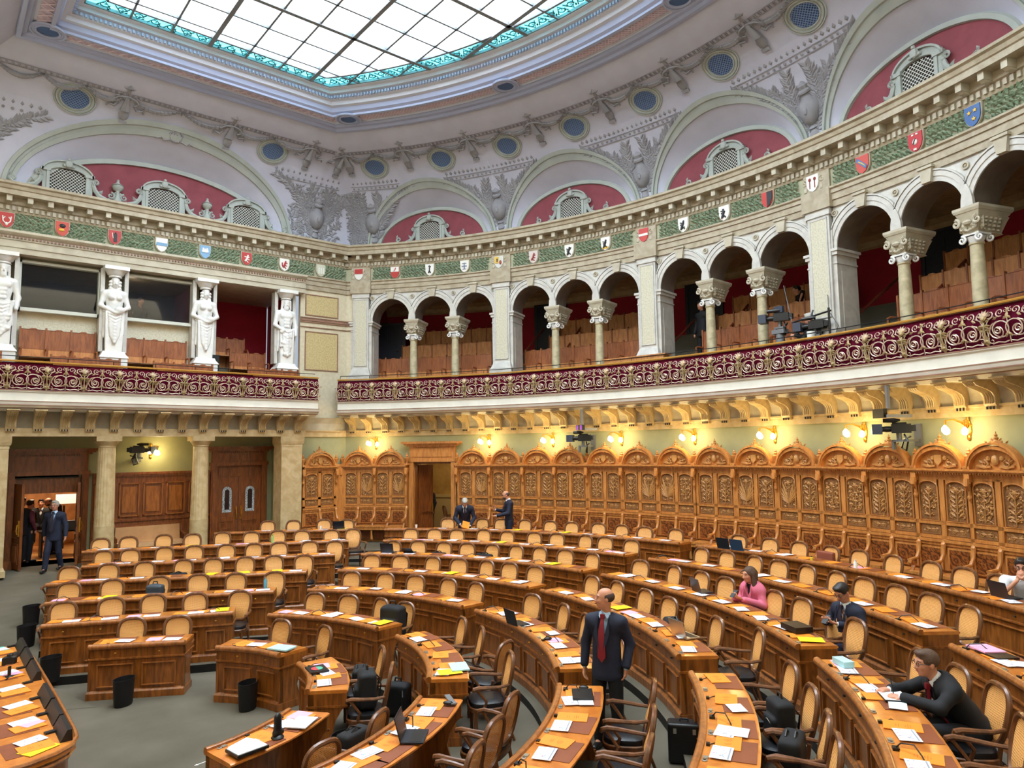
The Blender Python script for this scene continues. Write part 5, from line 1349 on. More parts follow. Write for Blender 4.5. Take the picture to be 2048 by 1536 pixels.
# ================================================================ CARVED STALLS along the wall
def carving(w,h,rnd,kind,y=-.012):
    "symmetrical plant relief, origin bottom centre"
    g=MB(); g.tube([(0,y,.0),(0,y,h*.8)],.011,4)
    n=rnd.randint(4,6)
    for i in range(n):
        z=h*(.08+.78*i/n); L=w*rnd.uniform(.34,.46)*(1 if kind!=1 else .6+.4*i/n)
        for sx in (-1,1):
            if kind==0: g.scroll(sx*L*.62,z+.05,L*.42,1.2,R_(-90),sx,.010,y=y,n=10,seg=3); g.leaf(sx*.02,z,L*1.0,PI/2-sx*.9,.4,.02,y)
            elif kind==1: g.leaf(0,z,L*1.35,PI/2-sx*(.95-.10*i),.32,.025,y); g.ell((sx*L*.9,y,z+.02),(.02,.012,.02),5)
            elif kind==2: g.tube([(0,y,z-.02),(sx*L*.6,y,z+.02),(sx*L*.9,y,z+.10)],.008,3); g.ell((sx*L*.9,y,z+.11),(.03,.015,.03),6); g.leaf(sx*L*.4,z,.09,rnd.uniform(0,3),.6,.02,y)
            else: g.leaf(0,h*.12,h*(.35+.6*i/n),PI/2-sx*(.12+.18*(n-i)),.16,.02,y)
    g.ell((0,y,h*.84),(w*.14,.02,w*.14),8)
    for a in range(6): g.leaf(0,h*.84,w*.22,a*PI/3,.5,.02,y)
    for k in range(22):
        x=rnd.uniform(.08,.46)*w; z=h*rnd.uniform(.03,.92); a=rnd.uniform(0,6); L=rnd.uniform(.04,.08)
        for sx in (-1,1): g.leaf(sx*x,z,L,a if sx>0 else PI-a,.6,.014,y*.6) if False else g.leaf(sx*x,z,L,sx*a,.6,.014,y*.6)
    return g
def arch_poly(w,z0,z1,rise,n=8):
    return [(-w,z0)]+[(-w*math.cos(PI*i/n),z1-rise+rise*math.sin(PI*i/n)) for i in range(n+1)]+[(w,z0)]
def stall(P,rz,label,seed,W=.5625,left_end=False):
    B=empty('choir_stall',P,rz,label,'stall','carved oak stalls along the wall'); rnd=random.Random(seed)
    g=MB(); g.box(-W,W,-.20,-.005,1.2,3.04); g.box(-W,W,-.20,-.005,ZF,1.2)
    for x0,x1,z0,z1 in ((-W,-W+.07,1.84,3.0),(W-.07,W,1.84,3.0),(-.05,.05,1.84,3.0),(-W,W,2.96,3.02),(-W,W,2.12,2.19),(-W,W,1.86,1.92)): g.box(x0,x1,-.25,-.2,z0,z1)
    # spandrels above the arched panels
    for cx in (-.27,.27):
        ap=[(x+cx,z) for x,z in arch_poly(.185,2.19,2.93,.10)][1:-1]
        for p,q in zip(ap,ap[1:]): g.add([(p[0],-.25,p[1]),(q[0],-.25,q[1]),(q[0],-.25,2.97),(p[0],-.25,2.97)],[(0,1,2,3)])
    g.box(-W,W,-.30,-.2,1.80,1.85); g.box(-W,W,-.27,-.2,1.74,1.80); g.box(-W,W,-.24,-.2,1.28,1.74)
    g.build('panelled_back',W_stall,B,smooth=False)
    for cx in (-.27,.27):
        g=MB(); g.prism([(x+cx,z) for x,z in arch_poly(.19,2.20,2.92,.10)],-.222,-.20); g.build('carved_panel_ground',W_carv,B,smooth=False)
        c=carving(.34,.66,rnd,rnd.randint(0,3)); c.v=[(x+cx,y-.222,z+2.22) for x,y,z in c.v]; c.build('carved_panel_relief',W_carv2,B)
        g=MB(); g.tube([(x+cx,-.252,z) for x,z in arch_poly(.185,2.19,2.93,.10)],.012,4,closed=True); g.build('panel_moulding',W_stall,B)
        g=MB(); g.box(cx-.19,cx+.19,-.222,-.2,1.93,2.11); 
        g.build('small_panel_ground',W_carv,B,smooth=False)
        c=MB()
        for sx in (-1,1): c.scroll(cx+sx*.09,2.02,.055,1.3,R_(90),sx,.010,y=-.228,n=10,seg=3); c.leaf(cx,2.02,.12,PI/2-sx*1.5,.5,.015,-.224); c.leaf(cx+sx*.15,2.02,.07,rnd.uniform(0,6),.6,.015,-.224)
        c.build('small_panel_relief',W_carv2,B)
    g=MB(); g.box(-W,W,-.26,0,3.02,3.07); g.box(-W-.0,W,-.31,0,3.07,3.10)
    for i in range(22): x=-W+.025+i*2*W/22; g.box(x,x+.025,-.335,-.3,3.07,3.095)
    g.box(-W,W,-.35,0,3.10,3.13); g.box(-W,W,-.38,0,3.13,3.165); g.build('cornice',W_stall,B,smooth=False)
    g=MB(); g.ring(0,3.165,.40,.47,-.34,-.19,0,PI,18); 
    n=14; g.add([(-.41*math.cos(PI*i/n),-.24,3.165+.41*math.sin(PI*i/n)) for i in range(n+1)],[tuple(range(n+1))]); g.add([(-.46*math.cos(PI*i/n),-.185,3.165+.46*math.sin(PI*i/n)) for i in range(n+1)],[tuple(range(n+1))])
    g.v=[(x*1.1,y,3.165+(z-3.165)*.93) for x,y,z in g.v]; g.ring(0,3.165,.46,.50,-.37,-.19,.05,PI-.05,18)
    g.v=[(x,y,3.165+(z-3.165)*.96) for x,y,z in g.v]; g.build('arched_pediment',W_stall,B,ang=30)
    g=MB()
    for sx in (-1,1):
        g.scroll(sx*.20,3.26,.075,1.3,R_(90),sx,.022,y=-.26,n=12); g.tube([(sx*.08,-.26,3.22),(sx*.2,-.26,3.20),(sx*.34,-.26,3.23)],.025,5); g.ell((sx*.12,-.27,3.36),(.045,.03,.05),6)
        for a in range(4): g.leaf(sx*.22,3.26,.13,rnd.uniform(0,6),.5,.03,-.25)
    if seed%2: g.prism([(-.07,3.42),(.07,3.42),(.07,3.30),(0,3.22),(-.07,3.30)],-.30,-.24)
    else: g.ell((0,-.27,3.33),(.07,.04,.10),8)
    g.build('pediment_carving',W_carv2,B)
    g=MB(); g.lathe([(.05,3.66),(.03,3.69),(.045,3.72),(.02,3.75),(.035,3.77),(.008,3.80),(.012,3.82),(0,3.84)],8,(0,-.2,0))
    for sx in (-1,1): g.scroll(sx*.09,3.66,.045,1.1,R_(90),sx,.018,y=-.2,n=8); g.leaf(sx*.16,3.62,.08,PI/2-sx*.8,.6,.03,-.2)
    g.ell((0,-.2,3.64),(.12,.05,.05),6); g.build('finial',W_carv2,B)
    for sx in ((-1,1) if left_end else (1,)):
        g=MB(); g.box(sx*W-.06,sx*W+.06,-.36,-.1,3.16,3.22); g.lathe([(.035,3.22),(.03,3.26),(.075,3.34),(.08,3.40),(.03,3.43),(.05,3.46),(.02,3.49),(.03,3.51),(.0,3.56)],10,(sx*W,-.24,0)); g.build('urn_finial',W_stall,B)
        g=MB(); g.box(sx*W-.05,sx*W+.05,-.36,-.2,2.94,3.08); g.tube([(sx*W,-.36,3.0),(sx*W,-.37,2.88),(sx*W,-.30,2.78),(sx*W,-.29,2.68),(sx*W,-.27,2.56)],[.045,.05,.03,.04,.012],8,flat=1); g.ell((sx*W,-.34,2.92),(.06,.06,.06),8); g.ell((sx*W,-.30,2.66),(.045,.04,.05),8); g.build('console',W_stall,B)
    for cx in (-.28,.28):
        g=MB(); g.box(cx-.23,cx+.23,-.27,-.24,1.30,1.71); g.build('seat_back_frame',W_stall,B,smooth=False)
        g=MB(); g.box(cx-.19,cx+.19,-.282,-.26,1.33,1.68); g.build('marquetry_panel',W_marq,B,smooth=False)
        g=MB(); g.box(cx-.25,cx+.25,-.66,-.24,1.20,1.25); g.box(cx-.25,cx+.25,-.64,-.62,1.12,1.20); g.build('seat',W_stall,B)
        ax=cx+.28
        g=MB(); g.tube([(ax,-.25,1.80),(ax,-.30,1.76),(ax,-.31,1.60),(ax,-.40,1.47),(ax,-.54,1.45),(ax,-.62,1.44),(ax,-.63,1.40),(ax,-.58,1.37)],[.05,.045,.032,.034,.036,.045,.04,.02],8); g.tube([(ax,-.56,1.42),(ax,-.50,1.34),(ax,-.58,1.22),(ax,-.60,1.0),(ax,-.57,.82)],[.03,.035,.04,.03,.045],6); g.ell((ax,-.26,1.80),(.055,.055,.06),8); g.build('armrest',W_stall,B)
    g=MB(); g.box(-W,W,-.30,-.2,.80,1.20); g.build('plinth',W_door,B,smooth=False)
    return B
ords=['first','second','third','fourth','fifth','sixth','seventh','eighth','ninth','tenth','eleventh','twelfth','thirteenth','fourteenth','fifteenth','sixteenth']
sa=[28.97,25.04,21.28,17.64,13.74,9.9,6.05,2.08,-1.8,-5.66,-9.42,-13.12,-16.76,-20.4,-24.1]
for i,a in enumerate(sa):
    P,rz=ARC.fr(a,0,0); W=.5*1.125 if i==0 else .5*(sa[i-1]-a)*ARC.k*.985
    stall(P,rz,'carved oak wall stall with two marquetry seats, %s to the right of the middle doorway'%ords[i],i+3,left_end=(i==0),W=.5625*1.0)
for a,l,le in ((43.0,'carved oak wall stall between the corner and the middle doorway, left of its neighbour',True),(39.25,'carved oak wall stall immediately left of the middle doorway',False)):
    P,rz=ARC.fr(a-.35,0,0); stall(P,rz,l,int(a),left_end=le)
stall((10.98,VL-.0,0),0,'carved oak wall stall on the left wall, beside the square stone pillar',21,left_end=True)
m=MB(); m.box(11.54,11.9,VL-.24,VL,ZF,3.15); sweep(m,ARC,[(0,ZF),(.23,ZF),(.23,3.15),(0,3.15)],44.6,44.35,n=1,closed=True); m.build('trim_38',W_stall,smooth=False,kind='structure')
# ================================================================ DOORWAYS
def door_frame_local(B,w,h,zf,m,ent=.62,over=.16,panelled=True,yo=-.14):
    for sx in (-1,1):
        g=MB(); x0,x1=(w,w+.17); g.T=lambda x,y,z,sx=sx:(x*sx,y,z); g.box(x0,x1,yo,0,zf,zf+h); g.box(x0+.04,x1-.04,yo-.03,yo,zf+.3,zf+h-.1); g.box(x0-.02,x1+.02,yo-.05,0,zf,zf+.22); g.build('door_jamb',m,B,smooth=False)
    g=MB(); g.box(-w-.2,w+.2,yo-.02,0,zf+h,zf+h+.10); g.box(-w-.14,w+.14,yo+.02,0,zf+h+.10,zf+h+ent-.16); g.box(-w-.02,w+.02,yo,yo+.03,zf+h+.16,zf+h+ent-.22)
    for i,(a,b) in enumerate(((.0,.05),(.05,.09),(.09,.16))): q=over*(i+1)/3; g.box(-w-.14-q,w+.14+q,yo-q*.8,0,zf+h+ent-.16+a,zf+h+ent-.16+b)
    for k in range(int(w*2/.06)): g.box(-w+k*.06,-w+k*.06+.03,yo-.05,yo,zf+h+ent-.19,zf+h+ent-.16)
    g.build('door_entablature',m,B,smooth=False)
def leaf(B,x0,x1,y,z0,z1,m,glass=False,rot=None,hinge=None,name='door_leaf'):
    E=B
    g=MB(); w=x1-x0
    T=None
    if rot is not None:
        hx,hy=hinge; c,s=math.cos(rot),math.sin(rot); T=lambda X,Y,Z:(hx+(X-hx)*c-(Y-hy)*s,hy+(X-hx)*s+(Y-hy)*c,Z)
    g.T=T; g.box(x0,x1,y-.03,y+.03,z0,z1)
    for a,b in ((.06,.30),(.34,.44)): 
        g.box(x0+.1,x1-.1,y-.045,y+.045,z0+(z1-z0)*a,z0+(z1-z0)*b); g.box(x0+.15,x1-.15,y-.07,y+.07,z0+(z1-z0)*a+.06,z0+(z1-z0)*b-.06 if b-a>.12 else z0+(z1-z0)*a+.065)
    o=g.build(name,m,B,smooth=False)
    zz=z0+(z1-z0)
    if glass:
        g=MB(T); cx=(x0+x1)/2; q=.14
        g.prism([(x+cx,z) for x,z in arch_poly(q,z0+(z1-z0)*.50,z0+(z1-z0)*.87,.14)],y-.045,y-.03); g.build('etched_glass_border',mat('etched_glass',(206,212,216),(120,126,130),ns=40,lo=.45,hi=.55),o,smooth=False)
        g=MB(T); g.prism([(x+cx,z) for x,z in arch_poly(q*.5,z0+(z1-z0)*.54,z0+(z1-z0)*.83,.07)],y-.055,y-.04); g.build('dark_glass_pane',mat('door_glass_dark',(44,32,32),rough=.1),o,smooth=False)
    g=MB(T); hx_=x1-.06 if (hinge is None or hinge[0]==x0) else x0+.06; g.box(hx_-.02,hx_+.02,y-.06,y-.03,z0+.85,z0+1.25); g.tube([(hx_,y-.08,z0+.9),(hx_,y-.10,z0+1.0),(hx_,y-.08,z0+1.15)],.014,5); g.build('door_handle',BRASS,o,smooth=False)
    return o
P,rz=ARC.fr((DA0+DA1)/2,0,0); B=empty('door_1',P,rz,'tall oak doorway in the middle of the stall wall, standing open','doorway',kind='structure')
wd2=(DA0-DA1)/2*ARC.k
door_frame_local(B,wd2-.05,2.56,ZF,W_stall,ent=.66,over=.22)
g=MB(); g.box(-wd2,-wd2+.06,0,.5,ZF,3.26); g.box(wd2-.06,wd2,0,.5,ZF,3.26); g.box(-wd2,wd2,0,.5,3.2,3.3); g.build('door_reveal',W_door,B,smooth=False)
leaf(B,-wd2+.06,-.04,.25,.72,3.15,W_door,rot=R_(62),hinge=(-wd2+.06,.25)); leaf(B,.04,wd2-.06,.25,.72,3.15,W_door,rot=R_(-86),hinge=(wd2-.06,.25))
g=MB(); g.box(-wd2-1.0,wd2+1.2,3.2,3.3,.7,4.0); g.box(-wd2-1.0,-wd2-.9,.5,3.3,.7,4.0); g.box(wd2+1.1,wd2+1.2,.5,3.3,.7,4.0); g.box(-wd2-1.0,wd2+1.2,.5,3.3,3.9,4.0); g.build('lobby_wall',mat('lobby_ochre_wall',(196,164,96),(176,142,78),rough=.7),B,smooth=False)
g=MB(); g.box(-wd2-1.0,wd2+1.2,.0,3.3,.60,ZF-.002); g.build('lobby_floor',mat('lobby_parquet',(96,60,34),rough=.4),B,smooth=False)
g=MB(); g.box(-wd2-.9,wd2+1.1,3.12,3.2,ZF,1.9); g.box(-wd2-.9,wd2+1.1,3.08,3.2,1.9,2.0); g.build('lobby_wainscot',mat('lobby_cream_panel',(206,190,140),rough=.5),B,smooth=False)
lp=point('lobby_fill_light',(0,0,0),45,(1,.85,.6),.12,B); lp.location=(.6,2.0,3.6)  # unseen light added in the closed room behind the doorway, no fixture
# left wall doorways and wainscot
B=empty('door_2',(3.82,VR,0),0,'tall oak double doorway at far left standing open to a bright lobby','doorway',kind='structure')
door_frame_local(B,.76,2.40,ZF,W_door,ent=.72,over=.24)
g=MB(); g.box(-.82,-.76,0,.7,ZF,3.1); g.box(.76,.82,0,.7,ZF,3.1); g.box(-.8,ZF,0,.7,3.02,3.1); g.build('door_reveal',BLK,B,smooth=False)
leaf(B,-.76,-.02,.10,.72,2.9,W_door,rot=R_(-78),hinge=(-.76,.10)); leaf(B,.02,.76,.10,.72,2.9,W_door,rot=R_(80),hinge=(.76,.10))
g=MB(); g.box(-.76,.76,.06,.12,2.62,3.08); g.build('transom',W_door,B,smooth=False)
g=MB(); g.box(-3.2,4.4,5.0,5.1,ZF,4.0); g.box(-3.2,-3.1,.1,5.0,ZF,4.0); g.box(4.3,4.4,.1,5.0,ZF,4.0); g.box(-3.2,4.4,.1,5.1,4.0,4.1); g.build('lobby_wall',mat('lobby_wood_wall',(176,116,58),(140,88,42),rough=.5),B,smooth=False)
g=MB(); g.box(-3.2,4.4,.1,5.1,.60,ZF); g.build('lobby_floor',mat('lobby_light_parquet',(206,160,100),(176,130,76),rough=.3,ns=3),B,smooth=False)
lp=point('lobby_fill_light',(0,0,0),260,(1,.86,.62),.2,B); lp.location=(.4,2.6,3.7)  # added light under the left lobby ceiling, source out of view
B=empty('door_3',(8.88,VR,0),0,'closed oak double door with two arched etched glass panes, right of the second column','doorway',kind='structure')
door_frame_local(B,.70,2.54,ZF,W_door,ent=.60,over=.2)
g=MB(); g.box(-.7,.7,-.02,.02,2.86,3.24); g.box(-.62,.62,-.04,-.02,2.9,3.18); g.build('transom',W_door,B,smooth=False)
leaf(B,-.70,-.01,-.01,.72,2.86,W_door,glass=True,hinge=(-.70,0)); leaf(B,.01,.70,-.01,.72,2.86,W_door,glass=True,hinge=(.70,0))
B=empty('wainscot_panelling',(6.40,VR,0),0,'oak wall panelling behind the tan leather bench','panelling')
g=MB(); g.box(-1.55,1.6,-.05,0,ZF,3.0); g.box(-1.55,1.6,-.10,0,3.0,3.06); g.box(-1.55,1.6,-.13,0,3.06,3.12); g.box(-1.55,1.6,-.09,0,1.72,1.78); g.build('back_board',W_door,B,smooth=False)
for i in range(5):
    x=-1.50+i*.62; g=MB(); 
    for a,b,c,d in ((x,x+.52,1.86,1.89),(x,x+.52,2.78,2.81),(x,x+.03,1.86,2.81),(x+.49,x+.52,1.86,2.81)): g.box(a,b,-.10,-.05,c,d)
    g.box(x+.08,x+.44,-.075,-.05,1.97,2.70); g.build('panel_moulding',W_trim,B,smooth=False)
# fluted columns & square pillars
def fluted(u,label):
    B=empty('fluted_column',(u,11.72,ZF),0,label,'column','fluted stone columns under the left gallery'); B.scale=(1,1,3.42/3.32)
    g=MB(); g.lathe([(.29,0),(.29,.06),(.255,.10),(.25,.12),(.245,1.02)],32); g.build('drum',LIME,B)
    g=MB(); n=96; vs=[]; lv=[(.245,1.02),(.24,1.08),(.21,3.0),(.205,3.04)]
    for r,z in lv:
        for i in range(n):
            a=2*PI*i/n; q=r*(1-.06*abs(math.sin(a*10))**.6*(1 if 1.05<z<3.02 else 0)); vs.append((q*math.cos(a),q*math.sin(a),z))
    g.add(vs,[(j*n+i,j*n+(i+1)%n,(j+1)*n+(i+1)%n,(j+1)*n+i) for j in range(3) for i in range(n)]); g.build('fluted_shaft',LIME,B,ang=20)
    g=MB(); g.lathe([(.205,3.04),(.22,3.06),(.21,3.08),(.24,3.12),(.29,3.18),(.295,3.20)],28); g.box(-.30,.30,-.30,.30,3.20,3.32); g.build('capital',LIME,B,ang=25)
fluted(4.97,'fluted stone column left of the tan leather bench'); fluted(7.37,'fluted stone column right of the tan leather bench')
def pillar(u0,u1,label):
    B=empty('square_pillar',((u0+u1)/2,11.75,ZF),0,label,'pillar'); B.scale=(1,1,3.42/3.32); w=(u1-u0)/2
    g=MB(); g.box(-w,w,-.28,.34,.0,3.05); g.build('shaft',LIME,B,smooth=False)
    g=MB(); g.box(-w-.05,w+.05,-.33,.36,0,.14); g.box(-w-.03,w+.03,-.31,.35,.14,.22,taper=(.02,.02)); g.build('base',LIME,B,smooth=False)
    g=MB(); g.box(-w-.01,w+.01,-.29,.35,3.02,3.10); g.box(-w-.05,w+.05,-.33,.36,3.18,3.32); g.box(-w-.03,w+.03,-.31,.36,3.10,3.18,taper=(-.02,-.02)); g.build('capital',LIME,B,smooth=False)
pillar(9.68,10.34,'square stone pillar right of the etched glass door'); pillar(2.05,2.80,'square stone pillar at the left edge, beside the open doorway')
# bench
B=empty('leather_bench',(6.27,12.55,ZF),0,'long tan leather bench with wooden frame against the panelling','bench')
g=MB(); g.box(-.86,.86,.14,.24,.36,.88,taper=(.02,.02)); g.build('padded_back',TAN,B); g=MB(); g.box(-.86,.86,-.30,.2,.34,.46,taper=(.02,.02)); g.build('seat_cushion',TAN,B)
g=MB(); g.box(-.88,.88,-.28,.22,.24,.34); g.box(-.9,.9,.16,.27,.86,.92); g.build('bench_frame',W_door,B,smooth=False)
for sx in (-1,1):
    g=MB(); g.tube([(sx*.9,.2,.86),(sx*.9,.16,.66),(sx*.9,-.1,.62),(sx*.9,-.28,.60),(sx*.9,-.26,.50)],.035,6); g.build('armrest',W_door,B); 
    for y in (-.24,.18): g=MB(); g.lathe([(.03,0),(.04,.1),(.03,.25)],8,(sx*.82,y,0)); g.build('leg',W_door,B)
# ================================================================ WALL LAMPS
BULB=mat('lit_glass_tulip',(255,238,180),rough=.3,emit=16)
def sconce(P,rz,label,sc=1,pw=66):
    B=empty('wall_lamp',P,rz,label,'wall lamp','brass wall lamps with three glass tulips'); B.scale=(sc,)*3
    g=MB(); g.ell((0,-.01,0),(.06,.025,.17),10); g.ell((0,-.02,-.17),(.04,.02,.06),8); g.ell((0,-.02,.18),(.035,.02,.05),8)
    for k in range(4): g.leaf(0,.0,.10,k*PI/2+PI/4,.5,.02,-.01)
    g.build('backplate',BRASS,B)
    for x,y,z in ((-.13,-.46,-.01),(0,-.60,-.04),(.13,-.30,-.05)):
        g=MB(); g.tube([(0,-.03,.0),(x*.4,-.12,.10),(x*.7,y*.6,.16),(x,y,.14),(x,y,.07)],.011,5); g.scroll(x*.3,.10,.05,1.3,0,1,.008,y=-.1,n=9,seg=3); g.build('arm',BRASS,B)
        g=MB(); g.lathe([(.015,.07),(.03,.05),(.052,.02),(.058,-.02),(.05,-.055),(.02,-.075),(0,-.08)],10,(x,y,z)); g.build('glass_shade',BULB,B)
        p=point('wall_lamp_bulb',(x,y,z-.0),pw/3,(1,.76,.34),.085,B)
    return B
slab=['left of the middle doorway','just right of the middle doorway','second right of the middle doorway','between the two middle stalls, right of the wall television camera','fourth right of the middle doorway','fifth right of the middle doorway','left of the right hand television camera','nearest the right edge']
for i,(a,z) in enumerate(zip((41.77,28.3,20.8,13.05,5.3,-2.4,-10.0,-17.4),(3.93,)*8)):
    P,rz=ARC.fr(a-.9,.01,z-.02); sconce(P,rz,'lit brass wall lamp, '+slab[i])
sconce((6.32,VR-.01,3.72),0,'lit brass wall lamp on the left wall above the leather bench',pw=110)
# ================================================================ TV CAMERAS AND SCREENS
def tvcam(P,rz,label,yaw=0,arm=True,hood=True):
    B=empty('television_camera',P,rz,label,'television camera')
    C_=empty('camera_head',(0,0,0),yaw); C_.parent=B
    for k in ('label','category'):
        if k in C_: del C_[k]
    g=MB(); g.box(-.09,.09,-.12,.22,-.08,.10); g.box(-.07,.07,.22,.30,-.05,.07); g.box(-.06,.02,-.1,.15,.10,.13); g.build('camera_body',BLK,C_)
    g=MB(); g.T=lambda x,y,z:(x,z,y); g.lathe([(.055,-.12),(.06,-.2),(.05,-.26),(.06,-.28)],12); g.T=None; g.build('lens',BLK,C_)
    g=MB(); g.box(-.13,.13,-.46,-.28,-.10,.10,taper=(.0,.0)); g.build('matte_box',mat('slate_plastic',(52,60,76),rough=.4),C_,smooth=False)
    g=MB(); g.tube([(.06,-.26,.17),(.06,-.06,.17),(.06,.04,.17)],[.04,.045,.02],8); g.build('foam_microphone',BLK,C_)
    g=MB(); g.tube([(.0,.1,-.1),(.10,.15,-.25),(.02,.12,-.42),(-.14,.05,-.38),(-.1,.1,-.2),(.08,.2,-.15)],.018,5); g.build('cable_loop',BLK,C_)
    g=MB(); g.box(-.03,.03,-.02,.06,-.22,-.08); g.box(-.14,.10,-.02,.06,-.25,-.21); g.box(-.14,-.10,-.02,.06,-.40,-.22)
    if arm: g.box(.06,.12,.05,.49,-.25,-.2); g.box(.02,.16,.44,.5,-.34,.1); 
    g.build('pan_tilt_bracket',GREYP,B,smooth=False)
    return B
P,rz=ARC.fr(15.6,.50,3.92); tvcam(P,rz,'television camera on a wall bracket below the small purple screen',yaw=R_(-75))
P,rz=ARC.fr(-14.6,.50,3.93); tvcam(P,rz,'television camera on a wall bracket above the stalls at the right',yaw=R_(-50))
tvcam((5.90,12.44,3.75),0,'television camera beside the left wall lamp',yaw=R_(95))
def screen(P,rz,label,m,w,h,arm):
    B=empty('hanging_monitor',P,rz,label,'monitor'); g=MB(); g.box(-w,w,-.03,.05,-h,h); g.build('housing',BLK,B,smooth=False)
    if m:
        for sx in (-1,1): g=MB(); g.box(sx*w*.6-w*.25,sx*w*.6+w*.25,-.034,-.028,-h*.85,h*.85); g.build('lit_screen',m,B,smooth=False)
    g=MB(); g.box(-.03+arm,.03+arm,0,.06,h,h+.45); g.box(-.03+arm,.03+arm,.0,.5,-h-.0,-h+.06); g.build('mounting_pole',GREYP,B,smooth=False)
P,rz=ARC.fr(15.4,.75,4.22); screen(P,rz-R_(35),'small screen showing two purple fields hanging under the balcony',mat('purple_screen',(120,40,160),emit=1.0),.20,.075,.06)
P,rz=ARC.fr(-13.9,.75,4.24); screen(P,rz-R_(20),'black monitor on a pole under the balcony at right',None,.17,.09,.24)
# ================================================================ DESKS, CHAIRS AND WHAT LIES ON THEM
RW=['','innermost','second','third','fourth','fifth','sixth','outermost']
BW={'L':'left block','M':'middle block','N':'right block','S':'near right block'}
class DPath:
    def __init__(s,kind,*a):
        s.kind=kind
        if kind=='arc': s.r,s.a0,s.a1=a; s.L=(s.a0-s.a1)*PI/180*s.r
        else:
            s.p0,s.p1=Vector(a[0]),Vector(a[1]); s.d=(s.p1-s.p0); s.L=s.d.length; s.d.normalize(); s.n=Vector((-s.d.y,s.d.x))
    def pt(s,x,y):
        if s.kind=='arc': a=R_(s.a0)-x/s.r; q=s.r+y; return Vector((D0.x+q*math.cos(a),D0.y+q*math.sin(a)))
        return s.p0+s.d*x+s.n*y
    def rz(s,x): return (R_(s.a0)-x/s.r-PI/2) if s.kind=='arc' else math.atan2(s.d.y,s.d.x)
    def inv(s,p):
        p=Vector(p)
        if s.kind=='arc': v=p-D0; a=math.atan2(v.y,v.x); return (R_(s.a0)-a)*s.r,v.length-s.r
        v=p-s.p0; return v.dot(s.d),v.dot(s.n)
CH={
'L1':[(3.91,3.08),(4.5,2.66)],'L2':[(3.18,4.6),(3.9,4.41),(4.5,4.2),(5.12,3.77),(5.65,3.38)],
'L3':[(3.4,5.98),(4.12,5.74),(4.86,5.48),(5.53,5.14),(6.07,4.76),(6.73,4.35)],
'L4':[(3.55,7.35),(4.27,7.16),(4.91,6.92),(5.57,6.65),(6.12,6.34),(6.71,6.05),(7.3,5.76),(7.81,5.35)],
'L5':[(4.38,8.56),(4.94,8.37),(5.57,8.19),(6.19,7.91),(6.78,7.57),(7.32,7.28),(7.9,6.99),(8.47,6.66),(8.94,6.27)],
'L6':[(4.64,10.13),(5.24,10.03),(5.96,9.86),(6.61,9.48),(7.26,9.29),(7.86,8.81),(8.42,8.56),(8.96,8.1),(9.55,7.64),(10.08,7.4)],
'L7':[(8.92,10.46),(9.47,10.06),(10.23,9.65),(10.69,9.14)],
'M1':[(5.6,1.36),(5.94,.55)],'M2':[(6.62,2.33),(6.97,1.71),(7.25,1.16),(7.41,.53)],
'M3':[(7.74,3.21),(8.15,2.61),(8.48,1.97),(8.8,1.3),(8.93,.64)],
'M4':[(8.85,4.31),(9.29,3.77),(9.63,3.13),(9.91,2.47),(10.17,1.93),(10.34,1.33),(10.43,.65)],
'M5':[(9.92,5.26),(10.42,4.82),(10.7,4.2),(10.93,3.61),(11.22,3.08),(11.5,2.55),(11.69,1.96),(11.86,1.25),(11.83,.52)],
'M6':[(11.17,6.36),(11.57,5.82),(11.91,5.29),(12.34,4.79),(12.52,4.06),(12.86,3.4),(13.1,2.82),(13.31,2.13),(13.41,1.53),(13.34,.72)],
'M7':[(12.95,7.21),(13.55,6.45),(13.88,5.89),(14.14,5.26),(14.4,4.48),(14.6,3.82),(14.9,3.1),(14.95,2.4),(15.03,1.68),(15.0,.85)],
'N1':[(6.03,-1.04),(5.75,-1.77)],'N2':[(7.48,-.89),(7.36,-1.52),(7.30,-2.20),(6.86,-2.78)],
'N3':[(9.0,-.86),(8.88,-1.66),(8.67,-2.32),(8.42,-2.98),(8.02,-3.58)],
'N4':[(10.46,-.79),(10.39,-1.43),(10.16,-2.21),(9.98,-2.86),(9.79,-3.38),(9.47,-4.02),(9.34,-4.71)],
'N5':[(11.86,-.79),(11.75,-1.57),(11.58,-2.27),(11.4,-2.88),(11.20,-3.48),(11.05,-4.0),(10.84,-4.55),(10.62,-5.12),(10.19,-5.57)],
'N6':[(13.26,-1.03),(13.21,-1.68),(13.05,-2.31),(12.96,-2.93),(12.81,-3.51),(12.64,-4.16),(12.43,-4.74),(12.18,-5.3),(11.88,-5.86),(11.45,-6.42)],
'N7':[(14.95,-.8),(14.9,-1.59),(14.78,-2.26),(14.6,-2.94),(14.54,-3.58),(14.36,-4.25),(14.1,-4.97),(13.87,-5.61),(13.64,-6.2),(13.3,-6.8)],
'S1':[(4.88,-3.05),(4.16,-3.36)],'S2':[(6.01,-3.85),(5.46,-4.26),(4.92,-4.63),(4.3,-4.85)],
'S3':[(7.08,-4.84),(6.47,-5.32),(5.92,-5.72),(5.3,-6.05)],'S4':[(8.31,-5.7),(7.78,-6.19),(7.27,-6.58),(6.82,-6.88),(6.2,-7.2)],
'S5':[(9.36,-6.58),(9.04,-7.05),(8.72,-7.46),(8.02,-7.81),(7.4,-8.1)],'S6':[(10.3,-7.6),(9.8,-8.1)]}
EX={'S3':1,'S4':2}
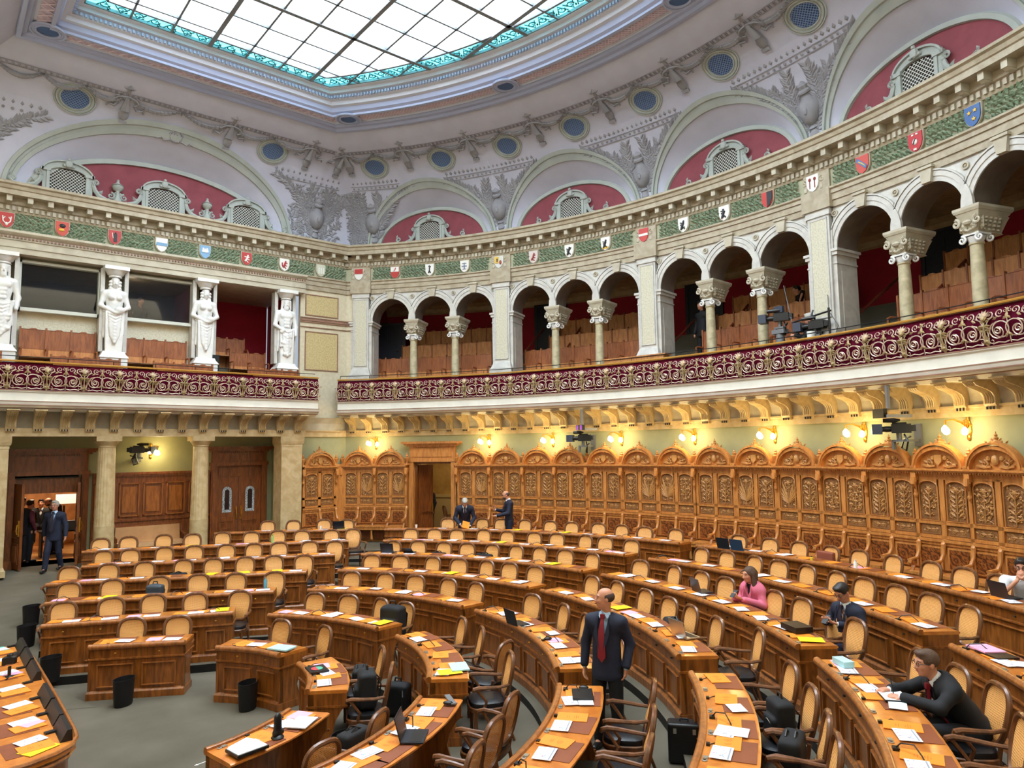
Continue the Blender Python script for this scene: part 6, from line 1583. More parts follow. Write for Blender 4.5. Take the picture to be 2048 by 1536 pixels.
ENDS={'M1':(43.1,12.4),'M2':(41.7,5.5),'M3':(41.7,2.8),'M4':(41.7,2.3),'M5':(41.8,1.9),'M6':(41.8,3.2),'M7':(44.6,2.2),
'N1':(-2.5,-34.3),'N2':(-3.6,-37.1),'N3':(-1.2,-38.3),'N4':(-.75,-38.3),'N5':(-1.8,-39.1),'N6':(-.7,-38.4),'N7':(-.1,-38.4),
'S1':(-50.1,-80),'S2':(-46.8,-78),'S3':(-44.6,-74),'S4':(-43.6,-70),'S5':(-42.8,-67),'S6':(-41.9,-60)}
PATHS={}
for k in CH:
    r=int(k[1])
    PATHS[k]=DPath('line',*LE[r]) if k[0]=='L' else DPath('arc',RD[r],*ENDS[k])
DW=.46
def desk(k):
    p=PATHS[k]; row=int(k[1]); z0=ZT[row]; L=p.L; N=max(1,int(L/.28)) if p.kind=='arc' else max(2,int(L/.6))
    mid=p.pt(L/2,DW/2); B=empty('parliament_desk',(mid.x,mid.y,z0),0,'long wooden bench desk, %s row of the %s'%(RW[row],BW[k[0]]),'desk')
    def T(x,y,z): q=p.pt(x,y); return (q.x-mid.x,q.y-mid.y,z)
    def sw(prof,x0=0,x1=L,n=N,m=0,g=None):
        g=g or MB(T); kk=len(prof); vs=[(x0+(x1-x0)*i/n,y,z) for i in range(n+1) for y,z in prof]
        fs=[(i*kk+j,i*kk+(j+1)%kk,(i+1)*kk+(j+1)%kk,(i+1)*kk+j) for i in range(n) for j in range(kk)]+[tuple(range(kk)),tuple(n*kk+j for j in range(kk))[::-1]]
        g.add(vs,fs,m); return g
    sw([(.02,.745),(.02,.778),(DW-.01,.778),(DW+.015,.768),(DW+.015,.752),(DW-.01,.738),(.02,.738)]).build('tabletop',W_top,B,ang=50)
    sw([(-.035,.735),(-.05,.755),(-.045,.782),(-.03,.802),(0,.808),(.018,.80),(.022,.778),(.022,.735)]).build('raised_rim',W_trim,B,ang=50)
    sw([(.0,.738),(.0,.60),(-.018,.592),(-.02,.575),(-.005,.562),(.012,.556),(.012,.13),(-.008,.118),(-.03,.095),(-.03,0),(.07,0),(.07,.738)]).build('front_panel',W_desk,B,ang=25)
    for x0,x1 in ((.0,.035),(L-.035,L)):
        g=MB(T); poly=[(.0,.738),(DW,.738),(DW,.60),(DW-.03,.57),(DW-.06,.54),(DW-.13,.42),(DW-.16,.30),(DW-.12,.16),(DW-.10,.10),(DW-.06,.0),(.0,.0)]
        g.prism([(x,z) for x,z in poly],x0,x1,ax='x'); e=1 if x0>1 else -1; xx=x1 if e>0 else x0
        g.box(min(xx,xx+e*.012),max(xx,xx+e*.012),-.01,DW+.01,.575,.60); g.box(min(xx,xx+e*.012),max(xx,xx+e*.012),-.03,DW-.08,0,.10)
        g.build('end_panel',W_desk,B,smooth=False)
    pl=[p.inv(c)[0] for c in CH[k]]; pl=[min(L-.3,max(.3,x)) for x in pl]
    for i,x in enumerate(pl):
        lo=(pl[i-1]+x)/2 if i else 0.06; hi=(x+pl[i+1])/2 if i<len(pl)-1 else L-.06
        if lo>hi: lo,hi=hi,lo
        g=MB(T); x0,x1=lo+.06,hi-.06
        for a,b,c,d in ((x0,x1,.485,.507),(x0,x1,.165,.187)): sw([(.012,c),(-.016,c+.006),(-.016,d-.006),(.012,d)],a,b,3,g=g)
        for a in (x0,x1-.022): g.box(a,a+.022,-.016,.014,.187,.485)
        g.build('panel_moulding',W_trim,B,smooth=False)
        g=MB(T); g.ell(((lo+hi)/2,-.012,.665),(.018,.016,.012),8); g.build('drawer_knob',BRASS if row<4 else BLK,B)
        g=MB(T); xs=hi-.07; g.box(xs-.05,xs+.0,.035,.075,.778,.79); g.lathe([(.022,.778),(.024,.786),(.012,.788)],10,(xs+.025,.055,0)); g.build('socket_plate',SILV,B,smooth=False)
        g=MB(T); xs=lo+.09
        if (i+row)%3==0: g.tube([(xs,.06,.79),(xs+.02,.10,.84),(xs+.08,.18,.86),(xs+.15,.22,.81),(xs+.17,.23,.79)],.006,5); g.box(xs-.03,xs+.03,.04,.09,.778,.80); g.build('gooseneck_microphone',BLK,B)
        else: g.tube([(xs+.1,.05,.782),(xs+.05,.10,.784),(xs+.0,.16,.784),(xs+.10,.22,.784)],.004,4); g.box(xs+.08,xs+.12,.035,.065,.778,.80); g.build('microphone_cable',BLK,B)
    return B
for k in PATHS: desk(k)
# ---- chairs
def chair_proto():
    B=empty('armchair',(0,0,0))
    def outline(f=1,n=26):
        out=[]
        for i in range(n):
            t=2*PI*i/n; c,s=math.cos(t),math.sin(t); x=.222*abs(c)**.66*(1 if c>0 else -1); z=.245*abs(s)**.8*(1 if s>0 else -1)
            x*=1-.20*(.5-z/.49); out.append((x*f,.215+(z+.24)*.20,.735+z*f))
        return out
    g=MB(); g.tube(outline(),.026,7,closed=True); g.build('back_frame',W_chair,B)
    g=MB(); o=outline(.93); c=len(o); inner=[(x*.5,y-.012,.735+(z-.735)*.5) for x,y,z in o]; g.add(o+inner+[(0,.247,.735)],[(i,(i+1)%c,c+(i+1)%c,c+i) for i in range(c)]+[(c+i,c+(i+1)%c,2*c) for i in range(c)]); g.build('cane_back',CANE,B)
    g=MB(); n=20; pts=[(.235*math.copysign(abs(math.cos(2*PI*i/n))**.6,math.cos(2*PI*i/n)),-.01+.22*math.copysign(abs(math.sin(2*PI*i/n))**.6,math.sin(2*PI*i/n))) for i in range(n)]
    lv=[(1.0,.41),(1.0,.44),(.97,.462),(.8,.478),(.4,.485)]
    g.add([(x*f,y*f,z) for f,z in lv for x,y in pts],[(j*n+i,j*n+(i+1)%n,(j+1)*n+(i+1)%n,(j+1)*n+i) for j in range(4) for i in range(n)]+[tuple(4*n+i for i in range(n)),tuple(range(n))[::-1]]); g.build('seat',LEA,B)
    g=MB(); lv=[(1.04,.355),(1.06,.37),(1.06,.405),(1.02,.415)]
    g.add([(x*f,y*f,z) for f,z in lv for x,y in pts],[(j*n+i,j*n+(i+1)%n,(j+1)*n+(i+1)%n,(j+1)*n+i) for j in range(3) for i in range(n)]+[tuple(range(n))[::-1],tuple(3*n+i for i in range(n))]); g.build('seat_rail',W_chair,B)
    for sx in (-1,1):
        g=MB(); g.tube([(sx*.205,.235,.66),(sx*.25,.12,.655),(sx*.275,-.03,.665),(sx*.28,-.15,.67),(sx*.275,-.205,.655),(sx*.27,-.215,.63)],[.018,.02,.022,.026,.026,.018],7); g.tube([(sx*.278,-.17,.655),(sx*.272,-.11,.58),(sx*.262,-.05,.50),(sx*.25,-.08,.42)],[.018,.018,.018,.022],6); g.build('arm',W_chair,B)
        g=MB(); g.lathe([(.018,0),(.016,.02),(.022,.06),(.018,.10),(.026,.24),(.022,.28),(.03,.31),(.024,.33),(.028,.37)],8,(sx*.19,-.17,0)); g.build('front_leg',W_chair,B)
        g=MB(); g.tube([(sx*.19,.30,0),(sx*.18,.22,.20),(sx*.175,.18,.38),(sx*.18,.205,.52)],[.016,.02,.024,.022],6); g.build('rear_leg',W_chair,B)
    return B
cproto=chair_proto(); cfirst=True; rnd=random.Random(5); CHO={}
for k in CH:
    p=PATHS[k]; row=int(k[1]); n=len(CH[k])
    for i,c in enumerate(CH[k]):
        x,y=p.inv(c); y=max(y,.72); q=p.pt(x,y-.19)
        rz=p.rz(x)+R_(rnd.uniform(-9,9) if row>2 else rnd.uniform(-14,14))
        if k=='N2' and i==2: rz-=R_(35)
        o=cproto if cfirst else copy_tree(cproto); cfirst=False; o.location=(q.x,q.y,ZT[row]); o.rotation_euler=(0,0,rz)
        tag(o,'cane back armchair, %s row of the %s, %s from its left end'%(RW[row],BW[k[0]],ords[i]),'chair','cane back armchairs at the desks'); CHO[(k,i)]=o
# ---- papers
def sheet(name,k,x,y,w,h,t,m,dz,ang,label,cat,group=None):
    p=PATHS[k]; row=int(k[1]); q=p.pt(x,y); g=MB(); g.box(-w/2,w/2,-h/2,h/2,0,t)
    o=g.build(name,m,loc=(q.x,q.y,ZT[row]+.779+dz),rz=p.rz(x)+ang,smooth=False); tag(o,label,cat,group); return o
# a booklet with printed lines
def mapsheet_mesh():
    g=MB(); g.box(-.125,.125,-.085,.085,0,.003,0)
    r=random.Random(2)
    g.box(-.118,.118,.055,.068,.003,.0036,1)
    for i in range(14):
        x=r.uniform(-.09,.08); y=r.uniform(-.07,.03); g.tube([(x+r.uniform(-.03,.03),y+r.uniform(-.02,.02),.0034) for _ in range(4)],.0016,3,m=2+i%2,cap=False)
    return g.build('printed_map',[PAPR,mat('map_grey_text',(150,154,166)),mat('map_blue',(110,160,214)),mat('map_red',(214,130,140))],smooth=False)
MAPM=None
def booklet_mesh():
    g=MB(); g.box(-.105,.105,-.148,.148,0,.006,0)
    for i,(w,y) in enumerate(((.05,.06),(.08,.04),(.04,.02),(.06,-.03),(.05,-.05))): g.box(-w/2,w/2,y-.003,y+.003,.006,.0065,1)
    return g.build('orange_booklet',[ORAN,mat('booklet_print',(206,100,20))],smooth=False)
bkp=booklet_mesh(); mpp=mapsheet_mesh(); bu=mu=False
SKIP={('N5',7)}
rnd=random.Random(9)
for k in PATHS:
    p=PATHS[k]; row=int(k[1]); N=len(CH[k])
    for i in range(N):
        x=min(p.L-.34,max(.30,p.inv(CH[k][i])[0])); j=rnd.uniform; wh='on the %s row desk of the %s, %s place'%(RW[row],BW[k[0]],ords[i])
        sheet('leather_desk_pad',k,x,.31,.42,.27,.004,PADM,.0,j(-.04,.04),'brown leather desk pad '+wh,'desk pad','leather desk pads')
        def put(src,used,nx,ny,dz,an,lab,cat,grp):
            o=src if not used else src.copy()
            if used: COL.objects.link(o)
            q=p.pt(nx,ny); o.location=(q.x,q.y,ZT[row]+.779+dz); o.rotation_euler=(0,0,p.rz(x)+an); tag(o,lab,cat,grp)
        put(bkp,bu,x-.12+j(-.03,.03),.22+j(-.02,.02),.005,j(-.15,.15)+(0 if row%2 else PI/2),'orange session booklet '+wh,'booklet','orange session booklets'); bu=True
        if j(0,1)<.85: put(mpp,mu,x+.10+j(-.03,.03),.16+j(-.02,.05),.005+.008,j(-.25,.25),'white printed map sheet '+wh,'paper','printed map sheets'); mu=True
        q=j(0,1)
        if q<.10: sheet('yellow_sheet',k,x+.14,.24,.21,.29,.002,YELP,.012+.006,j(-.3,.3),'yellow paper sheet '+wh,'paper','yellow sheets')
        elif q<.20: sheet('pink_sheet',k,x-.16,.20,.21,.20,.002,PNKP,.0115,j(-.3,.3),'pink paper sheet '+wh,'paper','pink sheets')
        elif q<.38: sheet('white_sheet',k,x+.12,.30,.20,.15,.002,PAPR,.016,j(-.5,.5),'plain white paper sheet '+wh,'paper','white sheets')
# ---- objects on the desks
def at(k,pt,dz=.785):
    p=PATHS[k]; x,y=p.inv(pt); y=min(.36,max(.06,y)); x=min(p.L-.1,max(.1,x)); q=p.pt(x,y); return (q.x,q.y,ZT[int(k[1])]+dz),p.rz(x)
def laptop(k,pt,label,shell=SCRN,ang=0,tilt=105,s=1):
    P,rz=at(k,pt,.792); B=empty('laptop',P,rz+ang,label,'laptop'); B.scale=(s,)*3
    g=MB(); g.box(-.16,.16,-.11,.11,0,.014,0); g.box(-.14,.14,-.03,.09,.014,.0155,1); g.box(-.04,.04,-.0,.0,.014,.015,1); g.build('keyboard_base',[shell,BLK],B,smooth=False)
    t=R_(tilt-90); g=MB(); c,s_=math.cos(t),math.sin(t); Tq=lambda x,y,z:(x,-.11-z*s_-y*c,.014+z*c-y*s_)
    g.T=Tq; g.box(-.16,.16,-.006,.0,0,.22,0); g.box(-.15,.15,-.008,-.006,.01,.21,1); g.build('lid',[shell,BLK],B,smooth=False)
laptop('N3',(8.17,-1.54),'open dark laptop on the third row desk of the right block',ang=R_(5))
laptop('M6',(11.05,5.75),'open dark laptop, left of two on the sixth row desk of the middle block',ang=.0) if False else None
laptop('M5',(9.68,4.9),'open black laptop at the left end of the fifth row desk in the middle block')
laptop('M5',(10.05,4.55),'low black tablet on its cover beside the laptop, fifth row of the middle block',tilt=140,s=.8)
laptop('N5',(11.15,-2.75),'open dark laptop in front of the woman in the pink blazer',ang=R_(-10))
laptop('N4',(9.3,-4.05),'open silver laptop on the fourth row desk of the right block',shell=SILV,ang=R_(15))
laptop('N7',(13.1,-6.5),'open black laptop before the man in the white shirt')
laptop('N7',(14.45,-1.0),'open brown-black laptop, left one on the outermost row of the right block')
laptop('N7',(14.45,-1.35),'open dark blue laptop, right one of two on the outermost row of the right block',shell=mat('blue_laptop',(40,66,96),rough=.4))
laptop('L7',(10.3,8.75),'open dark laptop at the right end of the outermost row in the left block')
laptop('S2',(5.25,-4.4),'open dark laptop at the bottom edge, on the second row of the near right block',ang=R_(20))
def slab(name,k,pt,w,h,t,m,label,cat,ang=0,dz=.80):
    P,rz=at(k,pt,dz); g=MB(); g.box(-w/2,w/2,-h/2,h/2,0,t); o=g.build(name,m,loc=P,rz=rz+ang,smooth=False); tag(o,label,cat); return o
slab('tablet_computer','S3',(6.70,-4.33),.30,.22,.018,BLK,'black tablet in its cover lying on the third row of the near right block','tablet',.1)
o=slab('ring_binder','N1',(5.30,-.85),.30,.24,.02,BLK,'black folder with a round red and green badge, innermost row of the right block','folder',.1)
g=MB(); g.lathe([(.0,.0225),(.075,.0225),(.075,.020)],20,m=0,a0=0,a1=PI); g.lathe([(0,.0225),(.075,.0225),(.075,.020)],20,m=1,a0=PI,a1=2*PI); g.build('round_badge',[mat('badge_green',(80,170,140)),mat('badge_red',(206,60,70))],o,smooth=False)
slab('folder_stack','M1',(5.35,.45),.34,.24,.02,BLUP,'pale blue folder stack on the right end of the innermost middle desk','folder',.2)
slab('presentation_folder','S1',(4.55,-2.65),.30,.22,.01,PAPR,'white folder with a black scribble on the innermost near right desk','folder',.15)
o=slab('writing_folder','S1',(3.75,-2.75),.32,.24,.025,BLK,'open black writing folder with white pages at the end of the innermost near right desk','folder',-.1)
g=MB(); g.box(-.15,.15,-.11,.11,.025,.032); g.build('white_pages',PAPR,o,smooth=False)
slab('leather_case','N5',(9.95,-5.0),.34,.24,.07,BLK,'black open leather case on the desk by the man in the navy suit','case',.1)
slab('pink_sheet_stack','S6',(10.25,-7.02),.30,.24,.02,PNKP,'pink paper stack on the sixth row of the near right block','paper',.1)
slab('tissue_box','S5',(8.95,-6.06),.22,.12,.06,BLUP,'pale box of tissues on the fifth row of the near right block','box',.2)
o=slab('closed_laptop','S6',(10.15,-7.15),.34,.24,.02,BLK,'closed black laptop under the pink papers at the right edge','laptop',.15,dz=.787)
slab('blue_file','N2',(6.78,-2.55),.32,.22,.015,BLUP,'pale green document folder at the end of the second row in the right block','folder',.1)
slab('grey_ruler','S2',(5.95,-3.45),.30,.06,.015,GREYP,'grey spectacle case on the second row of the near right block','case',.5)
for kk,pt,l in (('S2',(5.85,-3.55),'black computer mouse on the second row of the near right block'),('S3',(6.85,-4.2),'black computer mouse on the third row of the near right block'),('N3',(7.9,-2.5),'small black computer mouse on the third row of the right block')):
    P,rz=at(kk,pt,.80); o=solid('computer_mouse',[ell((0,0,.012),(.032,.055,.022),None,.0),sub(rbox((0,0,-.05),(.2,.2,.05),0))],.005,BLK,loc=P,rz=rz); tag(o,l,'mouse')
def bottle(k,pt,m,label,h=.22,r=.032,tall=True,capm=None):
    P,rz=at(k,pt,.782); B=empty('drinking_bottle',P,rz,label,'bottle'); g=MB(); g.lathe([(0,0),(r,0),(r,h*.7),(r*.45,h*.84),(r*.45,h*.88)],14); g.build('bottle_body',m,B); g=MB(); g.lathe([(r*.5,h*.86),(r*.5,h),(0,h)],12); g.build('bottle_cap',capm or m,B)
bottle('L3',(6.40,3.92),mat('bottle_blue',(96,166,196),rough=.3,metal=.3),'blue metal water bottle on the third row of the left block',capm=SILV)
bottle('L6',(8.0,7.75),mat('bottle_green',(150,190,110),rough=.3),'pale green bottle on the sixth row of the left block',capm=mat('green_cap',(90,170,60)))
bottle('N7',(13.65,-3.9),WHT,'white bottle on the outermost row desk of the right block',h=.16)
bottle('N7',(14.0,-3.0),mat('yellow_jar',(220,190,50)),'small yellow jar on the outermost row desk of the right block',h=.09,r=.03,capm=BLK)
# cups at the back row
for kk,pt,l in (('L7',(9.9,9.1),'white paper cup on the outermost row of the left block'),('M7',(12.0,7.4),'small white cup at the left end of the outermost middle row')):
    P,rz=at(kk,pt,.782); g=MB(); g.lathe([(0,0),(.028,0),(.036,.09),(.033,.09),(.026,.01)],12); o=g.build('paper_cup',WHT,loc=P); tag(o,l,'cup')
# eyeglass case/headset on S1
P,rz=at('S1',(4.15,-2.75),.782); B=empty('table_microphone',P,rz,'black tabletop speaker microphone on the innermost near right desk','microphone')
g=MB(); g.lathe([(.06,0),(.065,.01),(.05,.03),(.02,.04)],14); g.build('base',BLK,B); solid('speaker_head',[cap((0,0,.08),(0,.0,.20),.05,.045,((0,1,0),1.6),.02),cap((-.05,0,.05),(.03,0,.05),.03,.03,None,.02)],.008,BLK,B)
# ---- bags
def bag(loc,rz,label,kind='backpack',s=1,name=None,m=None,cat='bag'):
    B=empty(name or kind,loc,rz,label,cat); B.scale=(s,)*3; m=m or BLACKC
    if kind=='backpack':
        solid('bag_body',[rbox((0,0,.22),(.12,.06,.16),.05,None,.02),rbox((0,-.09,.15),(.09,.03,.08),.04,None,.03),ell((0,0,.40),(.13,.08,.06),None,.04),ell((.09,-.04,.30),(.05,.05,.09),None,.03)],.014,m,B)
        g=MB(); g.tube([(-.05,.0,.44),(-.04,0,.50),(.04,0,.50),(.05,0,.44)],.012,6); g.build('top_handle',BLK,B)
        for sx in (-1,1): g=MB(); g.tube([(sx*.09,.08,.40),(sx*.13,.16,.30),(sx*.12,.14,.14),(sx*.10,.08,.05)],.016,5,flat=.5); g.build('shoulder_strap',BLK,B)
        g=MB(); g.tube([(-.09,-.155,.20),(0,-.165,.24),(.09,-.155,.20)],.004,4); g.tube([(-.13,-.07,.30),(-.1,-.08,.40),(.1,-.08,.40),(.13,-.07,.30)],.004,4); g.build('zip',SILV,B)
    else:
        solid('bag_body',[rbox((0,0,.15),(.15,.05,.10),.05,None,.02),ell((.0,-.06,.12),(.12,.04,.08),None,.03)],.014,m,B)
        for sy in (-.04,.04): g=MB(); g.tube([(-.08,sy,.25),(-.07,sy,.30),(0,sy,.33),(.07,sy,.30),(.08,sy,.25)],.010,5); g.build('handle',BLK,B)
    return B
def onchair(k,i,dz=.485,dx=0,dy=0): o=CHO[(k,i)]; c,s=math.cos(o.rotation_euler.z),math.sin(o.rotation_euler.z); return (o.location.x+dx*c-dy*s,o.location.y+dx*s+dy*c,o.location.z+dz),o.rotation_euler.z
for k,i,kd,l,s_ in (('M2',3,'backpack','big black backpack standing on the last chair of the second middle row',1.15),('L3',2,'backpack','dark grey backpack on a chair of the third left row',.9),('L4',3,'handbag','flat black bag on a chair of the fourth left row',.9),
   ('M5',2,'handbag','black leather bag on the third chair of the fifth middle row',1.0),('M5',4,'handbag','black handbag with tall handles on the fifth chair of the fifth middle row',1.1),('N4',4,'handbag','rounded black bag on a chair of the fourth row in the right block',1.1),
   ('N1',1,'backpack','black backpack standing on the chair beside the innermost right desk',1.0),('N1',0,'handbag','small dark bag on the chair behind the black folder',.9),('S1',0,'handbag','black briefcase bag on the chair of the innermost near right row',.95),
   ('S4',1,'backpack','black backpack lying on the second chair of the fourth near right row',.85),('S4',2,'handbag','black laptop bag on the third chair of the fourth near right row',.95),('N7',3,'handbag','dark handbag before the brown bag on the outermost right row',.8)):
    P,rz=onchair(k,i,.486,0,0); bag(P,rz+(.2 if i%2 else -.2),l,kd,s_,m=(mat('slate_cloth',(58,68,78)) if k=='L3' else None))
P,rz=onchair('N7',3,.49,.02,.13); o=solid('brown_leather_case',[rbox((0,0,.22),(.17,.02,.16),.03,None,.0)],.014,mat('russet_leather',(140,76,58),rough=.5),loc=P,rz=rz); tag(o,'russet leather case standing on a chair of the outermost right row','bag')
bag((6.42,-1.02,ZT[1]+.0),2.2,'black backpack standing on the carpet beside the second row end','backpack',1.0)
# hard case
B=empty('hard_case',(7.72,-4.86,ZT[3]),R_(-52),'black hard suitcase standing in the aisle by the fourth near right row','suitcase')
o=solid('case_shell',[rbox((0,0,.24),(.18,.085,.20),.03,None,.0)],.012,BLK,B); g=MB(); g.tube([(-.05,0,.47),(-.05,0,.50),(.05,0,.50),(.05,0,.47)],.01,5); g.build('handle',BLK,B)
B.scale=(.85,.85,.9)
g=MB(); 
for sx in (-1,1): g.box(sx*.12-.02,sx*.12+.02,-.118,-.10,.36,.42)
g.build('latch',SILV,B,smooth=False)
# waste bins
def zramp(v): return float(np.interp(v,[3.3,5.2,6.8,8.3,9.4],[0.004,.13,.24,.355,.475]))
for (x,y,z,l) in ((2.95,6.88,.372,'black waste bin at the end of the fourth left row'),(2.76,5.60,.262,'black waste bin at the end of the third left row'),(2.90,3.60,.115,'black waste bin at the end of the second left row'),
   (3.62,2.02,.0,'black waste bin in front of the innermost left desk'),(4.93,.62,.0,'black waste bin in front of the innermost middle desk'),(5.10,-2.0,0,'black waste bin half hidden behind the innermost near right desk'),(11.75,7.95,ZT[7],'black waste bin at the back aisle beside the outermost left desk')):
    g=MB(); n=28; lv=[(.80,.0),(.86,.02),(1.0,.37),(1.03,.38),(.98,.38),(.84,.03)]
    g.add([(.165*f*math.cos(2*PI*i/n),.12*f*math.sin(2*PI*i/n),zz) for f,zz in lv for i in range(n)],[(j*n+i,j*n+(i+1)%n,(j+1)*n+(i+1)%n,(j+1)*n+i) for j in range(5) for i in range(n)]+[tuple(range(n))[::-1],tuple(5*n+i for i in range(n))])
    o=g.build('waste_bin',BLKG,loc=(x,y,z),rz=.6); tag(o,l,'waste bin')
# ================================================================ SECRETARIES' TABLE at bottom left
B=empty('officials_table',(2.0,1.2,0),0,'long curved officials table at bottom left with dark screens along its edge','desk')
g=MB(); e=[(2.50,3.45),(2.545,2.0),(2.56,.2),(2.56,-1.0),(2.545,-1.25),(2.47,-1.45),(2.33,-1.58),(2.1,-1.68),(1.75,-1.72),(1.62,-1.70),(1.62,3.45)]
tp=[(x-2.0,y-1.2) for x,y in e]; g.prism(tp,.745,.79,ax='z'); g.build('tabletop',W_top,B,ang=50)
g=MB(); g.tube([(x-2.0,y-1.2,.80) for x,y in e[:9]],.022,6); g.tube([(x-2.02,y-1.19,.70) for x,y in e[:9]],.02,5); g.build('raised_rim',W_trim,B)
g=MB(); g.prism([((x-2.0)*.90,(y-1.2)*.97) for x,y in e],0,.745,ax='z'); g.build('cabinet',W_desk,B,ang=30)
for i,(y0,y1) in enumerate(((3.40,2.75),(2.68,1.98),(1.9,1.2),(.62,-.06),(-.12,-.72),(-.76,-1.28))):
    g=MB(); g.T=lambda x,y,z:(x-2.0,y-1.2,z); g.prism([(2.40,.79),(2.51,.79),(2.50,.90),(2.46,.90)],y0,y1); g.build('dark_screen_strip',BLK,B,smooth=False)
def tsheet(name,x,y,w,h,t,m,dz,a,l,c,grp=None):
    g=MB(); g.box(-w/2,w/2,-h/2,h/2,0,t); o=g.build(name,m,loc=(x,y,.79+dz),rz=a,smooth=False); tag(o,l,c,grp); return o
for i,y in enumerate((-1.18,-.52,.14,.9,1.7,2.45,3.1)):
    wh='on the officials table, %s place from the near end'%ords[i]
    tsheet('leather_desk_pad',2.10,y,.34,.44,.004,PADM,0,.1,'brown leather desk pad '+wh,'desk pad','leather desk pads')
    o=bkp.copy(); COL.objects.link(o); o.location=(2.20,y-.06,.796); o.rotation_euler=(0,0,1.7+.1*(i%3)); tag(o,'orange session booklet '+wh,'booklet','orange session booklets')
    o=mpp.copy(); COL.objects.link(o); o.location=(2.18,y+.13,.804); o.rotation_euler=(0,0,.35-.1*(i%2)); tag(o,'white printed map sheet '+wh,'paper','printed map sheets')
    if i in (0,): tsheet('yellow_folder',2.22,y-.14,.30,.20,.003,YELP,.002+.004,.5,'yellow folder under the orange booklet at the near end of the officials table','folder')
    if i in (1,4): tsheet('pink_sheet',2.24,y+.02,.20,.16,.002,PNKP,.0125,.5,'pink paper sheet '+wh,'paper','pink sheets')
    g=MB(); g.box(-.05,.05,-.03,.03,0,.02); o=g.build('outlet_box',BLK,loc=(2.36,y+.27,.79),rz=.2,smooth=False); tag(o,'small black outlet box '+wh,'outlet box','outlet boxes')
tsheet('teal_brochure',2.2,3.28,.2,.28,.004,mat('teal_cover',(60,180,160)),.006,.2,'teal brochure at the far end of the officials table','brochure')
B=empty('photo_camera',(2.20,1.60,.79),R_(-20),'black photo camera with long lens standing on the officials table','camera')
g=MB(); g.lathe([(.04,0),(.05,.01),(.02,.03),(.02,.14)],10); g.tube([(0,0,.02),(-.1,.08,.0)],.012,5); g.tube([(0,0,.02),(.1,.08,.0)],.012,5); g.tube([(0,0,.02),(0,-.12,.0)],.012,5); g.build('mini_tripod',BLK,B)
solid('camera_body',[rbox((0,0,.22),(.06,.03,.035),.012,None,.01),rbox((0,0,.28),(.02,.025,.012),.01,None,.01),rbox((-.06,.0,.21),(.012,.03,.04),.01,None,.01)],.007,BLK,B)
g=MB(); g.tube([(0,.03,.22),(0,.08,.22),(0,.16,.225),(0,.23,.225)],[.04,.036,.04,.045],12); g.build('lens',BLK,B); 
# arrow of tape on the carpet
g=MB(); g.box(-.09,.09,-.006,.006,0,.002); g.prism([(-.09,.02),(-.13,0),(-.09,-.02)],0,.002,ax='z'); o=g.build('tape_arrow',WHT,loc=(3.95,-.75,.001),rz=.2,smooth=False); tag(o,'small white tape arrow on the grey carpet','tape')
# ================================================================ PEOPLE
def AZ(a): return R_(a-270)
person('person','balding man in navy suit and dark red tie standing in the aisle',(7.36,-4.08,ZT[3]),AZ(203),
  dict(elL=(-.27,.05,1.15),wrL=(-.27,-.02,.90),hdL=(.02,-.15,-1),pnL=(1,0,0),elR=(.25,.09,1.16),wrR=(.235,-.02,.93),hdR=(-.15,.05,-1),head=(0,-.03,1.67),curl=.6),
  dict(jacket=NAVY,shirt=SHIRTB,tie=REDT,trousers=DNAVY,hair=HSH,style='bald',cuff=SHIRTB,open=.075,oplen=.1),dict(yaw=R_(-62),pitch=0),res=.007)
S=dict(SIT)
S.update(head=(0,-.34,1.11),neck=(0,-.26,.98),chest=(0,-.17,.84),waist=(0,-.02,.64),shl=(-.19,-.25,.93),shr=(.19,-.21,.93),elL=(-.27,-.42,.80),wrL=(-.14,-.62,.825),hdL=(.3,-1,-.05),pnL=(0,0,-1),elR=(.28,-.36,.80),wrR=(.10,-.60,.83),hdR=(-.6,-1,-.1),pnR=(-.3,.2,-1),curl=.8)
person('person','smiling man in dark suit, glasses and red tie, seated writing at right',(8.76,-7.30,ZT[5]),AZ(131),S,
  dict(jacket=DNAVY,shirt=SHIRT,tie=REDT,trousers=DNAVY,hair=HBR,style='short',cuff=SHIRT,seated=True,oplen=-.2,open=.06),dict(yaw=R_(8),pitch=R_(4),glasses=True),res=.007)
P_,rz_=at('S5',(8.35,-6.80),.797); g=MB(); g.box(-.15,.15,-.11,.11,0,.012); g.box(-.145,.145,-.105,.105,.012,.015,1); o=g.build('notebook',[BLK,PAPR],loc=P_,rz=rz_,smooth=False); tag(o,'open white notebook under the writing man\'s hands','notebook')
g=MB(); g.tube([(0,0,.0),(.05,.04,.12)],.005,6); o=g.build('pen',BLK,loc=(P_[0]+.02,P_[1],P_[2]+.02)); tag(o,'black pen held over the white notebook','pen')
S2=dict(SIT); S2.update(head=(0,-.10,1.21),elL=(-.26,-.06,.78),wrL=(-.10,-.32,.84),hdL=(.5,-.8,.3),pnL=(.3,-.2,.9),elR=(.26,-.06,.78),wrR=(.10,-.30,.84),hdR=(-.5,-.8,.3),pnR=(-.3,-.2,.9),curl=.9)
person('person','man in blue suit seated in the fifth row looking down at his phone',(10.76,-5.30,ZT[5]),AZ(165),S2,
  dict(jacket=NAVY,shirt=SHIRT,tie=DTIE,trousers=NAVY,hair=HBK,style='short',cuff=SHIRT,seated=True,oplen=-.1),dict(yaw=0,pitch=R_(32),glasses=True),res=.009)
def phone(loc,rz,l):
    g=MB(); g.box(-.036,.036,-.004,.004,-.07,.07); o=g.build('mobile_phone',BLK,loc=loc,rz=rz,smooth=False); o.rotation_euler=(R_(-50),0,rz); tag(o,l,'phone')
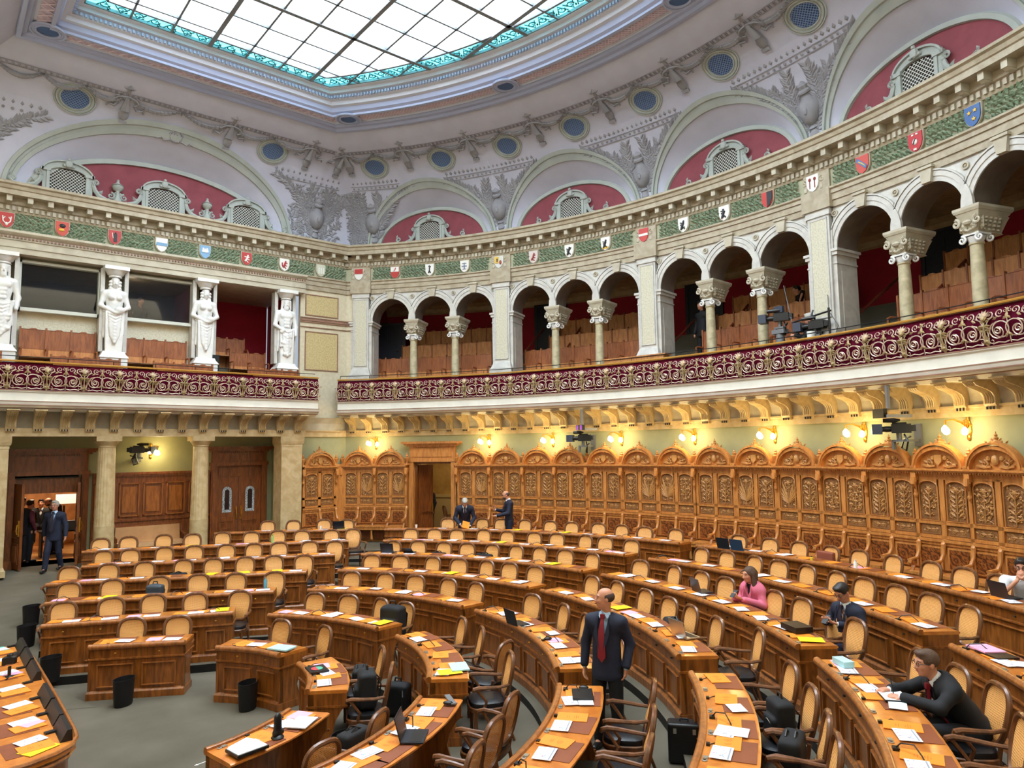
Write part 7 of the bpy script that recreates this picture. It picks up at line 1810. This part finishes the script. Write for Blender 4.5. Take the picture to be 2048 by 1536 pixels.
def loc_of(B0,a,p): c,s=math.cos(a),math.sin(a); return (B0[0]+p[0]*c-p[1]*s,B0[1]+p[0]*s+p[1]*c,B0[2]+p[2])
phone(loc_of((10.76,-5.30,ZT[5]),AZ(165),(0,-.42,.90)),AZ(165),'black phone in the hands of the man in the blue suit')
S3=dict(SIT); S3.update(head=(0,-.08,1.17),neck=(0,-.03,1.01),shl=(-.155,-.01,.95),shr=(.155,-.01,.95),elL=(-.22,-.05,.74),wrL=(-.08,-.33,.84),hdL=(.4,-.8,.4),pnL=(.3,-.2,.9),elR=(.22,-.05,.74),wrR=(.08,-.33,.84),hdR=(-.4,-.8,.4),pnR=(-.3,-.2,.9),curl=.8)
person('person','woman with long brown hair in a rose pink blazer holding a phone',(11.22,-3.62,ZT[5]),AZ(172),S3,
  dict(jacket=PINKJ,shirt=BLACKC,trousers=BLACKC,hair=HBR,style='long',seated=True,oplen=-.1,open=.05,female=True),dict(yaw=R_(-12),pitch=R_(6)),res=.009)
phone(loc_of((11.22,-3.62,ZT[5]),AZ(172),(0,-.44,.93)),AZ(172),'black phone in the hand of the woman in the pink blazer')
S4=dict(SIT); S4.update(head=(0,-.22,1.20),neck=(0,-.14,1.04),chest=(0,-.08,.89),shl=(-.21,-.14,.98),shr=(.21,-.14,.98),elL=(-.24,-.44,.82),wrL=(-.05,-.38,1.03),hdL=(.3,.1,1),pnL=(.6,.7,0),elR=(.24,-.44,.82),wrR=(.05,-.38,1.03),hdR=(-.3,.1,1),pnR=(-.6,.7,0),curl=1.0)
person('person','man in a white short sleeved shirt and glasses resting his chin on his hands',(13.52,-6.58,ZT[7]),AZ(190),S4,
  dict(shirt=SHIRT,trousers=DNAVY,hair=HBK,style='short',short=True),dict(yaw=0,pitch=R_(12),glasses=True),res=.008)
person('person','white haired man in a blue suit bending over an orange leaflet',(13.0,6.45,ZT[7]),AZ(236),
  dict(head=(0,-.30,1.50),neck=(0,-.18,1.40),chest=(0,-.10,1.24),waist=(0,.02,1.04),shl=(-.19,-.14,1.34),shr=(.19,-.14,1.34),elL=(-.27,-.12,1.06),wrL=(-.14,-.34,.92),hdL=(.4,-.5,-.6),elR=(.27,-.12,1.06),wrR=(.14,-.34,.88),hdR=(-.5,-.5,-.5),pnR=(-.5,0,.8)),
  dict(jacket=NAVY,shirt=SHIRT,tie=DTIE,trousers=DNAVY,hair=HGR,style='short',cuff=SHIRT,open=.07,oplen=.0),dict(yaw=0,pitch=R_(50)),res=.011)
g=MB(); g.box(-.10,.10,-.14,.14,0,.004); L_=loc_of((13.0,6.45,ZT[7]),AZ(236),(.02,-.44,.90)); o=g.build('orange_leaflet',ORAN,loc=L_,smooth=False); o.rotation_euler=(R_(35),R_(15),AZ(236)); tag(o,'orange leaflet held by the white haired man','leaflet')
person('person','balding man in navy suit and glasses standing in profile by the stalls, hand raised',(14.02,5.72,ZF),AZ(150),
  dict(elL=(-.24,-.10,1.16),wrL=(-.16,-.34,1.22),hdL=(.2,-.5,.7),pnL=(1,0,0),elR=(.25,-.06,1.15),wrR=(.18,-.36,1.08),hdR=(-.2,-1,-.1),pnR=(0,0,1),head=(0,-.08,1.63)),
  dict(jacket=NAVY,shirt=SHIRT,trousers=NAVY,hair=HSH,style='bald',cuff=SHIRT,open=.03),dict(yaw=0,pitch=R_(12),glasses=True,beard=HSH),res=.011)
person('person','grey haired man with glasses in navy suit walking in at the left doorway',(3.86,11.75,.69),AZ(240),
  dict(knL=(-.11,-.10,.49),anL=(-.12,-.16,.08),knR=(.11,.03,.48),anR=(.12,.16,.11),elL=(-.27,.08,1.15),wrL=(-.28,.12,.90),elR=(.27,.0,1.15),wrR=(.30,-.08,.90)),
  dict(jacket=NAVY,shirt=SHIRTB,tie=DTIE,trousers=NAVY,hair=HGR,style='short',cuff=SHIRTB,open=.075,oplen=.1),dict(yaw=0,glasses=True),res=.010)
person('person','woman in a maroon blouse and dark skirt seen from behind in the bright lobby',(3.52,14.0,ZF),AZ(20),dict(head=(0,-.03,1.58),neck=(0,0,1.42),shl=(-.16,.01,1.36),shr=(.16,.01,1.36)),dict(shirt=MAROON,trousers=DNAVY,hair=HBK,style='short',skirt=True,female=True),dict(yaw=.3),res=.013,hands=False)
person('person','person in black standing at the left edge of the lobby doorway',(3.32,13.75,ZF),AZ(300),dict(),dict(jacket=BLACKC,shirt=BLACKC,trousers=BLACKC,hair=HBK,style='short',open=0),dict(),res=.013,hands=False)
S5=dict(SIT); person('person','bearded man in a black pullover leaning over equipment in the lobby',(4.30,15.4,ZF),AZ(200),dict(head=(0,-.2,1.55),neck=(0,-.1,1.42)),dict(jacket=BLACKC,shirt=SHIRT,trousers=BLACKC,hair=HSH,style='bald',open=.02),dict(pitch=.5,beard=HSH),res=.013,hands=False)
person('person','dark haired person seated at a table far back in the lobby',(4.05,16.3,ZF+.25),AZ(255),SIT,dict(jacket=BLACKC,shirt=SHIRT,trousers=BLACKC,hair=HBK,style='short',seated=True),dict(),res=.013,hands=False)
P_,_=ARC.fr(36.2,-1.3,ZF); person('person','long haired woman in black telephoning inside the middle doorway',(P_[0],P_[1],ZF),AZ(180),dict(elL=(-.24,-.06,1.2),wrL=(-.12,-.14,1.5),hdL=(.2,0,1)),dict(jacket=BLACKC,shirt=BLACKC,trousers=BLACKC,hair=HBK,style='long',open=0),dict(),res=.012,hands=False)
# lobby furniture
B=empty('lobby_desk',(4.35,14.9,ZF),0,'dark desk with studio equipment seen through the left doorway','desk')
g=MB(); g.box(-.5,.7,-.3,.3,.70,.75); g.box(-.45,-.4,-.25,.25,0,.7); g.box(.6,.65,-.25,.25,0,.7); g.build('table',BLK,B,smooth=False); g=MB(); g.box(-.1,.5,-.15,.1,.75,1.0); g.box(-.35,-.15,-.1,.1,.75,.9); g.build('equipment',GREYP,B,smooth=False)
B=empty('studio_screen',(4.45,16.6,ZF),0,'white panel above the lobby desk','screen'); g=MB(); g.box(.0,.6,-.05,.05,1.40,1.70); g.build('white_panel',mat('white_panel_lit',(240,240,235),emit=.3),B,smooth=False); g=MB(); g.box(.2,.26,-.03,.03,0,1.35); g.build('stand',BLK,B,smooth=False)
P_,rz_=ARC.fr(34.3,-1.9,ZF)
o=copy_tree(cproto,loc=P_,rz=rz_+2.2); tag(o,'cane back armchair standing inside the middle doorway lobby','chair')
# ---- gallery people and camera rigs
P_,rz_=ARC.fr(-7.3,.10,5.62)
person('person','grey haired camera operator seated with headphones behind the gallery railing',(P_[0],P_[1],5.30),rz_-R_(80),dict(SIT,**{k:SIT[k] for k in SIT},elL=(-.24,-.1,.76),wrL=(-.18,-.34,.86),hdL=(.1,-1,0),elR=(.24,-.1,.76),wrR=(.14,-.34,.86),hdR=(-.1,-1,0)),dict(jacket=BLACKC,shirt=BLACKC,trousers=BLACKC,hair=HGR,style='short',seated=True,open=0),dict(pitch=.1),res=.012)
P_,rz_=ARC.fr(-1.6,-2.35,0); person('person','dark haired man in a black shirt seated on the upper gallery benches',(P_[0],P_[1],6.60),rz_-R_(50),dict(SIT),dict(shirt=BLACKC,trousers=BLACKC,hair=HBK,style='short',short=True),dict(),res=.012,hands=False)
P_,rz_=ARC.fr(5.7,-1.28,0); person('person','person in black standing on the gallery stairs behind the sixth arch',(P_[0],P_[1],5.97),rz_-R_(20),dict(),dict(jacket=BLACKC,shirt=BLACKC,trousers=BLACKC,hair=HBK,style='short',open=0),dict(),res=.013,hands=False)
person('person','person in black behind the glass of the interpreters booth',(5.90,13.1,6.95),AZ(300),SIT,dict(jacket=BLACKC,shirt=mat('striped_scarf',(190,110,90)),trousers=BLACKC,hair=HBK,style='short',seated=True,open=.07),dict(),res=.012,hands=False)
o=copy_tree(cproto,loc=(5.90,13.1,6.95),rz=AZ(300)); tag(o,'cane back armchair inside the interpreters booth','chair')
point('booth_fill_light',(5.6,12.7,8.4),12,(1,.8,.55),.05)  # light added to make the booth figure visible, no lamp stands here
P_,rz_=ARC.fr(-4.9,.32,0); tc_=(P_[0],P_[1],6.62)
tvcam(tc_,rz_,'large television camera on a pedestal behind the gallery railing',yaw=R_(-70),arm=False)
B=empty('camera_pedestal',(P_[0],P_[1],5.62),rz_,'grey camera pedestal with fluid head on the gallery','tripod'); g=MB(); g.box(-.16,.16,-.10,.10,.62,.72); g.lathe([(.16,0),(.13,.2),(.10,.45),(.09,.62)],12); g.build('column',GREYP,B); g=MB(); g.tube([(.1,.05,.66),(.35,.15,.60),(.5,.2,.5)],.012,5); g.build('pan_bar',BLK,B)
g=MB(); g.box(-.11,.11,-.05,.05,1.12,1.27); g.build('viewfinder_monitor',mat('slate_plastic',(52,60,76)),B,smooth=False)
P_,rz_=ARC.fr(-8.05,.33,0); tvcam((P_[0],P_[1],6.30),rz_,'second television camera hanging on a black frame beside the operator',yaw=R_(-80),arm=False)
B=empty('equipment_stand',(P_[0],P_[1],5.62),rz_,'black pole frame carrying the second gallery camera','stand'); g=MB(); g.tube([(.35,0,0),(.35,0,1.02)],.025,6); g.tube([(.40,0,.95),(-.55,-.05,.82)],.022,6); g.tube([(-.1,0,.86),(-.1,.1,1.05)],.02,6); g.tube([(.0,0,.85),(.0,0,.74)],.02,5); g.build('pole',BLK,B)
g=MB(); g.tube([(.35,0,.98),(-.05,.6,2.0)],.010,5); g.tube([(-.55,-.05,.84),(-1.2,.6,1.9)],.010,5); g.tube([(.37,.02,.9),(.52,.05,.6),(.4,.05,.3)],.01,5); g.build('stay_rod',GREYP,B)
g=MB(); g.lathe([(.07,0),(.09,.30),(.08,.30)],14,(-.08,-.05,.25)); g.lathe([(.03,0),(.03,.25)],8,(-.08,-.05,0)); g.build('white_bucket',WHT,B)
